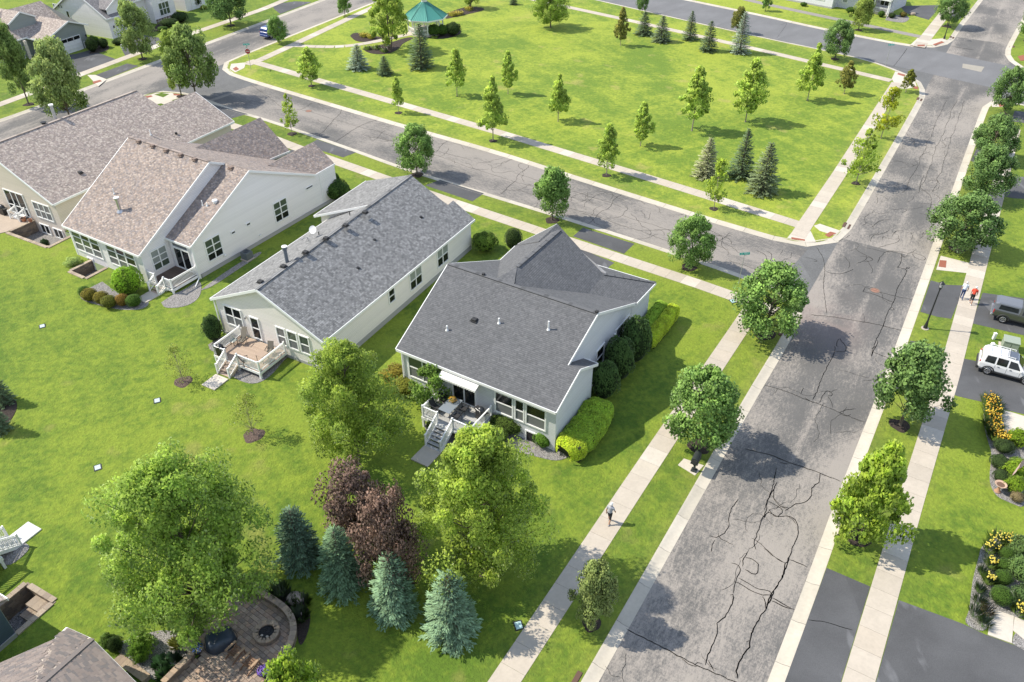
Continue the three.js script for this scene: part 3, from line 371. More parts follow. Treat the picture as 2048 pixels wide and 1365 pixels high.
  pipe(px, py, plane, h = 0.6, r = 0.06, mat = M.white) { const p = this.onRoof(px, py, plane); return part('vent_pipe', [cyl(r, r, h + 0.15, 10, p.x, p.y - 0.15, p.z), cyl(r * 2.1, r * 1.3, 0.12, 10, p.x, p.y - 0.02, p.z)], mat, this.g); }
}
const pane = (f) => f;
// deck railing along local points at deck height
function railing(parent, pts, top, h = 0.92, gap = 0.125, name = 'railing') {
  const out = []; for (let i = 0; i + 1 < pts.length; i++) { const a = pts[i], b = pts[i + 1], L = a.distanceTo(b), n = Math.max(2, Math.round(L / gap)); const up = (p, y) => V(p.x, p.y + y, p.z); out.push(beam(up(a, h), up(b, h), 0.09, 0.05), beam(up(a, h - 0.12), up(b, h - 0.12), 0.045, 0.05), beam(up(a, 0.12), up(b, 0.12), 0.05, 0.05)); for (let k = 1; k < n; k++) { const p = a.clone().lerp(b, k / n); out.push(box(0.034, h - 0.14, 0.034, p.x, p.y + 0.02 + (h - 0.1) / 2, p.z)); } }
  const m = part(name, out, M.vinyl, parent); for (const p of pts) part('post', box(0.11, h + 0.12, 0.11, p.x, p.y + (h + 0.12) / 2, p.z), M.vinyl, parent); return m;
}
function deckBoards(parent, u0, u1, v0, v1, h, alongU, mats, w = 0.14) { const r = rng(Math.round((u1 + v0) * 100)); const n = Math.floor((alongU ? v1 - v0 : u1 - u0) / w), bm = mats.map(() => []); for (let i = 0; i < n; i++) { const k = Math.floor(r() * mats.length); bm[k].push(alongU ? box(w - 0.008, 0.03, u1 - u0, v0 + (i + 0.5) * w, h - 0.015, -(u0 + u1) / 2) : box(v1 - v0, 0.03, w - 0.008, (v0 + v1) / 2, h - 0.015, -(u0 + (i + 0.5) * w))); } bm.forEach((b, k) => b.length && tag(part('deck_floor', b, mats[k], parent), 'narrow deck boards', null, null, 'stuff')); }
const woodTan = [[0.40, 0.305, 0.235], [0.375, 0.28, 0.215], [0.43, 0.33, 0.255]].map((c) => std({ color: rgb(...c), roughness: 0.8 })), woodGrey = [[0.40, 0.395, 0.38], [0.37, 0.365, 0.35], [0.43, 0.425, 0.41]].map((c) => std({ color: rgb(...c), roughness: 0.85 })), woodBrown = [[0.115, 0.08, 0.062], [0.10, 0.07, 0.055], [0.13, 0.09, 0.07]].map((c) => std({ color: rgb(...c), roughness: 0.8 }));

// --- light grey roofed house in the middle (house 2)
const H2 = new House('grey_roof_house', 'cream house with a light grey shingle roof and small railed deck, middle of the row', [652, 752], 28.4);
{
  const h = H2, RN = [0.0, -5.72, 6.4], RF = [22.7, -6.75, 6.4], RM = [16.0, -6.5, 6.4], hw = 0.22;
  h.roof([RN, RF, [22.0, -2.2, 4.55], [23.2, -2.3, 4.5], [22.6, 0.45, 3.45], [0, 0.32, 3.45]], [5, 4], 0.16, [0]);
  h.roof([RM, RN, [0.15, -11.55, 3.62], [16.0, -11.75, 3.62]], [1, 2]);
  h.roof([[22.7, -6.75, 6.42], [15.7, -6.45, 6.42], [15.4, -13.3, 3.72], [24.0, -13.5, 3.72]], [1, 2]);
  h.wall([[0.32, 0.1, 0], [0.32, -11.2, 0], [0.32, -11.2, 3.62], [0.32, -5.72, 6.22], [0.32, 0.1, 3.4]]);
  h.wall([[0.32, 0.1, 0], [22.4, 0.1, 0], [22.4, 0.1, 3.5], [0.32, 0.1, 3.5]]); h.wall([[0.32, -11.2, 0], [16, -11.3, 0], [16, -11.3, 3.7], [0.32, -11.2, 3.7]]);
  h.wall([[15.9, -12.9, 0], [15.9, -6.5, 0], [15.9, -6.5, 6.25], [15.9, -12.9, 3.8]]); h.wall([[15.9, -12.9, 0], [23.6, -13, 0], [23.6, -13, 3.8], [15.9, -12.9, 3.8]]); h.wall([[22.3, -13, 0], [22.3, 0.1, 0], [22.3, 0.1, 3.5], [22.3, -6.75, 6.2], [22.3, -13, 3.8]]);
  h.finish(M.roofGrey, M.sideCream);
  part('foundation', [box(0.06, 0.62, 22, 0.09, 0.31, -11.3), box(11.4, 0.4, 0.05, -5.55, 0.2, -0.31)], M.found, h.g);
  const P = (u, v) => mix(6.4, 3.45, (v + 5.72 + 0.045 * u) / (6.04 + 0.045 * u)), PL = (u, v) => 6.4 - (-6.1 - v) * 0.5;
  // windows of the right wall and the rear wall
  const gb = (i, j) => j ? M.glassB : M.glassD;
  h.win([16.35, 0.1, 0], [1, 0], [0, 1], 1.75, 1.25, 2.95, 2, 2, { panes: gb }); h.win([11.9, 0.1, 0], [1, 0], [0, 1], 1.75, 1.25, 2.95, 2, 2, { panes: gb }); h.win([8.75, 0.1, 0], [1, 0], [0, 1], 0.75, 1.75, 2.95, 1, 2);
  h.win([0.32, -10.3, 0], [0, 1], [-1, 0], 1.75, 1.5, 3.25, 2, 2, { panes: (i, j) => j ? M.glassD : M.glassS });
  h.win([0.32, -4.75, 0], [0, 1], [-1, 0], 0.78, 1.35, 2.95, 1, 2, { panes: () => M.glassS }); h.win([0.32, -3.62, 0], [0, 1], [-1, 0], 0.86, 1.35, 2.95, 1, 2, { panes: (i, j) => j ? M.glassG : M.glassS }); h.win([0.32, -2.4, 0], [0, 1], [-1, 0], 0.86, 1.35, 2.95, 1, 2, { panes: (i, j) => j ? M.glassG : M.glassS });
  h.win([0.32, -7.5, 0], [0, 1], [-1, 0], 0.78, 1.0, 3.0, 1, 2, { name: 'patio_door', panes: () => M.glassD });
  part('wall_lamp', [cyl(0.07, 0.11, 0.22, 8, -8.0, 2.7, 0.0 - 0.2), rod(V(-8.0, 2.95, -0.32), V(-8.0, 2.92, -0.18), 0.02)], M.galv, h.g);
  h.downspout(0.24, -11.3, 3.5, [-1, 0]);
  for (const [x, y] of [[521, 565], [567, 534], [611, 506], [652, 478], [691, 452], [730, 426], [755, 387], [781, 370]]) h.roofVent(x, y, PL, M.dark);
  for (const [x, y] of [[716, 538], [749, 482], [842, 436]]) part('roof_cap', (() => { const p = h.onRoof(x, y, P); return [cyl(0.16, 0.14, 0.2, 8, p.x, p.y - 0.04, p.z), box(0.36, 0.03, 0.36, p.x, p.y + 0.02, p.z)]; })(), M.black, h.g);
  { const p = h.onRoof(574, 524, PL); part('flue', [cyl(0.15, 0.15, 1.5, 12, p.x, p.y - 0.2, p.z), cyl(0.22, 0.22, 0.22, 12, p.x, p.y + 1.2, p.z)], std({ color: rgb(0.13, 0.15, 0.18), roughness: 0.5 }), h.g); part('flue_cap', cyl(0.24, 0.24, 0.05, 12, p.x, p.y + 1.42, p.z), M.white, h.g); }
  h.pipe(638, 472, PL, 0.4, 0.045, M.dark); h.pipe(700, 434, PL, 0.5, 0.045, M.dark);
  { const p = h.onRoof(617, 485, PL), w = h.g.localToWorld(p.clone()), g = thing('satellite_dish', 'white satellite dish on the light grey roof', 'satellite dish', [w.x, w.y, w.z], -0.5); h.g.updateMatrixWorld(); const W = h.g.localToWorld(p.clone()); g.position.copy(W);
    part('mast', [rod(V(0, 0, 0), V(0.05, 0.62, 0.1), 0.03), rod(V(0.25, 0, -0.1), V(0.03, 0.5, 0.08), 0.018)], M.galv, g); const dg = new THREE.SphereGeometry(0.85, 20, 8, 0, Math.PI * 2, 0, 0.48); dg.rotateX(Math.PI); dg.scale(1, 1, 0.9); dg.rotateX(1.0); dg.translate(0.05, 1.35, -0.05); dg.translate(0, 0, 0); part('dish', dg, std({ color: rgb(0.72, 0.73, 0.73), roughness: 0.5 }), g); part('feed_arm', [rod(V(0.05, 0.6, 0.1), V(-0.05, 0.62, 0.62), 0.018), box(0.14, 0.1, 0.12, -0.05, 0.66, 0.66)], M.galv, g); }
}
// deck of house 2
{
  const h = H2, o = h.world(0.28, 0, 0), g = thing('deck', 'small deck with tan boards and white railings behind the light grey roofed house', 'deck', [o.x, 0, o.z], -h.a); const Q = (u, v, y = 0.8) => V(v, y, -u);
  deckBoards(g, -3.15, -0.05, -8.9, -4.1, 0.8, false, woodTan);
  part('skirt', [box(4.9, 0.22, 0.05, -6.5, 0.66, 3.17), box(0.05, 0.22, 3.1, -8.93, 0.66, 1.6), box(0.05, 0.22, 3.1, -4.07, 0.66, 1.6)], M.vinyl, g);
  railing(g, [Q(-0.15, -8.86), Q(-3.1, -8.86)], 0.8); railing(g, [Q(-3.1, -8.86), Q(-3.1, -7.6)], 0.8, 0.92, 0.125); railing(g, [Q(-3.1, -6.35), Q(-3.1, -4.14), Q(-0.15, -4.14)], 0.8);
  for (const [u, v] of [[-3.1, -8.86], [-3.1, -4.14], [-3.1, -6.4]]) part('support_post', box(0.16, 0.6, 0.16, v, 0.28, -u), M.vinyl, g);
  for (let i = 0; i < 4; i++) part('stair_tread', box(1.2, 0.04, 0.28, -6.98, 0.64 - i * 0.155, 3.3 + i * 0.27), woodTan[i % 3], g); part('stair_stringer', [beam(Q(-3.16, -6.36, 0.62), Q(-4.3, -6.36, 0.06), 0.05, 0.24), beam(Q(-3.16, -7.6, 0.62), Q(-4.3, -7.6, 0.06), 0.05, 0.24)], std({ color: rgb(0.6, 0.49, 0.36) }), g);
  railing(g, [Q(-3.14, -7.6, 0.8), Q(-4.25, -7.6, 0.12)], 0, 0.9, 0.12, 'stair_railing'); railing(g, [Q(-3.14, -6.36, 0.8), Q(-4.25, -6.36, 0.12)], 0, 0.9, 0.12, 'stair_railing');
  const a = h.world(-4.15, -6.98); const s = thing('step_slab', 'pale concrete slab on the lawn at the foot of the tan deck stairs', 'step slab', [a.x, YT, a.z], -h.a); part('slab', rbox(1.35, 0.1, 1.5, 0.02, 0, 0.04, 0.75), M.conc[3], s);
}
// --- dark roofed house at the corner (house 3)
const H3 = new House('dark_roof_house', 'pale blue-grey house with a dark charcoal roof on the street corner', [1109, 908], 31.4);
{
  const h = H3, eh = 4.15; const rear = (u) => eh + 0.425 * (u + 0.25), fr = (u) => 7.4 - 0.455 * (u - 7.4);
  const jog = 3.1;
  h.roof([[-0.25, -13.45, eh], [7.4, -13.9, 7.4], [7.4, -0.8, 7.4], [jog, -0.85, rear(jog)], [jog, 0.1, rear(jog)], [-0.25, 0.1, eh]], [0, 2, 4, 5], 0.16, [1]);
  // small return roof of the projecting rear corner, sloping to the street
  h.roof([[jog, 0.1, rear(jog)], [jog, -1.0, rear(jog)], [5.9, -1.0, 4.2], [5.9, 0.15, 4.2]], [2, 3]);
  h.roof([[7.4, -0.8, 7.4], [7.4, -7.85, 7.4], [12.6, -4.1, fr(12.6)], [14.7, -0.85, 4.08]], [3]);
  h.roof([[7.4, -13.9, 7.4], [14.6, -13.6, fr(14.6)], [7.6, -9.5, 7.3]], [0]);
  h.roof([[7.4, -7.85, 7.42], [7.4, -9.5, 7.42], [9.55, -8.87, 7.62]], []);
  const GR = [9.55, -8.87, 7.6], GF = [16.5, -8.87, 7.6];
  h.roof([GR, GF, [15.7, -4.25, 5.15], [12.6, -4.05, 4.98], [7.42, -7.8, 7.35]], [], 0.16, [0]);
  h.roof([GF, GR, [7.45, -9.5, 7.3], [14.6, -13.6, 4.15], [17.6, -13.9, 3.98], [17.4, -11, 6.05]], [3]);
  h.roof([[14.9, -10.0, 6.95], [18.3, -10.1, 6.98], [17.6, -7.0, 5.3], [16.0, -8.0, 6.2]], []); h.roof([[14.9, -10.0, 6.93], [17.6, -13.9, 4.0], [18.1, -13.9, 3.95], [18.3, -10.1, 6.95]], [2]);
  h.roof([[15.7, -4.25, 5.15], [18.55, -0.7, 3.95], [18.5, -7.2, 3.95], [16.4, -6.3, 5.25]], [1]);
  h.roof([[12.6, -4.05, 4.98], [15.7, -4.25, 5.15], [18.55, -0.7, 3.95], [14.7, -0.75, 4.08]], [2], 0.16, [1]);
  h.wall([[0.1, -0.05, 0], [0.1, -13.3, 0], [0.1, -13.3, eh + 0.1], [0.1, -0.05, eh + 0.1]]); h.wall([[0.1, -0.05, 0], [5.6, -0.05, 0], [5.6, -0.05, 4.2], [jog, -0.05, rear(jog) - 0.1], [0.1, -0.05, eh]]); h.wall([[5.6, -0.05, 0], [5.6, -1, 0], [5.6, -1, 4.3], [5.6, -0.05, 4.3]]);
  h.wall([[jog, -1.0, 0], [14.5, -1.0, 0], [14.5, -1, 4.0], [7.4, -1.0, 7.25], [jog, -1, rear(jog) - 0.1]]); h.wall([[14.4, -1.0, 0], [18.2, -1.0, 0], [18.2, -1.0, 3.9], [14.4, -1.0, 3.9]]); h.wall([[18.2, -1, 0], [18.2, -7.2, 0], [18.2, -7.2, 3.9], [18.2, -1, 3.9]]); h.wall([[0.1, -13.3, 0], [14.6, -13.4, 0], [14.6, -13.4, 4.1], [7.4, -13.6, 7.2], [0.1, -13.3, eh]]); h.wall([[14.6, -13.4, 0], [17.6, -13.4, 0], [17.6, -13.4, 4], [14.6, -13.4, 4]]); h.wall([[16.3, -13.5, 0], [16.3, -4.3, 0], [16.3, -4.3, 5], [16.3, -8.87, 7.4], [16.3, -13.5, 4.2]]);
  h.finish(M.roofDark, M.sideBlue);
  const mixp = (i, j) => j ? M.glassD : M.glassS;
  h.win([0.1, -12.6, 0], [0, 1], [-1, 0], 2.5, 1.75, 3.55, 2, 2, { panes: (i, j) => j ? M.glassG : M.glassS }); h.win([0.1, -4.9, 0], [0, 1], [-1, 0], 1.35, 1.75, 3.5, 1, 2, { panes: mixp }); h.win([0.1, -3.25, 0], [0, 1], [-1, 0], 0.62, 1.75, 3.5, 1, 2, { panes: mixp }); h.win([0.1, -2.35, 0], [0, 1], [-1, 0], 1.45, 1.75, 3.5, 1, 2, { panes: mixp });
  h.win([0.1, -8.6, 0], [0, 1], [-1, 0], 1.9, 1.25, 3.3, 2, 1, { name: 'patio_door', panes: () => M.glassD });
  h.win([0.1, -2.35, 0], [0, 1], [-1, 0], 0.8, 0.1, 1.0, 1, 1, { name: 'basement_window' });
  h.win([6.1, -1.0, 0], [1, 0], [0, 1], 0.8, 1.6, 3.3, 1, 2); h.win([8.2, -1.0, 0], [1, 0], [0, 1], 1.2, 1.6, 3.3, 1, 2); h.win([11.6, -1.0, 0], [1, 0], [0, 1], 2.4, 1.2, 3.2, 2, 2, { panes: () => M.glassS });
  part('awning', (() => { const out = []; const s = new THREE.Shape(); s.moveTo(0, 0); s.lineTo(3.2, 0); s.lineTo(3.2, -0.12); for (let i = 16; i > 0; i--) { s.quadraticCurveTo((i - 0.5) * 0.2, -0.24, (i - 1) * 0.2, -0.12); } const e = new THREE.ExtrudeGeometry(s, { depth: 0.02, bevelEnabled: false }); e.translate(-9.3, 3.62, 0.75); out.push(e); out.push(slab3([V(-9.3, 3.95, -0.08), V(-9.3, 3.63, 0.76), V(-6.1, 3.63, 0.76), V(-6.1, 3.95, -0.08)], 0.03)); return out; })(), std({ color: rgb(0.78, 0.77, 0.74), roughness: 0.8 }), h.g);
  h.downspout(0.02, -13.2, 4.0, [0, -1]);
  part('utility_meter', [rbox(0.3, 0.45, 0.16, 0.03, 0.04, 1.1, -2.0), cyl(0.1, 0.1, 0.1, 10, 0.1, 1.3, -2.0)], M.galv, h.g);
  part('wall_lamp', new THREE.SphereGeometry(0.11, 10, 8).translate(-0.9, 3.1, -11.2), M.white, h.g);
  const PR = (u) => rear(u); for (const [x, y, hh] of [[894, 661, 0.4], [998, 647, 0.45], [1097, 660, 0.75]]) h.pipe(x, y, PR, hh, 0.065, M.white); h.roofVent(949, 641, PR, M.dark);
  for (const [u, v] of [[7.4, -10.6], [7.4, -0.9]]) part('ridge_vent', rbox(0.22, 0.18, 0.22, 0.03, v, 7.5, -u), M.dark, h.g);
  const d = h.world(0.08, 0), g = thing('deck', 'grey deck with white railings and grey stairs behind the dark-roofed corner house', 'deck', [d.x, 0, d.z], -h.a), Q = (u, v, y = 1.15) => V(v, y, -u);
  deckBoards(g, -2.75, -0.04, -9.5, -5.2, 1.15, false, woodGrey);
  part('skirt', [box(4.4, 0.24, 0.05, -7.35, 1.0, 2.78), box(0.05, 0.24, 2.75, -9.53, 1.0, 1.4), box(0.05, 0.24, 2.75, -5.17, 1.0, 1.4)], M.vinyl, g);
  railing(g, [Q(-0.15, -9.46), Q(-2.7, -9.46), Q(-2.7, -8.15)], 1.15); railing(g, [Q(-2.7, -6.85), Q(-2.7, -5.24), Q(-0.15, -5.24)], 1.15);
  for (const [u, v] of [[-2.7, -9.46], [-2.7, -5.24], [-2.7, -7.5]]) part('support_post', box(0.16, 0.95, 0.16, v, 0.46, -u), M.vinyl, g);
  for (let i = 0; i < 6; i++) part('stair_tread', box(1.25, 0.05, 0.29, -7.5, 1.0 - i * 0.165, 2.92 + i * 0.26), woodGrey[i % 3], g); part('stair_stringer', [beam(Q(-2.75, -6.85, 1.0), Q(-4.3, -6.85, 0.06), 0.05, 0.26), beam(Q(-2.75, -8.15, 1.0), Q(-4.3, -8.15, 0.06), 0.05, 0.26)], M.vinyl, g);
  railing(g, [Q(-2.74, -8.15), Q(-4.25, -8.15, 0.2)], 0, 0.9, 0.12, 'stair_railing'); railing(g, [Q(-2.74, -6.85), Q(-4.25, -6.85, 0.2)], 0, 0.9, 0.12, 'stair_railing');
  const a = h.world(-4.25, -7.5), s = thing('step_slab', 'weathered grey concrete slab at the foot of the grey deck stairs', 'step slab', [a.x, YT, a.z], -h.a); part('slab', rbox(1.45, 0.1, 1.6, 0.02, 0, 0.04, 0.8), M.conc[2], s);
}
// --- brown roofed house (house 1)
const H1 = new House('brown_roof_house', 'white house with a stepped brown shingle roof and a corner deck, second from the left', [404, 562], 31);
{
  const h = H1, F = (u) => 7.9 - 0.447 * (u - 8.05), RL = (u) => 3.4 + 0.55 * (u + 3.35), RR = (u) => 3.7 + 0.51 * (u + 0.2);
  h.roof([[-3.35, -14.3, 3.4], [6.4, -14.8, 8.7], [6.4, -3.3, 8.7], [-3.35, -3.3, 3.4]], [0, 2, 3], 0.16, [1]);
  h.roof([[-0.2, -3.5, 3.7], [8.1, -3.5, 7.93], [8.1, -0.1, 7.93], [-0.2, -0.1, 3.7]], [2, 3], 0.16, []);
  h.roof([[6.4, -3.3, 8.68], [6.4, -14.8, 8.68], [17.0, -14.8, F(17)], [17, -11.5, F(17)], [18, -8, F(18)], [18, -3.6, F(18)], [16.6, -0.15, F(16.6)], [8.05, -0.1, 7.92], [8.05, -3.3, 7.92]], [6, 8]);
  h.roof([[11.3, -11.5, 6.5], [20.9, -11.9, 6.5], [20.5, -7.7, 3.6], [17.6, -7.9, 3.66]], [2]); h.roof([[20.9, -11.9, 6.5], [11.3, -11.5, 6.5], [16, -15, 4.3], [20.4, -15.2, 4]], [2]);
  h.roof([[13.4, -3.5, 5.6], [20.4, -3.7, 5.55], [19.9, -0.55, 3.95], [15.9, -0.4, 3.98]], [2]); h.roof([[20.4, -3.7, 5.55], [13.4, -3.5, 5.6], [17.6, -6.6, 3.9], [20, -6.6, 3.7]], []);
  h.wall([[0, -0.32, 0], [19.6, -0.32, 0], [19.6, -0.32, 3.9], [16.6, -0.32, 3.95], [8.05, -0.32, 7.8], [0, -0.32, 3.7]]);
  h.wall([[0, -0.25, 0], [0, -3.4, 0], [0, -3.4, 3.75], [0, -0.25, 3.75]]); h.wall([[-3.05, -3.45, 0], [6.4, -3.45, 0], [8, -3.45, 7.9], [6.4, -3.45, 8.6], [-3.05, -3.45, 3.5]]); h.wall([[-3.05, -3.45, 0], [-3.05, -14, 0], [-3.05, -14, 3.5], [-3.05, -3.45, 3.5]]);
  h.wall([[-3.05, -14, 0], [17, -14.4, 0], [17, -14.4, 4], [6.4, -14.3, 8.6], [-3.05, -14, 3.5]]); h.wall([[19.7, -0.55, 0], [19.7, -6.4, 0], [19.7, -6.4, 3.7], [19.7, -3.6, 5.4], [19.7, -0.55, 3.9]]);
  h.wall([[20.2, -8, 0], [20.2, -15, 0], [20.2, -15, 4], [20.2, -11.8, 6.3], [20.2, -8, 3.6]]); h.wall([[17, -8.1, 0], [20.2, -8.1, 0], [20.2, -8.1, 3.6], [17, -8.1, 3.6]]);
  h.finish(M.roofBrown, M.sideWhite);
  part('foundation', [box(0.05, 0.5, 19.4, -0.24, 0.25, -9.9), box(0.05, 0.5, 0.4, -0.24, 0.25, -0.1)], M.found, h.g);
  for (const cb of [box(0.14, 3.9, 0.03, -0.3, 1.95, 0.02), box(0.03, 3.4, 0.14, -0.2, 1.7, -0.07), box(0.14, 3.4, 0.03, -3.52, 1.7, 3.07), box(0.14, 3.4, 0.03, -13.95, 1.7, 3.07), box(0.03, 3.9, 0.12, -0.30, 1.95, -17.2)]) part('corner_board', cb, M.white, h.g);
  const tri = (i, j) => j === 0 ? M.glassS : (i + j) % 4 === 3 ? M.glassD : M.glassG;
  h.win([-3.05, -13.6, 0], [0, 1], [-1, 0], 3.9, 0.95, 3.1, 3, 3, { panes: tri, mull: 1.1 }); h.win([-3.05, -8.5, 0], [0, 1], [-1, 0], 3.9, 0.95, 3.1, 3, 3, { panes: tri, mull: 1.1 });
  h.win([-2.1, -3.45, 0], [1, 0], [0, 1], 1.6, 1.15, 3.05, 2, 3, { panes: (i, j) => j ? M.glassB : M.glassG }); h.win([0, -2.9, 0], [0, 1], [-1, 0], 2.0, 0.75, 2.75, 2, 1, { name: 'patio_door' }); h.win([0, -2.9, 0], [0, 1], [-1, 0], 2.0, 2.95, 3.35, 1, 1, { name: 'transom_window', panes: () => M.glassS });
  const six = (i, j) => j === 0 ? M.glassD : M.glassG; h.win([1.5, -0.32, 0], [1, 0], [0, 1], 1.7, 1.25, 3.3, 2, 3, { panes: six }); h.win([10.3, -0.32, 0], [1, 0], [0, 1], 1.75, 1.3, 3.3, 2, 3, { panes: six });
  for (const [u, w] of [[4.65, 0.42], [6.6, 0.42], [15.0, 0.95]]) h.win([u, -0.32, 0], [1, 0], [0, 1], w, u > 10 ? 2.95 : 2.62, u > 10 ? 3.12 : 2.82, 1, 1, { name: 'louvre_vent', f: 0.05, panes: () => M.dark });
  h.win([-3.05, -12.4, 0], [0, 1], [-1, 0], 0.7, -0.75, 0.25, 1, 1, { name: 'basement_window' });
  h.downspout(-0.1, -0.15, 3.6, [-1, 0.6]); part('dryer_hood', [box(0.14, 0.16, 0.2, -0.2, 1.0, -7.9), box(0.14, 0.16, 0.2, -0.2, 1.0, -3.3)], M.white, h.g);
  for (const [x, y] of [[277, 284], [305, 293], [332, 302], [361, 311], [389, 320], [462, 337]]) h.roofVent(x, y, (u, v) => v > -3.4 ? RR(u) : RL(u), std({ color: rgb(0.22, 0.16, 0.13), roughness: 0.8 }));
  { const p = h.onRoof(240, 422, (u) => RL(u)); part('flue', [cyl(0.15, 0.15, 1.5, 12, p.x, p.y - 0.2, p.z), cyl(0.36, 0.2, 0.22, 14, p.x, p.y - 0.1, p.z), cyl(0.22, 0.22, 0.16, 12, p.x, p.y + 1.15, p.z)], M.metal, h.g); part('flue_cap', cyl(0.26, 0.26, 0.06, 14, p.x, p.y + 1.34, p.z), M.white, h.g); h.pipe(228, 388, (u) => RL(u), 0.55, 0.05, M.white); h.pipe(405, 411, (u) => RR(u), 0.5, 0.045, M.white); h.pipe(414, 412, (u) => RR(u), 0.3, 0.06, M.white); const q = h.onRoof(430, 405, (u) => RR(u)); part('roof_cap', [cyl(0.2, 0.2, 0.22, 12, q.x, q.y - 0.05, q.z), cyl(0.28, 0.24, 0.1, 12, q.x, q.y + 0.16, q.z)], M.white, h.g); }
  // corner deck
  const d = h.world(0, 0), g = thing('deck', 'dark brown corner deck with white railings behind the brown-roofed house', 'deck', [d.x, 0, d.z], -h.a), Q = (u, v, y = 0.6) => V(v, y, -u);
  deckBoards(g, -3.0, -0.04, -3.4, -0.3, 0.6, false, woodBrown); part('skirt', [box(3.15, 0.24, 0.05, -1.85, 0.47, 3.02), box(0.05, 0.24, 3.0, -0.27, 0.47, 1.5)], M.vinyl, g);
  railing(g, [Q(-0.1, -0.34), Q(-2.95, -0.34), Q(-2.95, -1.25)], 0.6); railing(g, [Q(-2.95, -2.45), Q(-2.95, -3.35)], 0.6); for (const [u, v] of [[-2.95, -0.34], [-2.95, -1.25]]) part('support_post', box(0.16, 0.4, 0.16, v, 0.2, -u), M.vinyl, g);
  for (let i = 0; i < 3; i++) part('stair_tread', box(1.15, 0.04, 0.28, -1.85, 0.45 - i * 0.15, 3.16 + i * 0.27), woodTan[i % 3], g); railing(g, [Q(-3.0, -2.45, 0.6), Q(-3.85, -2.45, 0.14)], 0, 0.9, 0.12, 'stair_railing'); railing(g, [Q(-3.0, -1.25, 0.6), Q(-3.85, -1.25, 0.14)], 0, 0.9, 0.12, 'stair_railing'); part('stair_stringer', [beam(Q(-3.0, -1.24, 0.4), Q(-3.9, -1.24, 0.06), 0.05, 0.24)], M.vinyl, g);
  const a = h.world(-3.85, -1.85), s = thing('step_slab', 'pale concrete slab at the foot of the corner deck stairs', 'step slab', [a.x, YT, a.z], -h.a); part('slab', rbox(1.3, 0.1, 1.5, 0.02, 0, 0.04, 0.75), M.conc[3], s);
}
// --- far left house (house 0)
const H0 = new House('tan_roof_house', 'cream house with a big drab tan shingle roof at the left edge of the picture', [187, 480], 28.5);
{
  const h = H0; h.roof([[-0.7, -3.6, 3.4], [-0.6, -12.4, 7.5], [18.6, -12.4, 7.5], [18.9, -9.3, 6.05], [24.4, -9.4, 6.05], [24.3, -3.6, 3.4]], [0, 5, 4], 0.16, [1]);
  h.roof([[18.6, -12.4, 7.5], [-0.6, -12.4, 7.5], [-0.7, -21, 3.4], [18.6, -21, 3.4]], [1, 2]); h.roof([[24.4, -9.4, 6.05], [18.0, -9.3, 6.05], [18.0, -14.5, 3.5], [24.4, -14.5, 3.5]], [2]);
  h.wall([[-0.3, -4.0, -1.5], [-0.3, -20.6, -1.5], [-0.3, -20.6, 3.5], [-0.3, -12.4, 7.3], [-0.3, -4.0, 3.5]]); h.wall([[-0.3, -4.0, 0], [24, -4.0, 0], [24, -4.0, 3.5], [-0.3, -4, 3.5]]); h.wall([[24, -4, 0], [24, -14, 0], [24, -14, 3.6], [24, -9.4, 5.9], [24, -4, 3.5]]); h.wall([[18.4, -9, 0], [18.4, -20.6, 0], [18.4, -20.6, 3.5], [18.4, -12.4, 7.3], [18.4, -9, 5.9]]);
  h.finish(M.roofDrab, M.sideTan);
  h.win([-0.3, -7.75, 0], [0, 1], [-1, 0], 2.5, 0.9, 2.55, 3, 2, { panes: () => M.glassS }); h.win([-0.3, -12.2, 0], [0, 1], [-1, 0], 3.0, 0.4, 2.9, 3, 2, { name: 'patio_door', panes: () => M.glassD, cw: [0.34, 0.3, 0.36], rh: [0.35, 0.65] }); h.win([-0.3, -7.9, 0], [0, 1], [-1, 0], 1.3, -1.0, -0.05, 2, 1, { name: 'basement_window' }); h.win([-0.3, -5.8, 0], [0, 1], [-1, 0], 1.3, -1.0, -0.05, 2, 1, { name: 'basement_window' });
  const P = (u, v) => 7.5 + (-12.4 - v) * 0.466; h.roofVent(160, 346, P); h.pipe(301, 270, P, 0.6, 0.06, M.white); { const p = h.onRoof(352, 268, P); part('roof_cap', cyl(0.16, 0.14, 0.22, 8, p.x, p.y - 0.04, p.z), M.black, h.g); }
  { const p = h.P(8.3, -13.1, 7.0); part('flue', [cyl(0.16, 0.16, 1.9, 12, p.x, p.y, p.z)], M.galv, h.g); part('flue_cap', cyl(0.26, 0.26, 0.12, 14, p.x, p.y + 1.9, p.z), M.white, h.g); } part('roof_cap', (() => { const p = h.P(6.6, -12.7, 7.3); return [cyl(0.2, 0.2, 0.35, 10, p.x, p.y, p.z), cyl(0.3, 0.3, 0.06, 10, p.x, p.y + 0.35, p.z)]; })(), M.black, h.g);
}
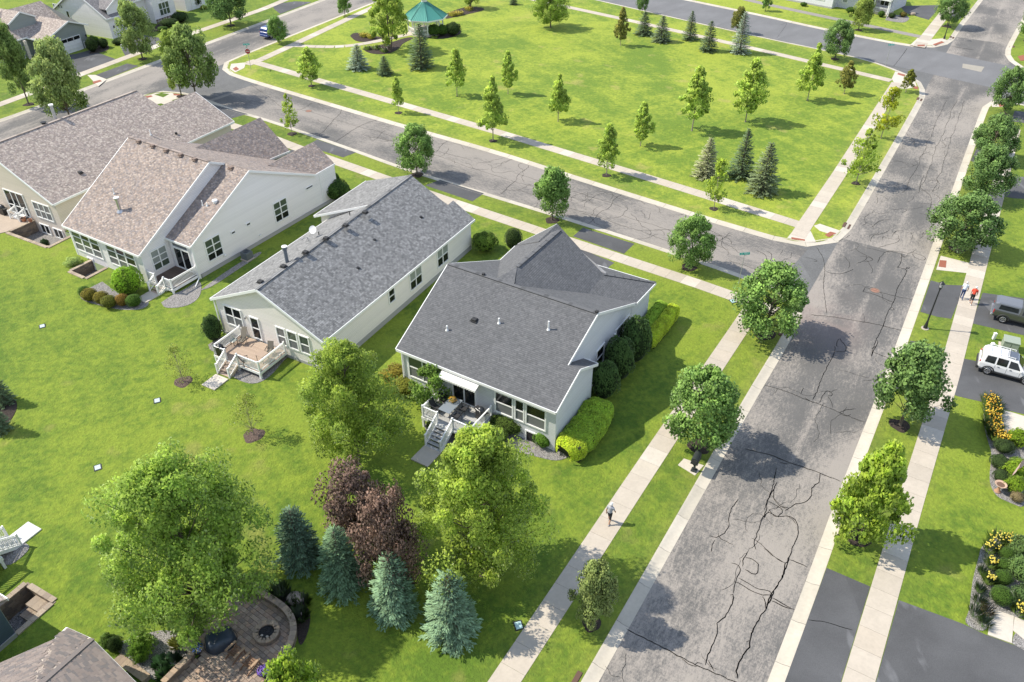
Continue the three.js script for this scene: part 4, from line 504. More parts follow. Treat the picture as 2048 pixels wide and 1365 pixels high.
// turf colours: patches, faint mowing, and drier grass along kerbs and pavements (their lines drawn once into a mask)
{
  const cv = document.createElement('canvas'); cv.width = cv.height = 1024; const cx = cv.getContext('2d'); cx.fillStyle = '#000'; cx.fillRect(0, 0, 1024, 1024); const k = 1024 / LS; cx.lineJoin = 'round';
  const stroke = (p, w, a) => { cx.strokeStyle = 'rgba(255,255,255,' + a + ')'; cx.lineWidth = w * k; cx.beginPath(); p.forEach((q, i) => cx[i ? 'lineTo' : 'moveTo']((q.x - LX) * k, 1024 + q.z * k)); cx.stroke(); };
  for (const l of Object.values(lines)) for (const [w, a] of [[5.2, 0.10], [2.6, 0.14], [1.4, 0.22], [0.7, 0.3]]) stroke(l, w, a);
  for (const p of walks) for (const [w, a] of [[3.6, 0.12], [2.4, 0.18]]) stroke(p, w, a);
  const edge = cx.getImageData(0, 0, 1024, 1024).data;
  M.lawn.map = colorTex(2048, 2048, (i, j, c) => {
  const x = i / 2048 * LS, y = j / 2048 * LS;
  const a = fbm(x * 0.09, y * 0.09, 4), b = fbm(x * 0.55 + 40, y * 0.55, 3), s = fbm(x * 0.35 + y * 0.22, (y * 0.9 - x * 0.5) * 0.06 + 9, 3), e = vn(x * 3.1, y * 3.1), f = hash2(i, j), k = hash2(i >> 1, (j >> 1) + 900);
  const u = x * 0.855 + y * 0.518, mow = Math.sin(u * 2.6 + 2.2 * fbm(x * 0.1, y * 0.1, 2)) * 0.06;
  const tr = sm(0.70, 0.78, fbm((x * 0.5 - y * 0.86) * 0.9 + 3, (x * 0.86 + y * 0.5) * 0.05 + 7, 2)) * 0.25; let t = 0.52 + (a - 0.5) * 1.5 + (b - 0.5) * 1.0 + (s - 0.5) * 0.7 + (e - 0.5) * 0.7 + (vn(x * 6.3 + 9, y * 6.3) - 0.5) * 0.45 + mow + tr; const m = 0.78 + 0.22 * f + 0.20 * k;
  t = clamp(t); c[0] = mix(0.084, 0.186, t) * m; c[1] = mix(0.150, 0.248, t) * m; c[2] = mix(0.010, 0.020, t) * m;
  const wk = edge[((2047 - j) >> 1) * 4096 + (i >> 1) * 4] / 255 * (0.55 + 0.9 * (fbm(x * 1.1 + 5, y * 1.1, 3) - 0.25)); const dry = Math.max(clamp(wk), sm(0.70, 0.86, fbm(x * 0.4 + 70, y * 0.4 + 31, 4))); c[0] = mix(c[0], 0.25 * m, dry * 0.45); c[1] = mix(c[1], 0.235 * m, dry * 0.45); c[2] = mix(c[2], 0.06 * m, dry * 0.45);
});
}
// --- houses across the upper left street
const DW = -64.5;
const HA = new House('sage_garage_house', 'sage green house with a white double garage door and drab roof, top left corner', [178, 97], DW);
{
  const h = HA; h.roof([[0.1, -2.2, 4.9], [8.5, -2.2, 4.9], [8.5, 1.2, 3.55], [0.1, 1.2, 3.55]], [1, 2, 3]); h.roof([[8.5, -2.2, 4.9], [0.1, -2.2, 4.9], [0.1, -7.3, 3.1], [8.5, -7.3, 3.1]], [1, 2]);
  h.roof([[4.2, -14, 3.2], [4.2, -3.2, 3.2], [9, -3.2, 6.4], [9, -14, 6.4]], [0]); h.roof([[9, -14, 6.4], [9, 0.6, 6.4], [15, 0.6, 3.2], [15, -14, 3.2]], [2]); h.roof([[4.2, -3.2, 3.2], [4.2, 0.6, 3.2], [9, 0.6, 6.4], [9, -3.2, 6.4]], []);
  h.roof([[5.6, -6.0, 6.6], [10, -6.0, 6.6], [10, -3.6, 5.4], [5.6, -3.6, 5.4]], [3]); h.roof([[10, -6.0, 6.6], [5.6, -6.0, 6.6], [5.6, -8.6, 5.3], [10, -8.6, 5.3]], [1]); h.wall([[5.7, -8.5, 4], [5.7, -3.7, 4], [5.7, -3.7, 5.3], [5.7, -6, 6.5], [5.7, -8.5, 5.2]]);
  h.wall([[0.4, 0.6, 0], [0.4, -6.6, 0], [0.4, -6.6, 3.1], [0.4, -2.2, 4.75], [0.4, 0.6, 3.55]]); h.wall([[0.4, 0.6, 0], [14.6, 0.6, 0], [14.6, 0.6, 3.4], [9, 0.6, 6.2], [0.4, 0.6, 3.5]]); h.wall([[0.4, -6.6, 0], [4.6, -6.6, 0], [4.6, -6.6, 3.1], [0.4, -6.6, 3.1]]); h.wall([[4.6, -6.6, 0], [4.6, -13.6, 0], [4.6, -13.6, 3.3], [4.6, -6.6, 3.3]]); h.wall([[4.6, -13.6, 0], [14.6, -13.6, 0], [14.6, -13.6, 3.3], [9, -13.6, 6.2], [4.6, -13.6, 3.3]]);
  h.finish(M.roofDrab, M.sideSage);
  const d = h.win([0.4, -5.7, 0], [0, 1], [-1, 0], 4.9, 0.12, 2.35, 4, 4, { name: 'garage_door', f: 0.05, panes: (i, j) => j === 3 ? M.glassD : M.white }); d.userData.label = 'white panelled double garage door with a row of dark lights';
  h.win([0.4, -0.35, 0], [0, 1], [-1, 0], 0.8, 0.05, 1.1, 2, 3, { name: 'stone_panel', f: 0.03, panes: (i, j) => M.stone[(i + j) % 4] });
  h.win([4.6, -9.4, 0], [0, 1], [-1, 0], 1.0, 0.2, 2.4, 1, 1, { name: 'front_door', panes: () => M.dark }); part('porch_column', box(0.35, 2.9, 0.35, -8.2, 1.5, -3.6), M.sideTan, h.g); h.win([4.6, -12.6, 0], [0, 1], [-1, 0], 1.4, 0.9, 2.4, 2, 2);
  part('wall_lamp', [box(0.18, 0.34, 0.14, -5.98, 1.95, -0.32), box(0.18, 0.34, 0.14, -0.1 + 0.5, 1.95, -0.32)], M.black, h.g);
}
const HB = new House('white_gable_house', 'tall white gabled house with a dark grey roof, second house top left', [178, 97], DW);
{
  const h = HB; h.roof([[0.0, 4.9, 3.5], [0.0, 11.4, 3.5], [6.3, 11.4, 7.6], [6.3, 4.9, 7.6]], [0, 3]); h.roof([[6.3, 4.9, 7.6], [6.3, 22, 7.6], [13, 22, 3.6], [13, 4.9, 3.6]], [3]); h.roof([[1.8, 11.4, 4.4], [1.8, 22, 4.4], [6.3, 22, 7.6], [6.3, 11.4, 7.6]], [0]);
  h.roof([[0.4, 8.2, 6.2], [5.5, 8.2, 6.2], [4.4, 11.2, 4.8], [0.4, 11.2, 4.8]], [3]); h.roof([[5.5, 8.2, 6.2], [0.4, 8.2, 6.2], [0.4, 5.6, 4.8], [4.4, 5.6, 4.8]], [1]); h.wall([[0.6, 5.8, 3.8], [0.6, 11, 3.8], [0.6, 11, 4.8], [0.6, 8.2, 6.05], [0.6, 5.8, 4.8]]);
  h.roof([[0.3, 15.2, 5.0], [4.5, 15.2, 5.0], [4.5, 17.9, 6.6], [0.3, 17.9, 6.6]], [0]); h.roof([[0.3, 17.9, 6.6], [4.5, 17.9, 6.6], [4.5, 20.6, 5.0], [0.3, 20.6, 5.0]], [1]); 
  h.wall([[0.3, 5.3, 0], [12.8, 5.3, 0], [12.8, 5.3, 3.7], [6.3, 5.3, 7.5], [0.3, 5.3, 3.6]]); h.wall([[0.3, 5.3, 0], [0.3, 11.2, 0], [0.3, 11.2, 3.5], [0.3, 5.3, 3.5]]); h.wall([[2.2, 11.2, 0], [2.2, 22, 0], [2.2, 22, 4.4], [2.2, 11.2, 4.4]]); h.wall([[0.3, 11.2, 0], [2.2, 11.2, 0], [2.2, 11.2, 4.4], [0.3, 11.2, 3.5]]); h.wall([[2.2, 21.8, 0], [12.8, 21.8, 0], [12.8, 21.8, 3.6], [6.3, 21.8, 7.5], [2.2, 21.8, 4.4]]);
  h.wall([[0.6, 15.4, 0], [0.6, 20.4, 0], [0.6, 20.4, 5], [0.6, 17.9, 6.5], [0.6, 15.4, 5]]); h.wall([[0.6, 20.4, 0], [2.2, 20.4, 0], [2.2, 20.4, 5], [0.6, 20.4, 5]]); h.wall([[0.6, 15.4, 0], [2.2, 15.4, 0], [2.2, 15.4, 5], [0.6, 15.4, 5]]);
  h.finish(M.roofFar, M.sideWhite);
  h.win([0.3, 6.6, 0], [0, 1], [-1, 0], 3.9, 0.12, 2.35, 4, 4, { name: 'garage_door', f: 0.05, panes: (i, j) => j === 3 ? M.glassD : M.white });
  h.win([9.4, 5.3, 0], [1, 0], [0, -1], 0.55, 2.5, 3.6, 1, 1); for (let i = 0; i < 4; i++) h.win([10.6 + i * 0.6, 5.3, 0], [1, 0], [0, -1], 0.32, 4.0, 4.5, 1, 1, { name: 'small_window', f: 0.04 });
  h.win([0.6, 16.8, 0], [0, 1], [-1, 0], 2.3, 1.2, 3.2, 3, 2, { panes: () => M.glassG }); h.win([0.6, 17.55, 0], [0, 1], [-1, 0], 0.8, 3.6, 4.5, 1, 1, { panes: () => M.glassG }); h.win([0.6, 15.4, 0], [0, 1], [-1, 0], 5.0, 0.05, 0.8, 8, 2, { name: 'stone_panel', f: 0.03, panes: (i, j) => M.stone[(i * 3 + j) % 4] });
  part('wall_lamp', box(0.18, 0.34, 0.14, 6.1, 1.95, -0.22), M.black, h.g);
}
const HC = new House('white_corner_house', 'white house with a white garage door, third house at the top edge', [178, 97], DW);
{
  const h = HC; h.wall([[1.6, 24, 0], [1.6, 34, 0], [1.6, 34, 3.4], [1.6, 24, 3.4]]); h.wall([[1.6, 24, 0], [12, 24, 0], [12, 24, 3.4], [7, 24, 6.5], [1.6, 24, 3.4]]); h.wall([[1.6, 34, 0], [12, 34, 0], [12, 34, 3.4], [7, 34, 6.5], [1.6, 34, 3.4]]);
  h.roof([[1.2, 23.6, 3.4], [1.2, 34.4, 3.4], [7, 34.4, 6.7], [7, 23.6, 6.7]], [0]); h.roof([[7, 23.6, 6.7], [7, 34.4, 6.7], [12.8, 34.4, 3.4], [12.8, 23.6, 3.4]], [2]); h.finish(M.roofFar, M.sideWhite);
  h.win([1.6, 25.5, 0], [0, 1], [-1, 0], 4.6, 0.12, 2.35, 4, 4, { name: 'garage_door', f: 0.05, panes: () => M.white }); h.win([1.6, 31.2, 0], [0, 1], [-1, 0], 1.2, 0.9, 2.3, 2, 2);
}
const HN = new House('pale_blue_porch_house', 'pale grey-blue house with a white porch railing at the top edge right', [1663, 19], 43.5);
{
  const h = HN; h.wall([[0, -10, 0], [0, 0, 0], [0, 0, 5.4], [0, -10, 5.4]]); h.wall([[0, 0, 0], [2, 0, 0], [2, 0, 5.4], [0, 0, 5.4]]); h.wall([[2, 0, 0], [2, 4.4, 0], [2, 4.4, 5.4], [2, 0, 5.4]]); h.wall([[2, 4.4, 0], [12, 4.4, 0], [12, 4.4, 5.4], [2, 4.4, 5.4]]); h.wall([[0, -10, 0], [12, -10, 0], [12, -10, 5.4], [0, -10, 5.4]]);
  h.wall([[5.0, 4.4, 0], [5.0, 9.2, 0], [5.0, 9.2, 3.2], [5.0, 4.4, 3.2]]); h.wall([[5, 9.2, 0], [12, 9.2, 0], [12, 9.2, 3.2], [5, 9.2, 3.2]]);
  h.roof([[-0.5, -10.5, 5.4], [-0.5, 4.9, 5.4], [6, 4.9, 9], [6, -10.5, 9]], [0]); h.roof([[6, -10.5, 9], [6, 4.9, 9], [12.5, 4.9, 5.4], [12.5, -10.5, 5.4]], [2]); h.roof([[1.7, 4.4, 2.95], [1.7, 10.0, 2.95], [6, 10, 4.6], [6, 4.4, 4.6]], [0, 1]); h.finish(M.roofFar, M.sideBlue);
  part('foundation', box(10, 0.4, 0.06, -5, 0.2, 0.05), M.found, h.g); part('porch_floor', box(5.4, 0.35, 2.9, 7.1, 0.3, -3.5), M.conc[1], h.g);
  railing(h.g, [h.P(2.1, 4.5, 0.48), h.P(2.1, 7.0, 0.48), h.P(2.1, 9.7, 0.48), h.P(4.9, 9.7, 0.48)], 0, 0.9, 0.16, 'porch_railing'); for (const v of [4.6, 7.0, 9.7]) part('porch_column', box(0.2, 2.6, 0.2, v, 1.7, -2.1), M.white, h.g);
  h.win([0, -3.4, 0], [0, 1], [-1, 0], 1.6, 1.4, 3.0, 2, 1, { panes: () => M.glassS }); h.win([2, 1.0, 0], [0, 1], [-1, 0], 0.9, 1.2, 2.2, 1, 1, { panes: () => M.glassB }); h.win([5, 5.2, 0], [0, 1], [-1, 0], 1.0, 0.5, 2.6, 1, 1, { name: 'front_door', panes: () => M.dark }); h.win([5, 7.0, 0], [0, 1], [-1, 0], 1.5, 1.2, 2.6, 2, 1);
  h.downspout(1.9, 10.0, 2.9, [-1, 0.2]);
}
// --- bottom left: slate blue house with a deck, and the near roof
const H4 = new House('slate_blue_house', 'slate blue house with white railed steps at the lower left edge', [35, 1275], 208);
{
  const h = H4; h.wall([[0, 0, -1.4], [0, 11, -1.4], [0, 11, 3.4], [0, 0, 3.4]]); h.wall([[0, 0, -0.2], [12, 0, -0.2], [12, 0, 3.4], [6, 0, 6.3], [0, 0, 3.4]]); h.wall([[12, 0, 0], [12, 11, 0], [12, 11, 3.4], [12, 0, 3.4]]); h.wall([[0, 11, 0], [12, 11, 0], [12, 11, 3.4], [6, 11, 6.3], [0, 11, 3.4]]);
  h.roof([[-0.4, -0.4, 3.3], [-0.4, 11.4, 3.3], [6, 11.4, 6.5], [6, -0.4, 6.5]], [0]); h.roof([[6, -0.4, 6.5], [6, 11.4, 6.5], [12.4, 11.4, 3.3], [12.4, -0.4, 3.3]], [2]); h.finish(M.roofDrab, M.sideSlate);
  part('foundation', box(0.07, 0.42, 12, -0.04, 0.21, -6), M.found, h.g);
  h.win([0, 0.35, 0], [0, 1], [-1, 0], 1.0, 0.75, 2.3, 1, 2); h.win([0, 2.5, 0], [0, 1], [-1, 0], 1.4, 0.9, 2.6, 2, 2); h.win([0, 0.6, 0], [0, 1], [-1, 0], 1.3, -1.15, -0.15, 2, 1, { name: 'basement_window' });
  const d = h.world(-0.03, 0).add(V(-1.3, 0, 0)), g = thing('deck', 'white railed deck with steps beside the slate blue house at the left edge', 'deck', [d.x, 0, d.z], -h.a), Q = (u, v, y = 1.1) => V(v, y, -u);
  deckBoards(g, -3.3, -0.04, 3.6, 7.4, 1.1, false, woodGrey); part('skirt', [box(3.9, 0.28, 0.05, 5.5, 0.94, 3.33), box(0.05, 0.28, 3.3, 3.57, 0.94, 1.65)], M.vinyl, g); railing(g, [Q(-0.1, 3.64), Q(-3.25, 3.64), Q(-3.25, 4.3)], 1.1); railing(g, [Q(-3.25, 5.6), Q(-3.25, 7.36)], 1.1); part('support_post', box(0.16, 0.9, 0.16, 3.66, 0.45, 3.22), M.vinyl, g);
  for (let i = 0; i < 6; i++) part('stair_tread', box(1.25, 0.05, 0.29, 4.95, 0.95 - i * 0.155, 3.45 + i * 0.26), woodGrey[i % 3], g); part('stair_stringer', [beam(Q(-3.3, 4.3, 0.9), Q(-4.85, 4.3, 0.06), 0.05, 0.26), beam(Q(-3.3, 5.6, 0.9), Q(-4.85, 5.6, 0.06), 0.05, 0.26)], M.vinyl, g); railing(g, [Q(-3.3, 4.3), Q(-4.8, 4.3, 0.2)], 0, 0.9, 0.12, 'stair_railing'); railing(g, [Q(-3.3, 5.6), Q(-4.8, 5.6, 0.2)], 0, 0.9, 0.12, 'stair_railing');
  const a = h.world(-4.8, 4.95).add(V(-1.3, 0, 0)), s = thing('step_slab', 'white concrete slab on the lawn at the foot of the steps, left edge', 'step slab', [a.x, YT, a.z], -h.a); part('slab', rbox(1.3, 0.1, 1.45, 0.02, 0, 0.04, 0.72), std({ color: rgb(0.62, 0.61, 0.59) }), s);
}
{ // near roof: three planes above a level eave; every visible shingle is a piece of its own
  const g = thing('shingled_house', 'house with a near drab brown shingle roof in the bottom left corner', 'house'), E = 3.2, S = 0.42; const e = (x, y) => G(x, y, E);
  const A = e(133, 1256), B = e(184, 1279), C = e(270, 1365), D = e(109, 1279), F = e(0, 1327);
  const hit = (px, py, P, n) => { const o = V(0, CAM_H, 0), q = G(px, py, 0).sub(o); return o.clone().addScaledVector(q, V().subVectors(P, o).dot(n) / q.dot(n)); };
  const dAB = V().subVectors(B, A).normalize(), nAB = V(-dAB.z, 0, dAB.x); if (V().subVectors(e(60, 1420), A).dot(nAB) < 0) nAB.negate();
  const upAB = nAB.clone().setY(S).normalize(), apex = hit(58, 1389, A, V().crossVectors(dAB, upAB).normalize());
  const plane = (P, Q, px) => { const d = V().subVectors(Q, P).normalize(), w = V().subVectors(apex, P); const up = w.addScaledVector(d, -w.dot(d)).normalize(), n = V().crossVectors(d, up).normalize(); const pts = px.map((q) => q.isVector3 ? q : hit(q[0], q[1], P, n)); return { P, d, up, pts, q: pts.map((x) => [V().subVectors(x, P).dot(d), V().subVectors(x, P).dot(up)]), at: (s, t) => P.clone().addScaledVector(d, s).addScaledVector(up, t) }; };
  const rear = plane(A, B, [A, B, apex, D]), right = plane(B, C, [B, C, [345, 1440], [60, 1560], apex]), left = plane(D, F, [D, apex, [-60, 1450], [-90, 1366], F]);
  const sB = A.distanceTo(B), sC = B.distanceTo(C) + 3; const polys = [[rear, rear.q], [right, right.q], [left, left.q]];
  part('roof', polys.map(([p]) => slab3(p.pts, 0.14)), M.roofDrab, g);
  const tones = [[0.25, 0.205, 0.185], [0.215, 0.185, 0.175], [0.29, 0.24, 0.215], [0.19, 0.17, 0.165], [0.265, 0.22, 0.20]].map((c) => std({ color: rgb(...c), roughness: 0.95, bumpMap: rep(grainT, 1), bumpScale: 0.008 }));
  const r = rng(404), shg = [0.22, 0.3, 0.38].map((w) => { const b = box(w - 0.008, 0.014, 0.17); return b; }); let count = 0; const rest = tones.map(() => []);
  const inside = (q, s, t) => { let c = false; for (let i = 0, j = q.length - 1; i < q.length; j = i++) if ((q[i][1] > t) !== (q[j][1] > t) && s < (q[j][0] - q[i][0]) * (t - q[i][1]) / (q[j][1] - q[i][1]) + q[i][0]) c = !c; return c; };
  for (const [p, q] of polys) { const nn = V().crossVectors(p.d, p.up); if (nn.y < 0) nn.negate(); const basis = new THREE.Matrix4().makeBasis(p.d, nn, V().crossVectors(p.d, nn));
    for (let row = 0; row < 44; row++) { const t = 0.08 + row * 0.132; let s = -9 + r() * 0.3; while (s < 16) { const k = Math.floor(r() * 3), w = [0.22, 0.3, 0.38][k]; s += w; const cs = s - w / 2; if (!inside(q, cs - w * 0.45, t) || !inside(q, cs + w * 0.45, t)) continue; const c = p.at(cs, t); c.y += 0.012 + r() * 0.008; const u = (V(c.x, c.y - 40, c.z)), dep = -(u.y) * SP - u.z * CP, py = 682.5 - FOC * (u.y * CP - u.z * SP) / dep, px = 1024 + FOC * u.x / dep; if (px < -40 || py > 1400) continue; const m = Math.floor(r() * 5); const mx = basis.clone(); mx.setPosition(c);
      if (count < 300 && px > 0 && py < 1365 && r() < 0.42) { const b = part('shingle', shg[k], tones[m], g); b.applyMatrix4(mx); count++; } else { const b = shg[k].clone(); b.applyMatrix4(mx); rest[m].push(b); } } } }
  rest.forEach((l, i) => l.length && tag(part('shingles', l, tones[i], g), 'the remaining roof shingles', null, null, 'stuff'));
  part('ridge_cap', [beam(B.clone().add(V(0, 0.03, 0)), apex.clone().add(V(0, 0.03, 0)), 0.28, 0.04)], tones[1], g); for (const fb of [beam(A.clone().setY(E - 0.1), B.clone().setY(E - 0.1), 0.05, 0.2), beam(B.clone().setY(E - 0.1), right.at(sC, 0).setY(E - 0.1), 0.05, 0.2), beam(D.clone().setY(E - 0.1), A.clone().setY(E - 0.08), 0.07, 0.22), beam(D.clone().setY(E - 0.1), left.at(12, 0).setY(E - 0.1), 0.05, 0.2)]) part('fascia', fb, M.white, g);
  const w = (p, s, t) => { const q = p.at(s, t); return V(q.x, 0, q.z); }; const ring = [w(rear, 0.4, 0.4), w(rear, sB - 0.4, 0.4), w(right, sC, 0.4)]; const ws = []; for (let i = 0; i + 1 < ring.length; i++) { const a = ring[i], b = ring[i + 1]; ws.push(poly3([V(a.x, 0, a.z), V(b.x, 0, b.z), V(b.x, E, b.z), V(a.x, E, a.z)])); } const la = w(left, 0, 0.4), lb = w(left, 12, 0.4); ws.push(poly3([V(la.x, 0, la.z), V(lb.x, 0, lb.z), V(lb.x, E, lb.z), V(la.x, E, la.z)])); part('wall', ws, M.sideSage, g);
}
// ---------------------------------------------------------------- window wells cut into the turf, walled in stone
function stoneCourse(parent, a, b, y0, y1, thick, name = 'stone', bh = 0.18, bl = 0.42, seed = 1, limit = 120) { const r = rng(seed), L = a.distanceTo(b), d = V().subVectors(b, a).normalize(), s = V(d.z, 0, -d.x); let n = 0; const rows = Math.max(1, Math.round((y1 - y0) / bh)); for (let j = 0; j < rows; j++) { let x = -(j % 2) * bl * 0.5; while (x < L - 0.05) { const l = bl * (0.8 + 0.4 * r()), x0 = Math.max(0, x), x1 = Math.min(L, x + l); x += l; if (x1 - x0 < 0.06) continue; const g = new THREE.BoxGeometry(thick * (0.94 + 0.1 * r()), bh - 0.012, x1 - x0 - 0.012); g.applyMatrix4(new THREE.Matrix4().makeBasis(s, V(0, 1, 0), d)); const c = a.clone().addScaledVector(d, (x0 + x1) / 2); g.translate(c.x, y0 + (j + 0.5) * bh, c.z); if (n++ < limit) part(name, g, M.stone[Math.floor(r() * 4)], parent); } } }
function capStones(parent, pts, y, w, l, seed, name = 'cap_stone', mats = M.stone, h = 0.09) { const r = rng(seed); const p = resample(pts, l); for (let i = 0; i + 1 < p.length; i++) { const d = V().subVectors(p[i + 1], p[i]).setY(0).normalize(), s = V(d.z, 0, -d.x); const g = new THREE.BoxGeometry(w, h, l - 0.012); g.applyMatrix4(new THREE.Matrix4().makeBasis(s, V(0, 1, 0), d)); const c = p[i].clone().lerp(p[i + 1], 0.5); g.translate(c.x, y + h / 2 + (r() - 0.5) * 0.008, c.z); part(name, g, mats[Math.floor(r() * mats.length)], parent); } }
const capTan = [[0.46, 0.37, 0.28], [0.42, 0.34, 0.265], [0.50, 0.41, 0.31], [0.38, 0.30, 0.235]].map((c) => std({ color: rgb(...c), map: rep(concreteT, 1), bumpMap: rep(grainT, 3), bumpScale: 0.015, roughness: 0.95 }));
function windowWell(label, h, u0, v0, v1, depth, floorMat, opts = {}) {
  const W = (u, v) => h.world(u, v), uw = opts.uw ?? 0; const out = [W(uw + 0.02, v0), W(u0, v0), W(u0, v1), W(uw + 0.02, v1)]; addWell(out.map((p) => p.clone())); const g = thing('window_well', label, 'window well');
  part('floor', sheet(out, -depth), floorMat, g); const t = 0.24; const e = (a, b, k, lim) => stoneCourse(g, a, b, -depth, YT - 0.01, t, 'stone', 0.2, 0.46, k, lim);
  e(out[0], out[1], 3 + v0, 60); e(out[1], out[2], 5 + v0, 60); e(out[2], out[3], 7 + v0, 60);
  capStones(g, [W(uw - 0.05, v0), W(u0, v0)], YT - 0.01, 0.34, 0.45, 11, 'cap_stone', capTan); capStones(g, [W(u0, v0), W(u0, v1)], YT - 0.005, 0.34, 0.45, 12, 'cap_stone', capTan); capStones(g, [W(u0, v1), W(uw - 0.05, v1)], YT - 0.01, 0.34, 0.45, 13, 'cap_stone', capTan); return g;
}
windowWell('stone walled window well at the left rear corner of the brown-roofed house', H1, -5.5, -11.9, -9.4, 0.95, M.gravel, { uw: -3.05 });
{ const g = windowWell('wide stone window well with stepped stones below the tan-roofed house', H0, -3.4, -8.8, -2.4, 1.15, M.gravel, { uw: -0.3 }); const r = rng(8); for (let i = 0; i < 5; i++) { const p = H0.world(-3.05, -5.2 + i * 0.55); const b = box(0.75, 0.24, 0.36, 0, 0, 0); b.rotateY(-H0.a + 1.2); b.translate(p.x, -0.9 + i * 0.17, p.z); part('step_stone', b, capTan[i % 4], g); } const p = H0.world(-2.9, -6.4); const sh = box(0.5, 0.9, 3.6, 0, 0, 0); }
{ const g = windowWell('stone window well with planting ledges beside the slate blue house', H4, -2.5, 0.1, 2.7, 1.25, M.gravel); const W = (u, v) => H4.world(u, v); capStones(g, [W(-2.0, 0.3), W(-2.0, 2.2)], -0.4, 0.7, 0.48, 31, 'ledge_stone', capTan, 0.22); capStones(g, [W(-1.4, 0.3), W(-1.4, 1.9)], -0.8, 0.6, 0.48, 33, 'ledge_stone', capTan, 0.22); }
// ---------------------------------------------------------------- turf blocks
{
  const far = { main: [V(-260, 0, -20), V(-260, 0, 60)], park: [], west: [V(60, 0, -420), V(-360, 0, -420), V(-360, 0, -120)], north: [V(200, 0, -420), V(-60, 0, -420)], east: [V(320, 0, -180), V(320, 0, 60)], corner: [V(180, 0, -420), V(330, 0, -330)] };
  const labels = { main: 'mottled green back garden lawns of the middle block', park: 'bright yellow-green open park lawn', west: 'green front lawns of the houses top left', north: 'green lawns beyond the top street', east: 'mown green front lawns on the right of the main road', corner: 'green lawn at the right edge of the far junction' };
  solo('ground', sheet([V(-400, 0, 80), V(400, 0, 80), V(400, 0, -700), V(-400, 0, -700)], -0.002, wells), M.asphalt, 'grey asphalt ground sheet between the kerbed lawn blocks', 'ground', null, 'structure');
  const parkLawn = M.lawn.clone(); parkLawn.color.setRGB(1.52, 1.38, 1.7);
  for (const [k, l] of Object.entries(lines)) { const pts = l.filter((p) => p.z < 70).concat(far[k]); solo('lawn', sheet(pts, YT, k === 'main' ? wells : [], lawnUV), k === 'park' || k === 'north' ? parkLawn : M.lawn, labels[k], 'lawn', null, 'structure'); }
}
// ---------------------------------------------------------------- foliage
const leafMat = (r, g, b, t = 0.3) => new THREE.MeshPhysicalMaterial({ color: rgb(r, g, b), vertexColors: true, roughness: 1, transmission: t * 1.25, specularIntensity: 0.3, thickness: 0, side: THREE.DoubleSide });
const bark = std({ color: rgb(0.15, 0.12, 0.095), roughness: 0.95, bumpMap: rep(grainT, 2), bumpScale: 0.02 }), barkPale = std({ color: rgb(0.29, 0.25, 0.20), roughness: 0.95 });
class Leaves {                                                       // collects small folded leaf faces
  constructor() { this.p = []; this.n = []; this.c = []; }
  leaf(c, dir, nrm, len, wid, tone, nb, nbw = 0.6) {                  // rhombus along dir facing nrm; shading normal eased toward nb
    const s = V().crossVectors(dir, nrm).normalize(), a = dir, P = this.p, N = this.n, C = this.c; const h = len / 2, w = wid / 2;
    const q = [[c.x - a.x * h, c.y - a.y * h, c.z - a.z * h], [c.x + s.x * w + nrm.x * w * 0.3, c.y + s.y * w + nrm.y * w * 0.3, c.z + s.z * w + nrm.z * w * 0.3], [c.x + a.x * h, c.y + a.y * h, c.z + a.z * h], [c.x - s.x * w + nrm.x * w * 0.3, c.y - s.y * w + nrm.y * w * 0.3, c.z - s.z * w + nrm.z * w * 0.3]];
    let nx = mix(nrm.x, nb.x, nbw), ny = mix(nrm.y, nb.y, nbw), nz = mix(nrm.z, nb.z, nbw); const l = Math.hypot(nx, ny, nz) || 1; nx /= l; ny /= l; nz /= l;
    for (const k of [0, 1, 2, 0, 2, 3]) { P.push(q[k][0], q[k][1], q[k][2]); N.push(nx, ny, nz); C.push(tone[0], tone[1], tone[2]); }
  }
  geo() { const g = new THREE.BufferGeometry(); g.setAttribute('position', new THREE.Float32BufferAttribute(this.p, 3)); g.setAttribute('normal', new THREE.Float32BufferAttribute(this.n, 3)); g.setAttribute('color', new THREE.Float32BufferAttribute(this.c, 3)); return g; }
}
const sph = (r) => { const z = 2 * r() - 1, a = 6.2832 * r(), s = Math.sqrt(1 - z * z); return V(s * Math.cos(a), z, s * Math.sin(a)); };
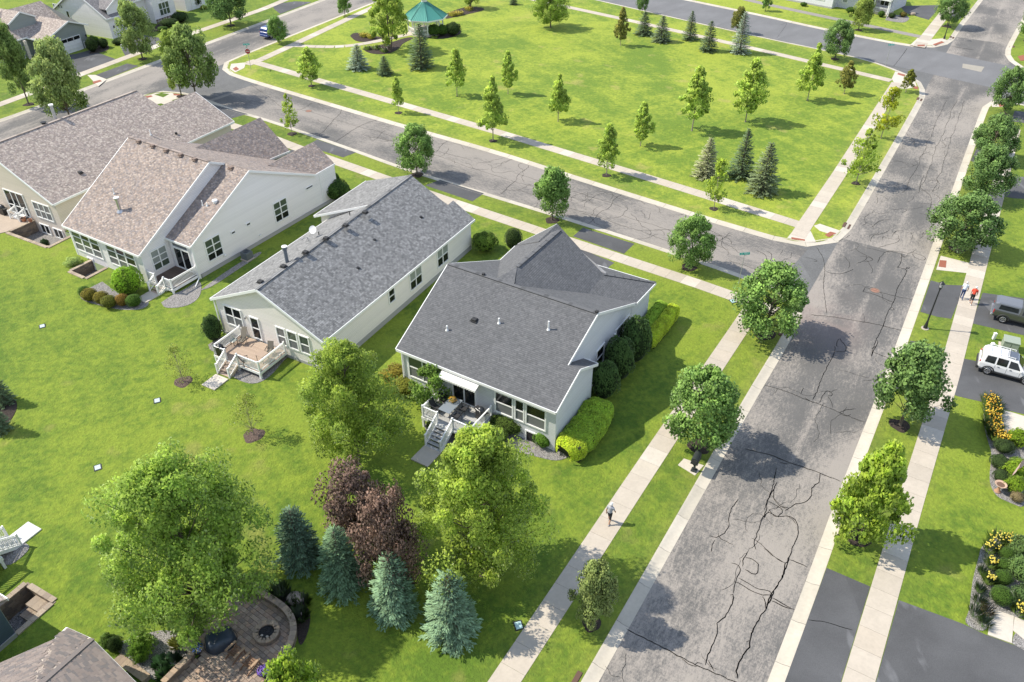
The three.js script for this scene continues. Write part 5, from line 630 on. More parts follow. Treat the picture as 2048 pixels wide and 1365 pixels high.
// crown of leaf clumps inside an envelope env(t) -> radius share; returns clump centres too
function crownLeaves(o) {
  const r = rng(o.seed), L = new Leaves(), cl = [], H1 = o.h, h0 = o.h * o.z0, hc = H1 - h0;
  for (let i = 0; i < o.clumps; i++) {
    const t = Math.pow(r(), o.tp ?? 0.9) * 0.97, a = i * 2.39996 + r() * 0.9, e = o.env(t) * (1 + (r() - 0.5) * (o.lump ?? 0.3)), k = o.shell ? mix(0.5, 1.04, Math.sqrt(r())) : Math.pow(r(), 0.45) * 0.92;
    const c = V(Math.cos(a) * e * o.r * k, h0 + t * hc, Math.sin(a) * e * o.r * k); c.x += (o.lean ?? 0) * t; const rc = o.rc * (0.55 + 0.85 * r()) * (0.55 + 0.45 * e); cl.push({ c, rc, tone: 0.82 + 0.36 * r(), yell: r() });
  }
  const axis = V(0, h0 + hc * 0.42, 0); const per = Math.round(o.n / o.clumps);
  for (const q of cl) for (let i = 0; i < per; i++) {
    const d = sph(r); if (o.droop && d.y > 0) d.y *= 0.7; const rad = q.rc * (0.35 + 0.65 * Math.pow(r(), 0.6)); const p = q.c.clone().addScaledVector(d, rad); p.y -= (o.droop ?? 0) * rad * rad * 0.5 * r();
    const outw = V().subVectors(p, axis).setY((p.y - axis.y) * 0.7).normalize(); const nb = outw.clone().multiplyScalar(0.55).addScaledVector(d, 0.75); nb.y += 0.15; nb.normalize();
    const nr = nb.clone().multiplyScalar(0.65).addScaledVector(sph(r), 0.9).normalize(); let dir = V().crossVectors(nr, sph(r)).normalize(); if (o.up) { dir = V(dir.x + outw.x * 0.5, Math.abs(dir.y) + o.up, dir.z + outw.z * 0.5).normalize(); }
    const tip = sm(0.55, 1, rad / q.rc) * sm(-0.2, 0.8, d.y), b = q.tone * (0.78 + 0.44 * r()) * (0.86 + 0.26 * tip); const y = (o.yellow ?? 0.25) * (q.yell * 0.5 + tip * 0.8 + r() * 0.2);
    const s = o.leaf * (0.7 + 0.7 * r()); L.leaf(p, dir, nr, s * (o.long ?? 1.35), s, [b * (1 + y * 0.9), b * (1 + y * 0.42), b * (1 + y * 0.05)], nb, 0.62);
    if (o.bloom && r() < o.bloom && tip > 0.3) L.leaf(p.clone().addScaledVector(d, 0.05), dir, nr, s * 1.1, s, o.bloomC, nb, 0.6);
  }
  return { geo: L.geo(), clumps: cl };
}
function limbs(o, cl, seed) {                                        // trunk with limbs running to the clumps
  const r = rng(seed), h0 = o.h * o.z0, out = [], top = o.trunkTop ?? h0 + (o.h - h0) * 0.72, R = o.tr; const w = V((r() - 0.5) * 0.15, 0, (r() - 0.5) * 0.15);
  if (!o.multi) { out.push(rod(V(0, -0.05, 0), V(w.x * 0.3, h0 * 0.9, w.z * 0.3), R * 1.15, R * 0.85, 9), rod(V(w.x * 0.3, h0 * 0.9, w.z * 0.3), V(w.x + (o.lean ?? 0) * 0.6, top, w.z), R * 0.85, R * 0.25, 7), cyl(R * 1.7, R * 1.1, 0.18, 9, 0, -0.05, 0)); }
  else for (let i = 0; i < o.multi; i++) { const a = i / o.multi * 6.28 + 0.4; out.push(rod(V(Math.cos(a) * R * 1.2, -0.05, Math.sin(a) * R * 1.2), V(Math.cos(a) * o.r * 0.28, h0 + (o.h - h0) * 0.45, Math.sin(a) * o.r * 0.28), R * 0.8, R * 0.3, 7)); }
  cl.forEach((q, i) => { if (i % (o.limbEvery ?? 2)) return; const y = Math.max(h0 * 0.8, q.c.y - Math.hypot(q.c.x, q.c.z) * (o.rise ?? 0.9)); out.push(rod(V(w.x * 0.5, Math.min(y, top), w.z * 0.5), q.c, R * 0.32, R * 0.06, 5)); });
  return merge(out);
}
const SIZES = new Map();
function makeTree(name, o, mat, barkMat = bark) { const c = crownLeaves(o), g = new THREE.Group(); part('trunk', limbs(o, c.clumps, o.seed + 1), barkMat, g); part('crown', c.geo, mat, g); SIZES.set(g, [o.r, o.h]); g.name = name; return g; }
function spruce(o, mat) {
  const r = rng(o.seed), L = new Leaves(), g = new THREE.Group(), br = [rod(V(0, -0.05, 0), V(0, o.h * 0.96, 0), o.h * 0.02, 0.015, 7)]; const lv = Math.round(o.h / o.step);
  for (let i = 0; i < lv; i++) {
    const t = i / lv, y = o.h * (0.035 + 0.945 * t), R = o.r * Math.pow(1 - t, o.pw ?? 0.82) * (0.9 + 0.2 * r()) + 0.08, nb = Math.max(4, Math.round((o.nb ?? 10) * (0.45 + 0.55 * (1 - t)))), a0 = r() * 6.28;
    for (let k = 0; k < nb; k++) {
      const a = a0 + k / nb * 6.2832 + (r() - 0.5) * 0.5, len = R * (0.74 + 0.36 * r()), rise = mix(-0.16, 0.55, t * t) + (r() - 0.5) * 0.14, ux = Math.cos(a), uz = Math.sin(a); const tone = 0.75 + 0.5 * r();
      br.push(rod(V(0, y, 0), V(ux * len * 0.8, y + len * rise * 0.7, uz * len * 0.8), 0.02, 0.006, 3)); const nt = Math.max(4, Math.round(len * o.den));
      for (let q = 0; q < nt; q++) {
        const f = 0.25 + 0.75 * Math.pow(q / nt, 0.8), s = (q % 2 ? 1 : -1) * (r() * 0.9 + 0.1), wd = 0.34 * (1.05 - f * 0.65) * Math.min(1, len); const c = V(ux * len * f - uz * s * wd, y + len * f * rise + 0.10 * f * f * len - Math.abs(s) * wd * 0.35 + (r() - 0.5) * 0.08, uz * len * f + ux * s * wd);
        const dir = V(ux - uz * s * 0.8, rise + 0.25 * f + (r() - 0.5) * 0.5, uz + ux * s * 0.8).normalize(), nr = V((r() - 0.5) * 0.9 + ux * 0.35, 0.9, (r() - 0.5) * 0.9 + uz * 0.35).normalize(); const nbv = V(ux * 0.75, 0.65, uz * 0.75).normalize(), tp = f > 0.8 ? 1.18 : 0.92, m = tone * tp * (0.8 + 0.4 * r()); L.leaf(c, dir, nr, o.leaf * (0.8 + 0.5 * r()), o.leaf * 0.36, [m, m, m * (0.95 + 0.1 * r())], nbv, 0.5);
      }
    }
  }
  part('trunk', merge(br), bark, g); part('crown', L.geo(), mat, g); SIZES.set(g, [o.r, o.h]); return g;
}
// plant: (first use moves it, later uses are clones) at a base pixel with crown top and half width in pixels
const protoUsed = new Map();
function plant(proto, name, base, topY, halfW, label, category, group, o = {}) {
  const b = base.isVector3 ? base : G(base[0], base[1], YT); const [pr, ph] = SIZES.get(proto); const h = o.h ?? Math.max(0.3, topH(b, topY) - b.y); const mid = V(b.x, b.y + h * 0.6, b.z), rr = halfW * mpp(mid) * (o.k ?? 0.95); let t = proto;
  if (protoUsed.has(proto)) t = proto.clone(); protoUsed.set(proto, 1); t.name = numbered(name); t.position.copy(b); t.scale.set(rr / pr, h / ph, rr / pr); t.rotation.y = o.turn ?? (b.x * 1.7 + b.z * 2.3) % 6.28; t.userData = { label, category }; if (group) t.userData.group = group;
  if (o.mat) t.traverse((m) => { if (m.name === 'crown' || m.name === 'foliage') m.material = o.mat; }); scene.add(t);
  if (o.ring) { const R = o.ring, g = cyl(R * 1.02, R * 0.8, 0.07, 24), gg = g; const P = gg.attributes.position, r = rng(Math.round(b.x * 31 + b.z * 17)); const ph2 = r() * 6; for (let i = 0; i < P.count; i++) { const a = Math.atan2(P.getZ(i), P.getX(i)), k = 1 + 0.09 * Math.sin(a * 3 + ph2) + 0.05 * Math.sin(a * 5 + ph2 * 2); P.setX(i, P.getX(i) * k); P.setZ(i, P.getZ(i) * k); } gg.computeVertexNormals(); const m = solo('mulch_ring', gg, o.ringMat ?? M.mulch, 'mulch ring at the ' + (o.ringOf ?? 'foot of the ' + label).split(' ').slice(0, 12).join(' '), 'mulch'); m.position.set(b.x, b.y - 0.015, b.z); }
  return t;
}
const ov = (p, q) => (t) => Math.pow(Math.sin(Math.PI * Math.pow(clamp(t * 0.96 + 0.03), p)), q);
// greens
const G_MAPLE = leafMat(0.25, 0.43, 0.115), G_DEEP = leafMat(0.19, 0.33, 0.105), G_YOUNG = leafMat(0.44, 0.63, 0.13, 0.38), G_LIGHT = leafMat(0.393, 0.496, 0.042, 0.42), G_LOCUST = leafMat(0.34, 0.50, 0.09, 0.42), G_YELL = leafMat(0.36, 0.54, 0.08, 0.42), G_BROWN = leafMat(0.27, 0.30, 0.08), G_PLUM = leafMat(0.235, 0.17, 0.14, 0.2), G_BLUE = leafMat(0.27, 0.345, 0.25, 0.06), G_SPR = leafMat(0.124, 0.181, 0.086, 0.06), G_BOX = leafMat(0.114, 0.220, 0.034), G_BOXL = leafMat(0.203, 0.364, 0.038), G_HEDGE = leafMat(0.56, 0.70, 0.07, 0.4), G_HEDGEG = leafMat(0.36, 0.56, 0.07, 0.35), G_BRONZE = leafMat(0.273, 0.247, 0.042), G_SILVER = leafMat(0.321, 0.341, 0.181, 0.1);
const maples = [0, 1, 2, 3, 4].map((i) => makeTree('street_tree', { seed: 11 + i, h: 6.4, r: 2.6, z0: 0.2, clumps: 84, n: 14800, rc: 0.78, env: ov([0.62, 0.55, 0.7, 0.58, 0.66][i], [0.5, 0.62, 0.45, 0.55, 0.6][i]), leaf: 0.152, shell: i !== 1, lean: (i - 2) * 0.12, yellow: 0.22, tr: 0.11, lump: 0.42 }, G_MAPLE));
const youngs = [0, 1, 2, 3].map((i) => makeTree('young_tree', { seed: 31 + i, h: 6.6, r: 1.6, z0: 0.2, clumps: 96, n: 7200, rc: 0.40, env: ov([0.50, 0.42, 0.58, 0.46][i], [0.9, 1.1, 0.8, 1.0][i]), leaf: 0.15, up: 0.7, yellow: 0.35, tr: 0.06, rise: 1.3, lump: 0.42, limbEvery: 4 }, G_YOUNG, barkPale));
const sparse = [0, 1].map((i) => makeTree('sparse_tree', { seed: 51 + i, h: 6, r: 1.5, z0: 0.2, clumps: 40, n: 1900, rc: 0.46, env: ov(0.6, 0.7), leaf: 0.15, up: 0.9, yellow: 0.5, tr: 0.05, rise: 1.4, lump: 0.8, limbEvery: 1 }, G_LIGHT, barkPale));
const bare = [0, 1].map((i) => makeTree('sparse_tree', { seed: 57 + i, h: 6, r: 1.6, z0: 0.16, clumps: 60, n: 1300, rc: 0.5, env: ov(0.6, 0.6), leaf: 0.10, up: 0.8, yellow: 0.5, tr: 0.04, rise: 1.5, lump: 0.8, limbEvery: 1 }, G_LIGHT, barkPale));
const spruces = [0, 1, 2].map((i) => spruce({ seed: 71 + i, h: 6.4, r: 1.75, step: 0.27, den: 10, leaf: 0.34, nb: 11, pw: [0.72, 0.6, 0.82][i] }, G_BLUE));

const SG = 'dense round street trees', YG = 'young trees on the park lawn', PG = 'spruces on the park lawn';
const st = (i, base, top, hw, label, o = {}) => plant(maples[i], 'street_tree', base, top, hw, label, 'tree', SG, { k: 0.85, ring: 0.75, ringOf: 'foot of the ' + label, ...o });
st(0, [834, 350], 254, 40, 'round dark green street tree beside the front of the light grey roof'); st(1, [1104, 441], 338, 49, 'round dark green street tree behind the peak of the charcoal roof'); st(3, [1378, 535], 430, 44, 'small round green street tree right of the charcoal-roofed house');
st(0, [1529, 668], 541, 76, 'large dense green tree on the near left corner of the junction', { ring: 0.95 }); st(4, [1398, 893], 743, 77, 'dense green street tree above the dark mailbox post', { ring: 0.8 });
st(1, [1183, 1248], 1131, 58, 'small round tree with pale blossom at the bottom between pavement and kerb', { mat: leafMat(0.29, 0.38, 0.13, 0.3), ring: 0.55 });
st(1, [1800, 851], 698, 88, 'largest dark green street tree beside the white off-road car', { mat: G_DEEP, ring: 0.75 }); st(3, [1915, 499], 388, 65, 'dark green street tree above the kerb ramp right of the junction', { mat: G_DEEP, ring: 0.8 });
st(0, [1962, 395], 298, 50, 'dark green street tree, second up from the right kerb ramp', { mat: G_DEEP }); st(4, [1975, 318], 232, 44, 'dark green street tree, third up from the right kerb ramp', { mat: G_DEEP }); st(2, [2008, 229], 137, 36, 'dark green street tree at the right corner of the far junction', { mat: G_DEEP }); st(0, [2056, 82], 2, 24, 'street tree cut by the right edge near the top'); st(2, [1894, 53], -16, 29, 'round dark tree behind the far lamp post', { mat: G_DEEP, ring: 0.9 });
st(1, [57, 209], 50, 40, 'tall leafy street tree at the left edge near the top', { mat: leafMat(0.27, 0.40, 0.12, 0.35) }); st(0, [143, 246], 84, 52, 'pale leafy tree in front of the white double garage', { mat: leafMat(0.36, 0.48, 0.17, 0.35), ring: 0 }); st(3, [285, 118], 2, 36, 'green street tree in front of the tall white gabled house', { mat: leafMat(0.31, 0.43, 0.14, 0.35) }); st(1, [363, 193], 66, 33, 'left one of the two trees on the corner beyond the brown roofs', { mat: leafMat(0.33, 0.46, 0.10, 0.35), ring: 0.8 }); st(4, [393, 197], 52, 50, 'right and larger one of the two trees on the corner beyond the brown roofs', { mat: leafMat(0.28, 0.41, 0.12, 0.35), ring: 0 }); st(2, [462, 51], -32, 40, 'dark round street tree at the top edge in front of the third house', {});
plant(makeTree('young_maple', { seed: 64, h: 5.6, r: 2.4, z0: 0.1, clumps: 95, n: 11000, rc: 0.55, env: ov(0.5, 0.8), leaf: 0.165, up: 0.4, yellow: 0.4, tr: 0.07, lump: 0.5 }, G_YELL), 'young_maple', [1718, 1078], 897, 78, 'yellow-green young maple between kerb and pavement, lower right', 'tree', null, { mat: G_YELL, ring: 0.72, ringOf: 'foot of the yellow-green young maple' });

const yt = (i, base, top, hw, label, o = {}) => plant(youngs[i], 'young_tree', base, top, hw, label, 'tree', YG, o); const R6 = (w) => ({ ring: 0.55, ringOf: 'trunk of the ' + w });
yt(2, [623, 172], 96, 25, 'leafy young tree on the park verge, nearest the stop sign', R6('young tree nearest the stop sign')); yt(0, [797, 226], 153, 15, 'small young tree on the park verge, second from the stop sign', R6('second verge tree from the stop sign')); yt(0, [914, 192], 97, 24, 'young tree right of the tall blue spruce', {}); yt(1, [986, 282], 152, 31, 'tall lumpy young tree on the verge in the middle of the near park edge', R6('tall lumpy verge tree')); yt(3, [1016, 188], 101, 19, 'slim young tree in the middle left of the park lawn'); yt(1, [1116, 243], 148, 24, 'pointed young tree in the middle of the park lawn'); yt(0, [1213, 351], 246, 27, 'young tree on the verge, third along the near park edge', R6('third verge tree of the near park edge')); yt(3, [1281, 292], 203, 24, 'young tree on the lawn just behind the third verge tree');
yt(0, [1384, 262], 132, 35, 'full young tree, left one of the two largest on the park lawn'); yt(2, [1491, 244], 119, 34, 'full young tree, right one of the two largest on the park lawn'); yt(1, [1615, 201], 86, 26, 'tall slim young tree left of the bronze one near the far right corner'); yt(2, [1688, 188], 123, 19, 'bronze tinted young tree near the far right corner of the park', { mat: G_BROWN }); yt(0, [1812, 184], 138, 15, 'small bronze green tree at the far right park corner', { mat: leafMat(0.238, 0.287, 0.057) }); yt(3, [1241, 91], 14, 17, 'bronze tinted young tree at the far left of the spruce row', { mat: G_BROWN });
plant(maples[0], 'young_tree', [1670, 118], 44, 27, 'dark bushy tree on the verge of the top street', 'tree', YG, { mat: G_DEEP, ring: 0.7, ringOf: 'dark bushy tree on the top street verge' }); plant(maples[1], 'young_tree', [1717, 60], -6, 25, 'leafy tree in front of the pale blue porch house', 'tree', YG, { mat: leafMat(0.32, 0.43, 0.10), ring: 0.7, ringOf: 'tree in front of the pale blue porch house' }); plant(maples[2], 'park_tree', [1101, 55], -18, 33, 'spreading tree at the top edge right of the gazebo', 'tree', YG, { mat: G_LOCUST }); plant(maples[0], 'young_tree', [558, 87], 34, 18, 'small tree in front of the blue car', 'tree', YG, { mat: G_MAPLE }); plant(maples[1], 'young_tree', [690, 32], -14, 17, 'small tree on the verge right of the blue car', 'tree', YG, {}); plant(maples[2], 'lollipop_tree', [1284, 26], -14, 11, 'tiny round tree on the top street verge behind the spruces', 'tree', YG, { mat: G_DEEP }); plant(maples[0], 'lollipop_tree', [1474, 66], 15, 14, 'bronze round tree behind the last spruce of the row', 'tree', YG, { mat: G_BROWN }); plant(maples[1], 'lollipop_tree', [1531, 22], -14, 12, 'small tree across the top street at the upper edge', 'tree', YG, {});
const sp1 = (i, base, top, hw, label, o = {}) => plant(sparse[i], 'sparse_tree', base, top, hw, label, 'tree', 'thin light young trees', o);
sp1(0, [584, 268], 186, 17, 'thin pale yellow-green sapling on the verge by the brown roofs', { ring: 0.65, ringOf: 'thin sapling by the brown roofs', mat: G_YELL }); sp1(1, [1762, 277], 176, 28, 'thin light tree over the right park pavement, upper one'); sp1(0, [1712, 367], 256, 33, 'thin light tree over the right park pavement, lower one', { ring: 0.5, ringOf: 'lower thin tree at the right park pavement' }); sp1(1, [1428, 418], 318, 24, 'pale yellow-green young tree at the near edge of the park by the silver spruce', { ring: 0.5, ringOf: 'pale young tree by the silver spruce', mat: G_YELL });
const thinMat = leafMat(0.30, 0.40, 0.09, 0.45); plant(bare[0], 'sparse_tree', [366, 764], 690, 32, 'nearly bare sapling in a mulch ring on the back lawn beside the tan deck', 'tree', 'thin light young trees', { mat: thinMat, ring: 0.72, ringMat: M.mulchTan, ringOf: 'nearly bare sapling by the tan deck' }); plant(bare[1], 'sparse_tree', [507, 871], 788, 36, 'nearly bare sapling in a mulch ring in the middle of the back lawn', 'tree', 'thin light young trees', { mat: thinMat, ring: 0.78, ringMat: M.mulchTan, ringOf: 'nearly bare sapling in the middle of the lawn' });
const sprc = (i, base, top, hw, label, o = {}) => plant(spruces[i], 'spruce', [base[0], base[1] - 5], top, hw, label, 'spruce', PG, { k: 1.25, ...o });
sprc(1, [717, 143], 88, 19, 'squat blue spruce left of the path bed by the gazebo'); sprc(0, [770, 154], 111, 15, 'small dark spruce between the two blue ones by the gazebo', { mat: G_SPR }); sprc(0, [843, 140], 44, 25, 'tall blue spruce in front of the gazebo'); sprc(2, [1287, 74], 21, 17, 'first spruce of the far row, left end', { mat: G_SPR, ring: 0.6, ringOf: 'first spruce of the far row' }); sprc(0, [1322, 88], 30, 18, 'second spruce of the far row', { mat: leafMat(0.155, 0.209, 0.115, 0.06), ring: 0.5, ringOf: 'second spruce of the far row' }); sprc(2, [1379, 84], 20, 15, 'third spruce of the far row, thin and tilted', { mat: G_SPR }); sprc(0, [1416, 107], 40, 17, 'fourth spruce of the far row, pale blue'); sprc(1, [1479, 111], 22, 18, 'last spruce of the far row, blue, at the right end');
sprc(0, [1411, 358], 274, 24, 'pale silver spruce in the near right part of the park', { mat: G_SILVER }); sprc(2, [1481, 358], 254, 25, 'dark spruce between the silver and the leaning ones', { mat: G_SPR }); sprc(0, [1524, 389], 283, 30, 'leaning two-topped spruce in the near right part of the park', { mat: leafMat(0.171, 0.220, 0.105, 0.06) }); sprc(1, [1027, 14], -14, 8, 'tiny spruce at the top edge right of the gazebo', { mat: G_SPR });

// --- big trees of the foreground
function bigTree(o, mat, base, top, hw, name, label, group, opt = {}) { return plant(makeTree(name, o, mat, opt.bark ?? bark), name, base, top, hw, label, 'tree', group, opt); }
const LG = 'tall feathery yellow-green trees on the back lawn', loc = { h: 8.5, r: 3.6, z0: 0.16, clumps: 150, n: 44000, rc: 0.80, env: ov(0.62, 0.62), leaf: 0.092, long: 1.6, droop: 0.6, yellow: 0.42, tr: 0.15, lump: 0.55, rise: 1.0, limbEvery: 2 };
bigTree({ ...loc, seed: 101 }, G_LOCUST, [715, 912], 688, 108, 'feathery_tree', 'feathery yellow-green tree hiding the corner of the cream house', LG, { turn: 0.4 });
bigTree({ ...loc, seed: 102, n: 50000 }, leafMat(0.38, 0.55, 0.095, 0.42), [965, 1150], 868, 138, 'feathery_tree', 'feathery yellow-green tree in front of the grey deck, beside the purple trees', LG, { turn: 1.2 });
bigTree({ ...loc, seed: 103, r: 4.4, clumps: 170, n: 60000, rc: 0.88, env: ov(0.66, 0.5) }, leafMat(0.33, 0.52, 0.10, 0.42), [415, 1222], 940, 182, 'feathery_tree', 'largest feathery green tree overhanging the paved terrace', LG, { turn: 2.0 });
bigTree({ ...loc, seed: 104, clumps: 60, n: 9000, h: 4.5, r: 2.6, env: ov(0.7, 0.6), leaf: 0.14 }, leafMat(0.298, 0.474, 0.053, 0.42), [612, 1470], 1328, 74, 'shrubby_tree', 'bright green leafy crown cut by the bottom edge beside the violet pot', null, { turn: 0.3 });
const plum = { h: 5.2, r: 2.5, z0: 0.12, clumps: 70, n: 11500, rc: 0.72, env: ov(0.7, 0.5), leaf: 0.105, long: 1.6, yellow: 0.15, tr: 0.1, multi: 4, lump: 0.4 };
bigTree({ ...plum, seed: 111 }, G_PLUM, [720, 1082], 937, 80, 'purple_leaf_tree', 'upper of the two purple-brown leaved trees', 'purple-brown leaved trees'); bigTree({ ...plum, seed: 112 }, leafMat(0.255, 0.178, 0.142, 0.2), [788, 1172], 992, 76, 'purple_leaf_tree', 'lower right of the two purple-brown leaved trees', 'purple-brown leaved trees');
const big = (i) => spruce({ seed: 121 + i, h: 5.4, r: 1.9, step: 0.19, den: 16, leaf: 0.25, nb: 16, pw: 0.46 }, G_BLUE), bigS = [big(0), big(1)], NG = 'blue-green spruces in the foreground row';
plant(bigS[0], 'spruce', [603, 1122], 1020, 52, 'darkest spruce, left of the purple trees', 'spruce', NG, { mat: leafMat(0.13, 0.205, 0.125, 0.06) }); plant(bigS[1], 'spruce', [688, 1174], 1060, 53, 'second spruce of the foreground row, slim and ragged', 'spruce', NG, { mat: leafMat(0.165, 0.265, 0.14, 0.06) }); plant(bigS[0], 'spruce', [790, 1222], 1114, 56, 'third spruce of the foreground row, pale blue-green', 'spruce', NG, { turn: 2, mat: leafMat(0.205, 0.32, 0.185, 0.06) }); plant(bigS[1], 'spruce', [903, 1265], 1150, 64, 'rightmost and widest spruce of the foreground row', 'spruce', NG, { turn: 1, mat: leafMat(0.195, 0.30, 0.172, 0.06) });
plant(spruces[1], 'spruce', [10, 806], 745, 24, 'dark spruce at the left edge of the back lawn, upper one', 'spruce', null, { mat: G_SPR }); plant(spruces[1], 'spruce', [2, 862], 790, 26, 'dark spruce at the left edge of the back lawn, lower one', 'spruce', null, { mat: G_SPR });
{ const gz = makeTree('river_birch', { seed: 131, h: 9, r: 4, z0: 0.16, clumps: 80, n: 9000, rc: 0.8, env: ov(0.6, 0.6), leaf: 0.2, long: 1.6, droop: 0.5, yellow: 0.4, tr: 0.16, multi: 4, lump: 0.5 }, G_LOCUST); plant(gz, 'river_birch', [780, 100], -30, 46, 'multi-stemmed leafy tree beside the gazebo path', 'tree', null); plant(gz, 'river_birch', [940, 16], -46, 26, 'multi-stemmed tree in the yellow flower bed right of the gazebo', 'tree', null, {}); }

// --- clipped shrubs, hedges and bedding
function shrubGeo(o) {                                               // leafy skin over an added dark core that blocks light
  const r = rng(o.seed), L = new Leaves(), k = o.k ?? 2, U = (p) => Math.pow(Math.pow(Math.abs(p.x), k) + Math.pow(Math.abs(p.y), k) + Math.pow(Math.abs(p.z), k), 1 / k);
  for (let i = 0; i < o.n; i++) { const d = sph(r); if (d.y < -0.35) d.y = -d.y; const w = 1 / U(d), b = 0.94 + 0.16 * (vn(d.x * 3 + o.seed, d.z * 3 + d.y * 2) - 0.5) * (o.lump ?? 1) * 2 + (r() - 0.5) * (o.fuzz ?? 0.1); const p = V(d.x * w * b, Math.max(-0.9, d.y * w * b), d.z * w * b); const nb = V(Math.sign(d.x) * Math.pow(Math.abs(d.x * w), k - 1), Math.sign(d.y) * Math.pow(Math.abs(d.y * w), k - 1), Math.sign(d.z) * Math.pow(Math.abs(d.z * w), k - 1)).normalize(); const nr = nb.clone().addScaledVector(sph(r), 0.75).normalize(), dir = V().crossVectors(nr, sph(r)).normalize(); const t = (0.72 + 0.56 * r()) * (0.85 + 0.3 * vn(p.x * 4 + 9, p.z * 4 + p.y * 3)), y = (o.yellow ?? 0.2) * r(), s = o.leaf * (0.7 + 0.6 * r()); L.leaf(p, dir, nr, s * 1.4, s, [t * (1 + y), t * (1 + 0.5 * y), t], nb, 0.55); }
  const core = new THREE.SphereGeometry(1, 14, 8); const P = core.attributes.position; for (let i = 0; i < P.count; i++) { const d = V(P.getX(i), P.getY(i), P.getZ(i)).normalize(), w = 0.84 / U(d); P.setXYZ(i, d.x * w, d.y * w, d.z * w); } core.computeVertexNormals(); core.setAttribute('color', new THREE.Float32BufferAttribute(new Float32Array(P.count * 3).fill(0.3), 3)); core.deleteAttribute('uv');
  return mergeGeometries([L.geo(), core.toNonIndexed()]);
}
const shrubs = [0, 1].map((i) => { const g = new THREE.Group(); part('foliage', shrubGeo({ seed: 201 + i, n: 2600, leaf: 0.075 }), G_BOX, g); return g; }), fineShrub = (() => { const g = new THREE.Group(); part('foliage', shrubGeo({ seed: 205, n: 2600, leaf: 0.05, fuzz: 0.05, lump: 0.5 }), G_BOX, g); return g; })(), looseShrub = [0, 1].map((i) => { const g = new THREE.Group(); part('foliage', shrubGeo({ seed: 207 + i, n: 2600, leaf: 0.10, fuzz: 0.34, lump: 2.2, yellow: 0.35 }), G_BOXL, g); return g; });
function shrub(proto, name, px, rx, hgt, label, mat, o = {}) {        // centre pixel on the ground, half width px, height m
  const b = px.isVector3 ? px : G(px[0], px[1], YT); const R = rx * mpp(b); let t = proto; if (protoUsed.has(proto)) t = proto.clone(); protoUsed.set(proto, 1); t.name = numbered(name); t.position.set(b.x, b.y + hgt * 0.46, b.z); t.scale.set(R, hgt * 0.54, R * (o.deep ?? 1)); t.rotation.y = o.turn ?? (b.x * 3.1) % 6; t.traverse((m) => { if (m.isMesh) m.material = mat; }); t.userData = { label, category: o.cat ?? 'shrub' }; if (o.group) t.userData.group = o.group; scene.add(t); return t;
}
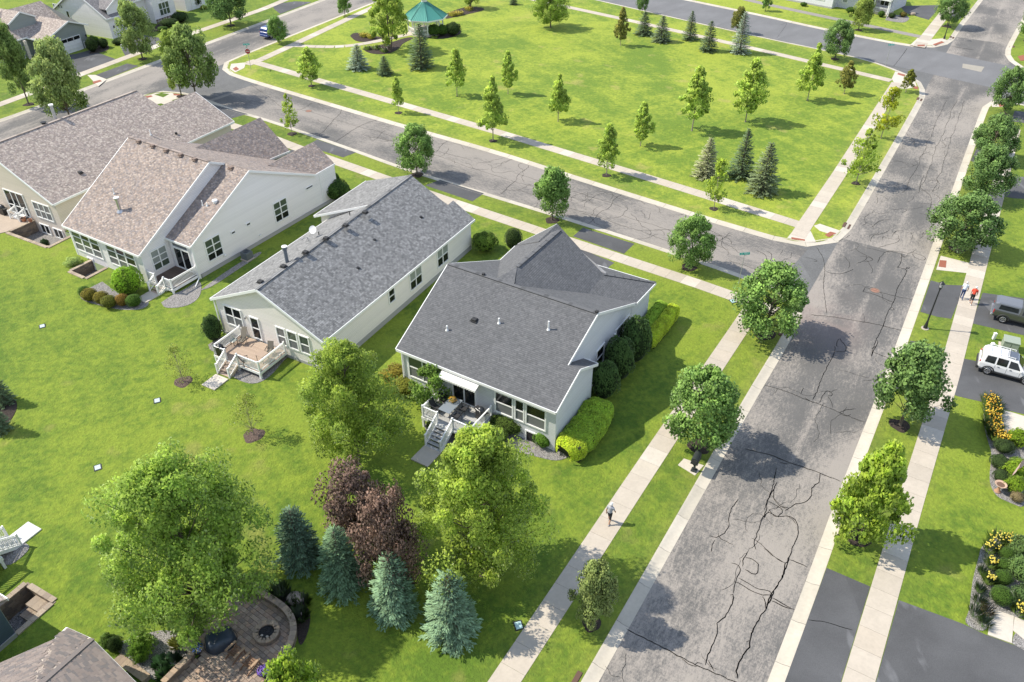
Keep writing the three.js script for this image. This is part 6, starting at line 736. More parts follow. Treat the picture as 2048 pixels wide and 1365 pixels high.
{ const BR = 'row of clipped shrubs below the brown-roofed house', B = { group: BR };
  [[172, 595, 13, 'green clipped ball at the left end of the row', G_BOX], [182, 600, 17, 'large green-bronze clipped ball, second from the left', G_BRONZE], [206, 606, 16, 'bronze clipped ball in the middle of the row', G_BRONZE], [221, 614, 17, 'green clipped ball, fourth from the left', leafMat(0.203, 0.232, 0.038)], [247, 611, 14, 'rust tinted clipped ball, fifth from the left', leafMat(0.333, 0.220, 0.048)], [270, 612, 16, 'dark green clipped ball at the right end by the deck stairs', G_BOX]].forEach(([x, y, r, l, m]) => shrub(fineShrub, 'clipped_shrub', [x, y], r, 1.15, l + ' below the brown-roofed house', m, B));
  shrub(shrubs[0], 'round_bush', [261, 588], 30, 2.7, 'bright green round bush at the corner of the brown-roofed house', leafMat(0.286, 0.496, 0.042, 0.35)); shrub(shrubs[1], 'clipped_evergreen', [430, 680], 20, 2.4, 'dark egg-shaped evergreen left of the tan deck', leafMat(0.071, 0.136, 0.038)); shrub(looseShrub[0], 'hosta', [146, 528], 14, 0.6, 'leafy hosta by the stone window well of the brown-roofed house', leafMat(0.381, 0.529, 0.172), { cat: 'plant' });
  shrub(shrubs[0], 'round_bush', [675, 398], 26, 2.2, 'dark round bush at the front corner of the brown-roofed house', leafMat(0.082, 0.159, 0.034)); shrub(shrubs[1], 'round_bush', [668, 372], 14, 1.6, 'smaller dark bush behind the one at the front corner', leafMat(0.082, 0.159, 0.034));
  shrub(shrubs[0], 'round_bush', [970, 500], 26, 2.0, 'round green bush at the front corner of the cream house', leafMat(0.167, 0.276, 0.042)); shrub(fineShrub, 'yew_bush', [1027, 498], 19, 2.3, 'dark upright bush left of the charcoal roof', leafMat(0.067, 0.115, 0.030));
  // rear of the corner house
  shrub(shrubs[1], 'spreading_bush', [812, 782], 32, 1.3, 'bronze green spreading bush left of the grey deck', leafMat(0.238, 0.265, 0.042), { deep: 1.1 }); shrub(looseShrub[1], 'spreading_bush', [790, 765], 24, 1.3, 'yellowish spreading bush at the left corner of the dark-roofed house', G_BRONZE); plant(makeTree('small_tree', { seed: 141, h: 3.6, r: 1.7, z0: 0.15, clumps: 40, n: 5000, rc: 0.6, env: ov(0.7, 0.5), leaf: 0.12, yellow: 0.25, tr: 0.05, multi: 3 }, leafMat(0.203, 0.353, 0.067, 0.35)), 'small_tree', [866, 815], 738, 45, 'small leafy tree between the window and the grey deck', 'tree', null);
  shrub(fineShrub, 'yew_hedge', [1012, 862], 42, 1.5, 'broad dark clipped bush under the rear windows of the dark-roofed house', leafMat(0.101, 0.165, 0.030), { deep: 0.62, turn: -0.45 }); shrub(fineShrub, 'clipped_shrub', [988, 886], 31, 1.3, 'rounded green bush in front of the broad dark one', leafMat(0.143, 0.232, 0.034)); shrub(shrubs[0], 'low_shrub', [935, 892], 30, 0.9, 'low green bush at the right foot of the grey deck', G_BOX, { deep: 0.7, turn: 0.6 }); shrub(shrubs[1], 'low_shrub', [864, 862], 12, 1.0, 'small dark bush tucked left of the grey stairs', leafMat(0.095, 0.155, 0.034)); shrub(shrubs[0], 'round_bush', [1087, 890], 21, 1.25, 'light green ball bush at the rear corner of the dark-roofed house', leafMat(0.147, 0.287, 0.038));
  // evergreens along the right wall
  for (const [i, u, v, rx, hh, l] of [[0, 7.2, 0.3, 1.15, 3.5, 'nearest'], [1, 9.8, 0.3, 1.25, 4.0, 'middle'], [0, 12.5, 0.4, 1.3, 4.3, 'farthest']]) { const p = H3.world(u, v, YT); const t = shrub(shrubs[i], 'column_evergreen', p, 1, hh, l + ' of the three dark evergreens against the right wall of the dark-roofed house', leafMat(0.095, 0.175, 0.05), { group: 'dark evergreens against the corner house' }); t.scale.set(rx, hh * 0.54, rx); }
}
function hedge(path, w, h, label, mat, o = {}) {                      // rounded hedge along a path of ground points
  const r = rng(o.seed ?? 5), L = new Leaves(), p = resample(chaikin(path, 2), 0.12); const len = p.length * 0.12, n = Math.round(len * (o.den ?? 900));
  const g = new THREE.Group(), prof = (a) => { const k = 3.2, c = Math.cos(a), s = Math.sin(a), q = 1 / Math.pow(Math.pow(Math.abs(c), k) + Math.pow(Math.abs(s), k), 1 / k); return [c * q * w / 2, h * 0.5 + s * q * h * 0.5, c, s]; };
  for (let i = 0; i < n; i++) { const f = r() * (p.length - 1), j = Math.min(p.length - 2, Math.floor(f)), c = p[j].clone().lerp(p[j + 1], f - j), d = V().subVectors(p[j + 1], p[j]).setY(0).normalize(), s = V(-d.z, 0, d.x), e = Math.min(f, p.length - 1 - f) * 0.12, end = e < w * 0.5 ? Math.sqrt(1 - Math.pow(1 - e / (w * 0.5), 2)) : 1; let a = r() * 6.283; if (Math.sin(a) < -0.5) a = -a; const [x, y, cx, sy] = prof(a); const bump = 0.93 + 0.22 * (vn(f * 0.25, a * 1.4 + 3) - 0.5) * 2 * (o.lump ?? 0.28) + (r() - 0.5) * 0.06; const q = c.clone().addScaledVector(s, x * bump * mix(0.45, 1, end)); q.y = YT + Math.max(0.04, y * bump * mix(0.7, 1, end)); const nb = s.clone().multiplyScalar(cx).add(V(0, sy + 0.15, 0)).normalize(), nr = nb.clone().addScaledVector(sph(r), 0.75).normalize(), dir = V().crossVectors(nr, sph(r)).normalize(), t = (0.74 + 0.5 * r()) * (0.82 + 0.36 * vn(q.x * 2.2, q.z * 2.2 + q.y)), y2 = (o.yellow ?? 0.3) * r(), sz = (o.leaf ?? 0.09) * (0.7 + 0.6 * r()); L.leaf(q, dir, nr, sz * 1.5, sz, [t * (1 + y2), t * (1 + y2 * 0.5), t], nb, 0.5); }
  part('foliage', L.geo(), mat, g); const core = []; for (let i = 4; i + 5 < p.length; i += 4) { const a = p[i], b = p[Math.min(p.length - 5, i + 4)]; core.push(beam(V(a.x, YT + h * 0.42, a.z), V(b.x, YT + h * 0.42, b.z), w * 0.74, h * 0.8)); } if (core.length) part('dark_core', core, std({ color: rgb(0.02, 0.03, 0.01) }), g); g.name = numbered('hedge'); tag(g, label, 'hedge'); scene.add(g); return g;  // solid dark core added inside, like that of the shrubs
}
{ const W = (u, v) => H3.world(u, v, YT); hedge([W(0.2, 0.95), W(2.4, 1.35), W(5.6, 0.85)], 2.5, 1.75, 'tall bright yellow-green hedge at the near right corner of the dark-roofed house', G_HEDGEG, { seed: 41, den: 2900, yellow: 0.5, leaf: 0.085 }); hedge([W(-0.35, 0.9), W(0.3, 1.05), W(1.3, 1.25)], 2.5, 1.74, 'yellow clipped end of the bright hedge, new growth with sunlight coloured in', G_HEDGE, { seed: 42, den: 3000, leaf: 0.085 }); hedge([W(14.3, 0.75), W(17, 0.85), W(20.1, 0.8)], 1.15, 1.6, 'golden clipped hedge along the right side of the dark-roofed house', G_HEDGE, { seed: 43, den: 2400, leaf: 0.085 }); hedge([W(14.2, -0.25), W(17, -0.25), W(20.1, -0.35)], 1.2, 1.5, 'green hedge between the golden hedge and the house wall', G_HEDGEG, { seed: 44, den: 2200, leaf: 0.085 }); }  // near end in yellower leaves: new growth and sunlight put into the colour
// ---------------------------------------------------------------- vehicles (length along +x, wheels on y = 0)
function loft(st, mats) {                                             // st: [x, [[z,y],...]] right half from sill to roof centre
  const pos = [], idx = [], n = st[0][1].length, m = 2 * n - 1; st.forEach(([x, p]) => { for (let i = 0; i < n; i++) pos.push(x, p[i][1], p[i][0]); for (let i = n - 2; i >= 0; i--) pos.push(x, p[i][1], -p[i][0]); });
  for (let s = 0; s + 1 < st.length; s++) for (let i = 0; i + 1 < m; i++) { const a = s * m + i, b = a + m; idx.push(a, b, a + 1, b, b + 1, a + 1); }
  for (const s of [0, st.length - 1]) for (let i = 1; i + 1 < m; i++) s ? idx.push(s * m, s * m + i, s * m + i + 1) : idx.push(0, i + 1, i);
  const g = new THREE.BufferGeometry(); g.setAttribute('position', new THREE.Float32BufferAttribute(pos, 3)); g.setIndex(idx); const q = g.toNonIndexed(); q.computeVertexNormals(); return q;
}
const crease = (g) => { const q = mergeVertices((() => { const k = g.clone(); k.deleteAttribute('normal'); return k; })(), 1e-4); q.computeVertexNormals(); return q; };
function wheelOn(parent, x, z, r, w, rimMat) { const t = sub('wheel', parent); const s = Math.sign(z); part('tyre', (() => { const g = new THREE.TorusGeometry(r * 0.78, r * 0.24, 10, 24); g.scale(1, 1, w / (r * 0.48)); g.translate(x, r, z); return g; })(), M.black, t); const spokes = [(() => { const g = new THREE.CylinderGeometry(r * 0.6, r * 0.6, w * 0.7, 20); g.rotateX(Math.PI / 2); g.translate(x, r, z); return g; })()]; for (let i = 0; i < 5; i++) { const b = box(0.07, r * 0.56, 0.04, 0, r * 0.28, 0); b.rotateZ(i * 1.2566); b.translate(x, r, z + s * w * 0.42); spokes.push(b); } part('rim', spokes[0], M.dark, t); part('spokes', [...spokes.slice(1), (() => { const g = new THREE.TorusGeometry(r * 0.57, 0.03, 6, 20); g.translate(x, r, z + s * w * 0.4); return g; })()], rimMat, t); }
const quad = (a, b, c, d, t = 0.012) => { const n = V().crossVectors(V().subVectors(b, a), V().subVectors(d, a)).normalize().multiplyScalar(t); return merge([poly3([a, b, c, d].map((p) => p.clone().add(n))), poly3([a, b, c, d].map((p) => p.clone().sub(n)))]); };
function carBody(o) {
  // stations with sill, lower side, belt, roof edge, roof centre
  return loft(o.st.map(([x, w, y0, belt, wr, yr]) => [x, [[w * 0.9, y0], [w, y0 + 0.18], [w, belt - 0.12], [w * 0.975, belt], [wr, yr - 0.03], [wr * 0.86, yr], [0, yr + 0.025]]]));
}
const paint = (r, g, b) => new THREE.MeshPhysicalMaterial({ color: rgb(r, g, b), roughness: 0.35, clearcoat: 0.8, clearcoatRoughness: 0.08 });
const RED = std({ color: rgb(0.45, 0.02, 0.02), roughness: 0.25 }), RIM = std({ color: rgb(0.5, 0.5, 0.51), roughness: 0.35, metalness: 0.8 }), LAMP = std({ color: rgb(0.75, 0.76, 0.78), roughness: 0.15 });
function suv(name, label, col, at, head, o = {}) {
  const g = thing(name, label, o.cat ?? 'car', [at.x, YT + 0.02, at.z], head); const trimM = o.trim ?? M.dark, L = 4.55;
  const st = [[0.06, 0.86, 0.52, 1.0, 0.80, 1.02], [0.14, 0.90, 0.42, 1.06, 0.80, 1.10], [0.22, 0.91, 0.40, 1.08, 0.74, 1.58], [0.42, 0.92, 0.38, 1.08, 0.70, 1.77], [1.1, 0.92, 0.36, 1.07, 0.70, 1.80], [2.0, 0.92, 0.36, 1.05, 0.69, 1.78], [2.62, 0.92, 0.36, 1.04, 0.67, 1.70], [3.28, 0.92, 0.36, 1.03, 0.80, 1.07], [3.9, 0.91, 0.38, 1.0, 0.80, 1.03], [4.35, 0.88, 0.42, 0.92, 0.76, 0.95], [4.5, 0.82, 0.48, 0.80, 0.72, 0.83]];
  part('body', carBody({ st }), paint(...col), g);
  const sideAt = (x, f) => { let i = 0; while (i + 2 < st.length && st[i + 1][0] < x) i++; const t = clamp((x - st[i][0]) / (st[i + 1][0] - st[i][0])); const v = (k) => mix(st[i][k], st[i + 1][k], t); const b = v(3) + 0.04, y = mix(b, v(5) - 0.06, f), ff = (y - v(3)) / (v(5) - 0.03 - v(3)); return [y, mix(v(1) * 0.975, v(4), ff)]; };
  const gl = M.glassD; for (const s of [1, -1]) for (const [x0, x1, q0, q1] of o.win ?? [[0.42, 1.12, 0.5, 1.12], [1.25, 1.98, 1.25, 1.98], [2.1, 2.95, 2.1, 2.6]]) { const P = (x, f) => { const [y, z] = sideAt(x, f); return V(x, y, s * (z + 0.006)); }; part('side_window', quad(P(x0, 0.04), P(x1, 0.04), P(q1, 0.92), P(q0, 0.92)), gl, g); }
  part('windscreen', quad(V(3.22, 1.12, 0.74), V(3.22, 1.12, -0.74), V(2.70, 1.68, -0.60), V(2.70, 1.68, 0.60)), gl, g); part('rear_window', quad(V(0.15, 1.18, -0.66), V(0.15, 1.18, 0.66), V(0.28, 1.64, 0.6), V(0.28, 1.64, -0.6)), gl, g);
  part('bumper', rbox(0.22, 0.3, 1.78, 0.06, 0.08, 0.5, 0), trimM, g); part('bumper', rbox(0.22, 0.3, 1.74, 0.06, 4.48, 0.48, 0), trimM, g); part('grille', rbox(0.06, 0.2, 0.9, 0.02, 4.5, 0.76, 0), M.black, g);
  for (const s of [1, -1]) { part('tail_lamp', rbox(0.1, 0.34, 0.14, 0.03, 0.13, 0.98, s * 0.80), RED, g); part('headlight', rbox(0.16, 0.2, 0.28, 0.04, 4.4, 0.76, s * 0.68), LAMP, g); part('mirror', rbox(0.14, 0.16, 0.22, 0.04, 2.98, 1.14, s * 1.02), paint(...col), g); part('sill', box(2.2, 0.1, 0.06, 2.2, 0.4, s * 0.90), trimM, g); for (const x of [0.85, 3.55]) { part('wheel_arch', (() => { const t = new THREE.TorusGeometry(0.42, 0.07, 6, 16, Math.PI); t.scale(1, 1, 0.8); t.translate(x, 0.38, s * 0.90); return t; })(), trimM, g); wheelOn(g, x, s * 0.82, 0.37, 0.24, RIM); } part('door_handle', box(0.16, 0.03, 0.03, 1.45, 0.98, s * 0.935), trimM, g); part('door_handle', box(0.16, 0.03, 0.03, 2.3, 0.97, s * 0.935), trimM, g); }
  for (const s of [1, -1]) for (const x of [1.2, 2.04, 2.98]) part('door_seam', box(0.018, 0.52, 0.012, x, 0.78, s * 0.916), M.dark, g);
  if (o.rack) { const r = []; for (const s of [0.6, -0.6]) { r.push(rod(V(0.5, 1.93, s), V(2.35, 1.93, s), 0.025)); for (const x of [0.5, 1.1, 1.7, 2.35]) r.push(rod(V(x, 1.76, s), V(x, 1.93, s), 0.02)); } for (const x of [0.6, 1.25, 1.9]) r.push(rod(V(x, 1.93, 0.6), V(x, 1.93, -0.6), 0.02)); part('roof_rack', r, M.white, g); part('sunroof', rbox(0.72, 0.05, 1.0, 0.02, 2.2, 1.80, 0), new THREE.MeshPhysicalMaterial({ color: rgb(0.09, 0.11, 0.15), roughness: 0.12 }), g); }
  return g;
}
const hd = (a, b) => { const A = G(...a), B = G(...b); return Math.atan2(-(B.z - A.z), B.x - A.x); };
{ // white off-road car: rear at the left, nose running out of the picture
  const h = hd([1965, 752], [2041, 773]), o = G(1973, 737); const c = V(o.x - Math.cos(h) * 0.85, 0, o.z + Math.sin(h) * 0.85); suv('offroad_car', 'white off-road car with a roof rack parked on the right hand drive', [0.78, 0.78, 0.78], c, h, { rack: true });
  // grey pickup with a covered bed
  const h2 = hd([1998, 652], [2060, 668]), p = G(2004, 636), g = thing('pickup', 'dark grey pickup with a silver bed cover at the right edge', 'pickup', [p.x - Math.cos(h2) * 0.95, YT + 0.02, p.z + Math.sin(h2) * 0.95], h2);
  const st = [[0.05, 0.9, 0.55, 1.08, 0.86, 1.10], [0.15, 0.95, 0.48, 1.12, 0.88, 1.14], [1.9, 0.96, 0.44, 1.12, 0.88, 1.14], [2.0, 0.96, 0.44, 1.12, 0.75, 1.78], [3.4, 0.96, 0.44, 1.1, 0.74, 1.80], [4.1, 0.96, 0.44, 1.08, 0.84, 1.12], [5.2, 0.94, 0.46, 1.02, 0.82, 1.05], [5.45, 0.86, 0.5, 0.85, 0.74, 0.88]]; part('body', carBody({ st }), paint(0.062, 0.066, 0.056), g);
  part('bed_cover', loft([[0.02, [[0.88, 1.12], [0.86, 1.2], [0.74, 1.62], [0.6, 1.70], [0, 1.72]]], [0.3, [[0.9, 1.12], [0.88, 1.22], [0.76, 1.72], [0.62, 1.79], [0, 1.81]]], [1.98, [[0.9, 1.12], [0.88, 1.22], [0.76, 1.74], [0.62, 1.80], [0, 1.82]]]]), paint(0.13, 0.14, 0.165), g);
  for (const s of [1, -1]) { part('side_window', quad(V(0.35, 1.26, s * 0.875), V(1.85, 1.26, s * 0.875), V(1.8, 1.64, s * 0.79), V(0.42, 1.64, s * 0.79)), M.glassD, g); part('side_window', quad(V(2.15, 1.2, s * 0.93), V(3.7, 1.2, s * 0.93), V(3.3, 1.7, s * 0.78), V(2.2, 1.7, s * 0.78)), M.glassD, g); part('tail_lamp', rbox(0.1, 0.34, 0.12, 0.03, 0.08, 0.98, s * 0.87), RED, g); for (const x of [0.95, 4.4]) { part('wheel_arch', (() => { const t = new THREE.TorusGeometry(0.43, 0.07, 6, 16, Math.PI); t.translate(x, 0.4, s * 0.94); return t; })(), M.dark, g); wheelOn(g, x, s * 0.85, 0.39, 0.25, RIM); } }
  part('rear_window', quad(V(0.06, 1.24, -0.7), V(0.06, 1.24, 0.7), V(0.12, 1.6, 0.66), V(0.12, 1.6, -0.66)), M.glassD, g); part('bumper', rbox(0.2, 0.22, 1.8, 0.05, 0.0, 0.58, 0), M.metal, g);
  const q = G(528, 78), h3 = hd([540, 81], [575, 68]); suv('blue_car', 'blue car parked by the kerb left of the park, tail toward the viewer', [0.018, 0.055, 0.24], q, h3, { trim: paint(0.016, 0.05, 0.2) });
}
// ---------------------------------------------------------------- people
function figure(label, at, turn, b, hair, o = {}) {                   // b: bones [ax,ay,az,bx,by,bz,r0,r1,[r,g,b]] in metres, one continuous skin
  const N = 72, H = 1.0, mc = new MarchingCubes(N, M.white, false, false, 60000); mc.isolation = 0; const F = mc.field, k = 0.025, cy = 0.9; const sd = (x, y, z, q) => { const dx = q[3] - q[0], dy = q[4] - q[1], dz = q[5] - q[2]; const t = clamp(((x - q[0]) * dx + (y - q[1]) * dy + (z - q[2]) * dz) / (dx * dx + dy * dy + dz * dz + 1e-9)); return Math.hypot(x - q[0] - dx * t, y - q[1] - dy * t, (z - q[2] - dz * t)) - mix(q[6], q[7], t); };
  for (let a = 0; a < N; a++) for (let c = 0; c < N; c++) for (let e = 0; e < N; e++) { const x = (e - N / 2) / (N / 2) * H, y = (c - N / 2) / (N / 2) * H + cy, z = (a - N / 2) / (N / 2) * H; let d = 9; if (Math.abs(x) < 0.6 && Math.abs(z) < 0.6) for (const q of b) { const s = sd(x, y, z, q), hh = Math.max(k - Math.abs(d - s), 0) / k; d = Math.min(d, s) - hh * hh * k * 0.25; } F[e + c * N + a * N * N] = -d; }
  mc.update(); const n = mc.count, P = new Float32Array(n * 3), Nn = new Float32Array(n * 3), C = new Float32Array(n * 3);
  for (let i = 0; i < n; i++) { const x = mc.positionArray[3 * i] * H, y = mc.positionArray[3 * i + 1] * H + cy, z = mc.positionArray[3 * i + 2] * H; P.set([x, y, z], 3 * i); Nn.set([mc.normalArray[3 * i], mc.normalArray[3 * i + 1], mc.normalArray[3 * i + 2]], 3 * i); let best = 9, col = b[0][8]; for (const q of b) { const s = sd(x, y, z, q); if (s < best) { best = s; col = q[8]; } } C.set(col, 3 * i); }
  const g = new THREE.BufferGeometry(); g.setAttribute('position', new THREE.BufferAttribute(P, 3)); g.setAttribute('normal', new THREE.BufferAttribute(Nn, 3)); g.setAttribute('color', new THREE.BufferAttribute(C, 3)); g.computeVertexNormals();
  const t = thing('person', label, 'person', [at.x, PT, at.z], turn); const list = [g]; const skin = [0.42, 0.25, 0.17]; const colr = (q, c) => { q = norm1(q); q.setAttribute('color', new THREE.Float32BufferAttribute(new Float32Array(q.attributes.position.count * 3).map((_, i) => c[i % 3]), 3)); return q; };
  for (const hnd of o.hands ?? []) { const [x, y, z, s] = hnd; for (let f = 0; f < 4; f++) { const p = V(x + (f - 1.5) * 0.018, y - 0.04, z), m = p.clone().add(V(0, -0.045, 0.012)), e = m.clone().add(V(0, -0.03, 0.022)); list.push(colr(rod(p, m, 0.009, 0.008, 5), skin), colr(rod(m, e, 0.008, 0.006, 5), skin)); } list.push(colr(rod(V(x - s * 0.03, y, z + 0.01), V(x - s * 0.05, y - 0.045, z + 0.035), 0.010, 0.008, 5), skin)); }
  const [hx, hy, hz] = o.head; for (const s of [-1, 1]) { list.push(colr(new THREE.SphereGeometry(0.014, 6, 5).translate(hx + s * 0.033, hy + 0.01, hz + 0.093), [0.03, 0.03, 0.03]), colr(new THREE.SphereGeometry(0.03, 6, 5).scale(0.45, 1, 0.7).translate(hx + s * 0.088, hy, hz), skin)); } list.push(colr(new THREE.ConeGeometry(0.018, 0.045, 6).translate(hx, hy - 0.012, hz + 0.105), skin), colr(box(0.05, 0.01, 0.012, hx, hy - 0.052, hz + 0.092), [0.25, 0.09, 0.08]));
  const pm = part('figure', list, std({ vertexColors: true, roughness: 0.85 }), t); const hg = new THREE.SphereGeometry(0.104, 14, 10, 0, 6.2832, 0, 1.75); hg.scale(1, 1.08, 1.1); hg.rotateX(-0.5); hg.translate(hx, hy + 0.022, hz - 0.012); part(o.cap ? 'cap' : 'hair', o.cap ? [hg, (() => { const c = new THREE.CylinderGeometry(0.085, 0.085, 0.014, 14, 1, false, -1.2, 2.4); c.translate(hx, hy + 0.06, hz + 0.07); return c; })()] : hg, std({ color: rgb(...hair), roughness: 0.9 }), t); return t;
}
function bones(o) { // stride pose: s = stride, bend = forward lean
  const S = o.skin ?? [0.42, 0.25, 0.17], sh = o.shirt, le = o.legs, sk = o.shin ?? S, ft = o.shoe ?? [0.35, 0.35, 0.36], l = o.lean ?? 0.06, s = o.s ?? 0.2, out = [];
  out.push([0, 0.98, 0, 0, 1.18, l * 0.4, 0.145, 0.15, sh], [0, 1.18, l * 0.4, 0, 1.38, l, 0.15, 0.155, sh], [-0.14, 1.40, l, 0.14, 1.40, l, 0.085, 0.085, sh], [0, 0.95, 0, 0, 1.0, 0, 0.15, 0.15, le], [0, 1.42, l, 0, 1.53, l + 0.02, 0.055, 0.052, S], [0, 1.60, l + 0.03, 0, 1.66, l + 0.035, 0.088, 0.094, S]);
  for (const q of [-1, 1]) { const f = q * s, kz = f * 0.5 + 0.04, az = f; out.push([q * 0.085, 0.93, 0, q * 0.09, 0.5, kz, 0.095, 0.065, le], [q * 0.09, 0.5, kz, q * 0.09, 0.47, kz, 0.064, 0.062, le], [q * 0.09, 0.46, kz, q * 0.095, 0.30, mix(kz, az, 0.45), 0.055, 0.058, sk], [q * 0.095, 0.30, mix(kz, az, 0.45), q * 0.095, 0.09, az, 0.056, 0.042, sk], [q * 0.095, 0.045, az - 0.06, q * 0.105, 0.04, az + 0.13, 0.045, 0.04, ft]);
    const ez = l - f * 0.35, hz = l - f * 0.8 + 0.08; out.push([q * 0.19, 1.39, l, q * 0.22, 1.24, l - f * 0.18, 0.06, 0.055, sh], [q * 0.22, 1.24, l - f * 0.18, q * 0.235, 1.12, ez, 0.046, 0.042, o.sleeve ?? S], [q * 0.235, 1.12, ez, q * 0.235, 0.90, hz, 0.042, 0.03, o.sleeve ?? S], [q * 0.235, 0.90, hz, q * 0.235, 0.83, hz + 0.015, 0.036, 0.03, S]); }
  return out;
}
{ const A = (o) => { const l = o.lean ?? 0.06, s = o.s ?? 0.2; return { head: [0, 1.63, l + 0.033], hands: [-1, 1].map((q) => [q * 0.235, 0.83, l - q * s * 0.8 + 0.095, q]) }; };
  const w = { shirt: [0.36, 0.37, 0.41], legs: [0.02, 0.02, 0.024], s: 0.22 }; figure('person in a grey shirt and black shorts walking alone on the left pavement', G(1218, 1046, PT), 2.6, bones(w), [0.7, 0.69, 0.67], { ...A(w), cap: true });
  const a = { shirt: [0.62, 0.69, 0.74], legs: [0.045, 0.075, 0.18], shin: [0.045, 0.075, 0.18], sleeve: [0.42, 0.25, 0.17], s: 0.16, lean: 0.12 }; figure('person in a pale blue shirt and jeans walking beside the person in red', G(1922.5, 598, PT), 2.5, bones(a), [0.6, 0.58, 0.56], A(a));
  const r = { shirt: [0.62, 0.07, 0.035], legs: [0.015, 0.014, 0.016], s: 0.2, lean: 0.14, shoe: [0.7, 0.7, 0.7] }; figure('person in a red shirt and black shorts on the right pavement', G(1940.5, 608, PT), 2.5, bones(r), [0.68, 0.66, 0.63], A(r));
}
// ---------------------------------------------------------------- street furniture
function lampPost(px, label, H = 4.6) { const b = G(...px), g = thing('lamp_post', label, 'street lamp', [b.x, YT, b.z], 0, null); const bl = std({ color: rgb(0.018, 0.02, 0.022), roughness: 0.45 });
  part('base', [cyl(0.19, 0.16, 0.25, 12), cyl(0.15, 0.09, 0.45, 12, 0, 0.25, 0)], bl, g); part('pole', cyl(0.075, 0.05, H - 1.15, 12, 0, 0.6, 0), bl, g); part('collar', [cyl(0.1, 0.1, 0.08, 12, 0, H - 0.62, 0), cyl(0.05, 0.16, 0.12, 12, 0, H - 0.55, 0)], bl, g); part('lantern_glass', cyl(0.14, 0.2, 0.34, 8, 0, H - 0.42, 0), new THREE.MeshPhysicalMaterial({ color: rgb(0.75, 0.76, 0.74), roughness: 0.25, transmission: 0.5, thickness: 0 }), g); const cage = []; for (let i = 0; i < 4; i++) { const a = i * 1.5708; cage.push(rod(V(Math.cos(a) * 0.15, H - 0.43, Math.sin(a) * 0.15), V(Math.cos(a) * 0.21, H - 0.07, Math.sin(a) * 0.21), 0.014)); } part('cage', cage, bl, g); part('cap', [cyl(0.25, 0.1, 0.16, 12, 0, H - 0.08, 0), cyl(0.035, 0.02, 0.14, 8, 0, H + 0.08, 0)], bl, g); const f = cyl(0.32, 0.30, 0.06, 16); part('footing', f, M.conc[2], g); return g; }
lampPost([1850.6, 657], 'black lantern street lamp on the verge right of the main road'); lampPost([1888.7, 78], 'black lantern street lamp at the far corner, top right', 4.7);
function textPanel(txt, w, h, bg, fg, size) { const c = document.createElement('canvas'); c.width = 512; c.height = Math.round(512 * h / w); const x = c.getContext('2d'); x.fillStyle = bg; x.fillRect(0, 0, c.width, c.height); x.fillStyle = fg; x.font = 'bold ' + Math.round(c.height * size) + 'px sans-serif'; x.textAlign = 'center'; x.textBaseline = 'middle'; if (txt === null) for (let i = 0; i < 7; i++) { if (i !== 2) x.fillRect(c.width * (0.12 + i * 0.11), c.height * (0.28 + (i % 3) * 0.04), c.width * 0.055, c.height * 0.42); } else x.fillText(txt, c.width / 2, c.height * 0.53); const t = new THREE.CanvasTexture(c); t.colorSpace = THREE.SRGBColorSpace; return std({ map: t, roughness: 0.5 }); }
function nameSign(px, H, label, txts, turn) { const b = G(...px), g = thing('street_name_sign', label, 'street sign', [b.x, YT, b.z], turn); part('post', cyl(0.035, 0.03, H, 8), M.galv, g); txts.forEach((t, i) => { const m = textPanel(t, 0.95, 0.24, '#3fb3a8', '#e8f4f0', 0.62), bl = std({ color: rgb(0.02, 0.26, 0.23), roughness: 0.5 }); const s = new THREE.Mesh(new THREE.BoxGeometry(0.95, 0.24, 0.02), [bl, bl, bl, bl, m, m]); s.name = 'name_plate'; s.castShadow = s.receiveShadow = true; s.position.set(0, H - 0.12 - i * 0.27, 0.03); s.rotation.y = i * 1.57; g.add(s); }); return g; }
nameSign([1477.5, 568], 3.35, 'teal street name sign on the near left corner of the junction', [null], 0.1); nameSign([1771.6, 131], 3.3, 'teal street name sign at the far right corner of the park', [null], 0.1);
{ const g = nameSign([502, 139], 3.9, 'red stop sign topped by teal street name plates at the park corner', [null, null], 0.15); const s = new THREE.Shape(); for (let i = 0; i < 8; i++) { const a = Math.PI / 8 + i * Math.PI / 4; s[i ? 'lineTo' : 'moveTo'](Math.cos(a) * 0.41, Math.sin(a) * 0.41); } s.closePath(); const e = (k, d) => { const q = new THREE.ExtrudeGeometry(s, { depth: d, bevelEnabled: false }); q.scale(k, k, 1); return q; }; part('rim_plate', e(1, 0.012).translate(0, 2.75, 0.045), M.white, g); part('red_plate', e(0.93, 0.012).translate(0, 2.75, 0.05), std({ color: rgb(0.42, 0.018, 0.022), roughness: 0.5 }), g); part('lettering', new THREE.PlaneGeometry(0.62, 0.27).translate(0, 2.75, 0.0665), textPanel('STOP', 0.62, 0.27, '#a81c22', '#ffffff', 0.86), g); }
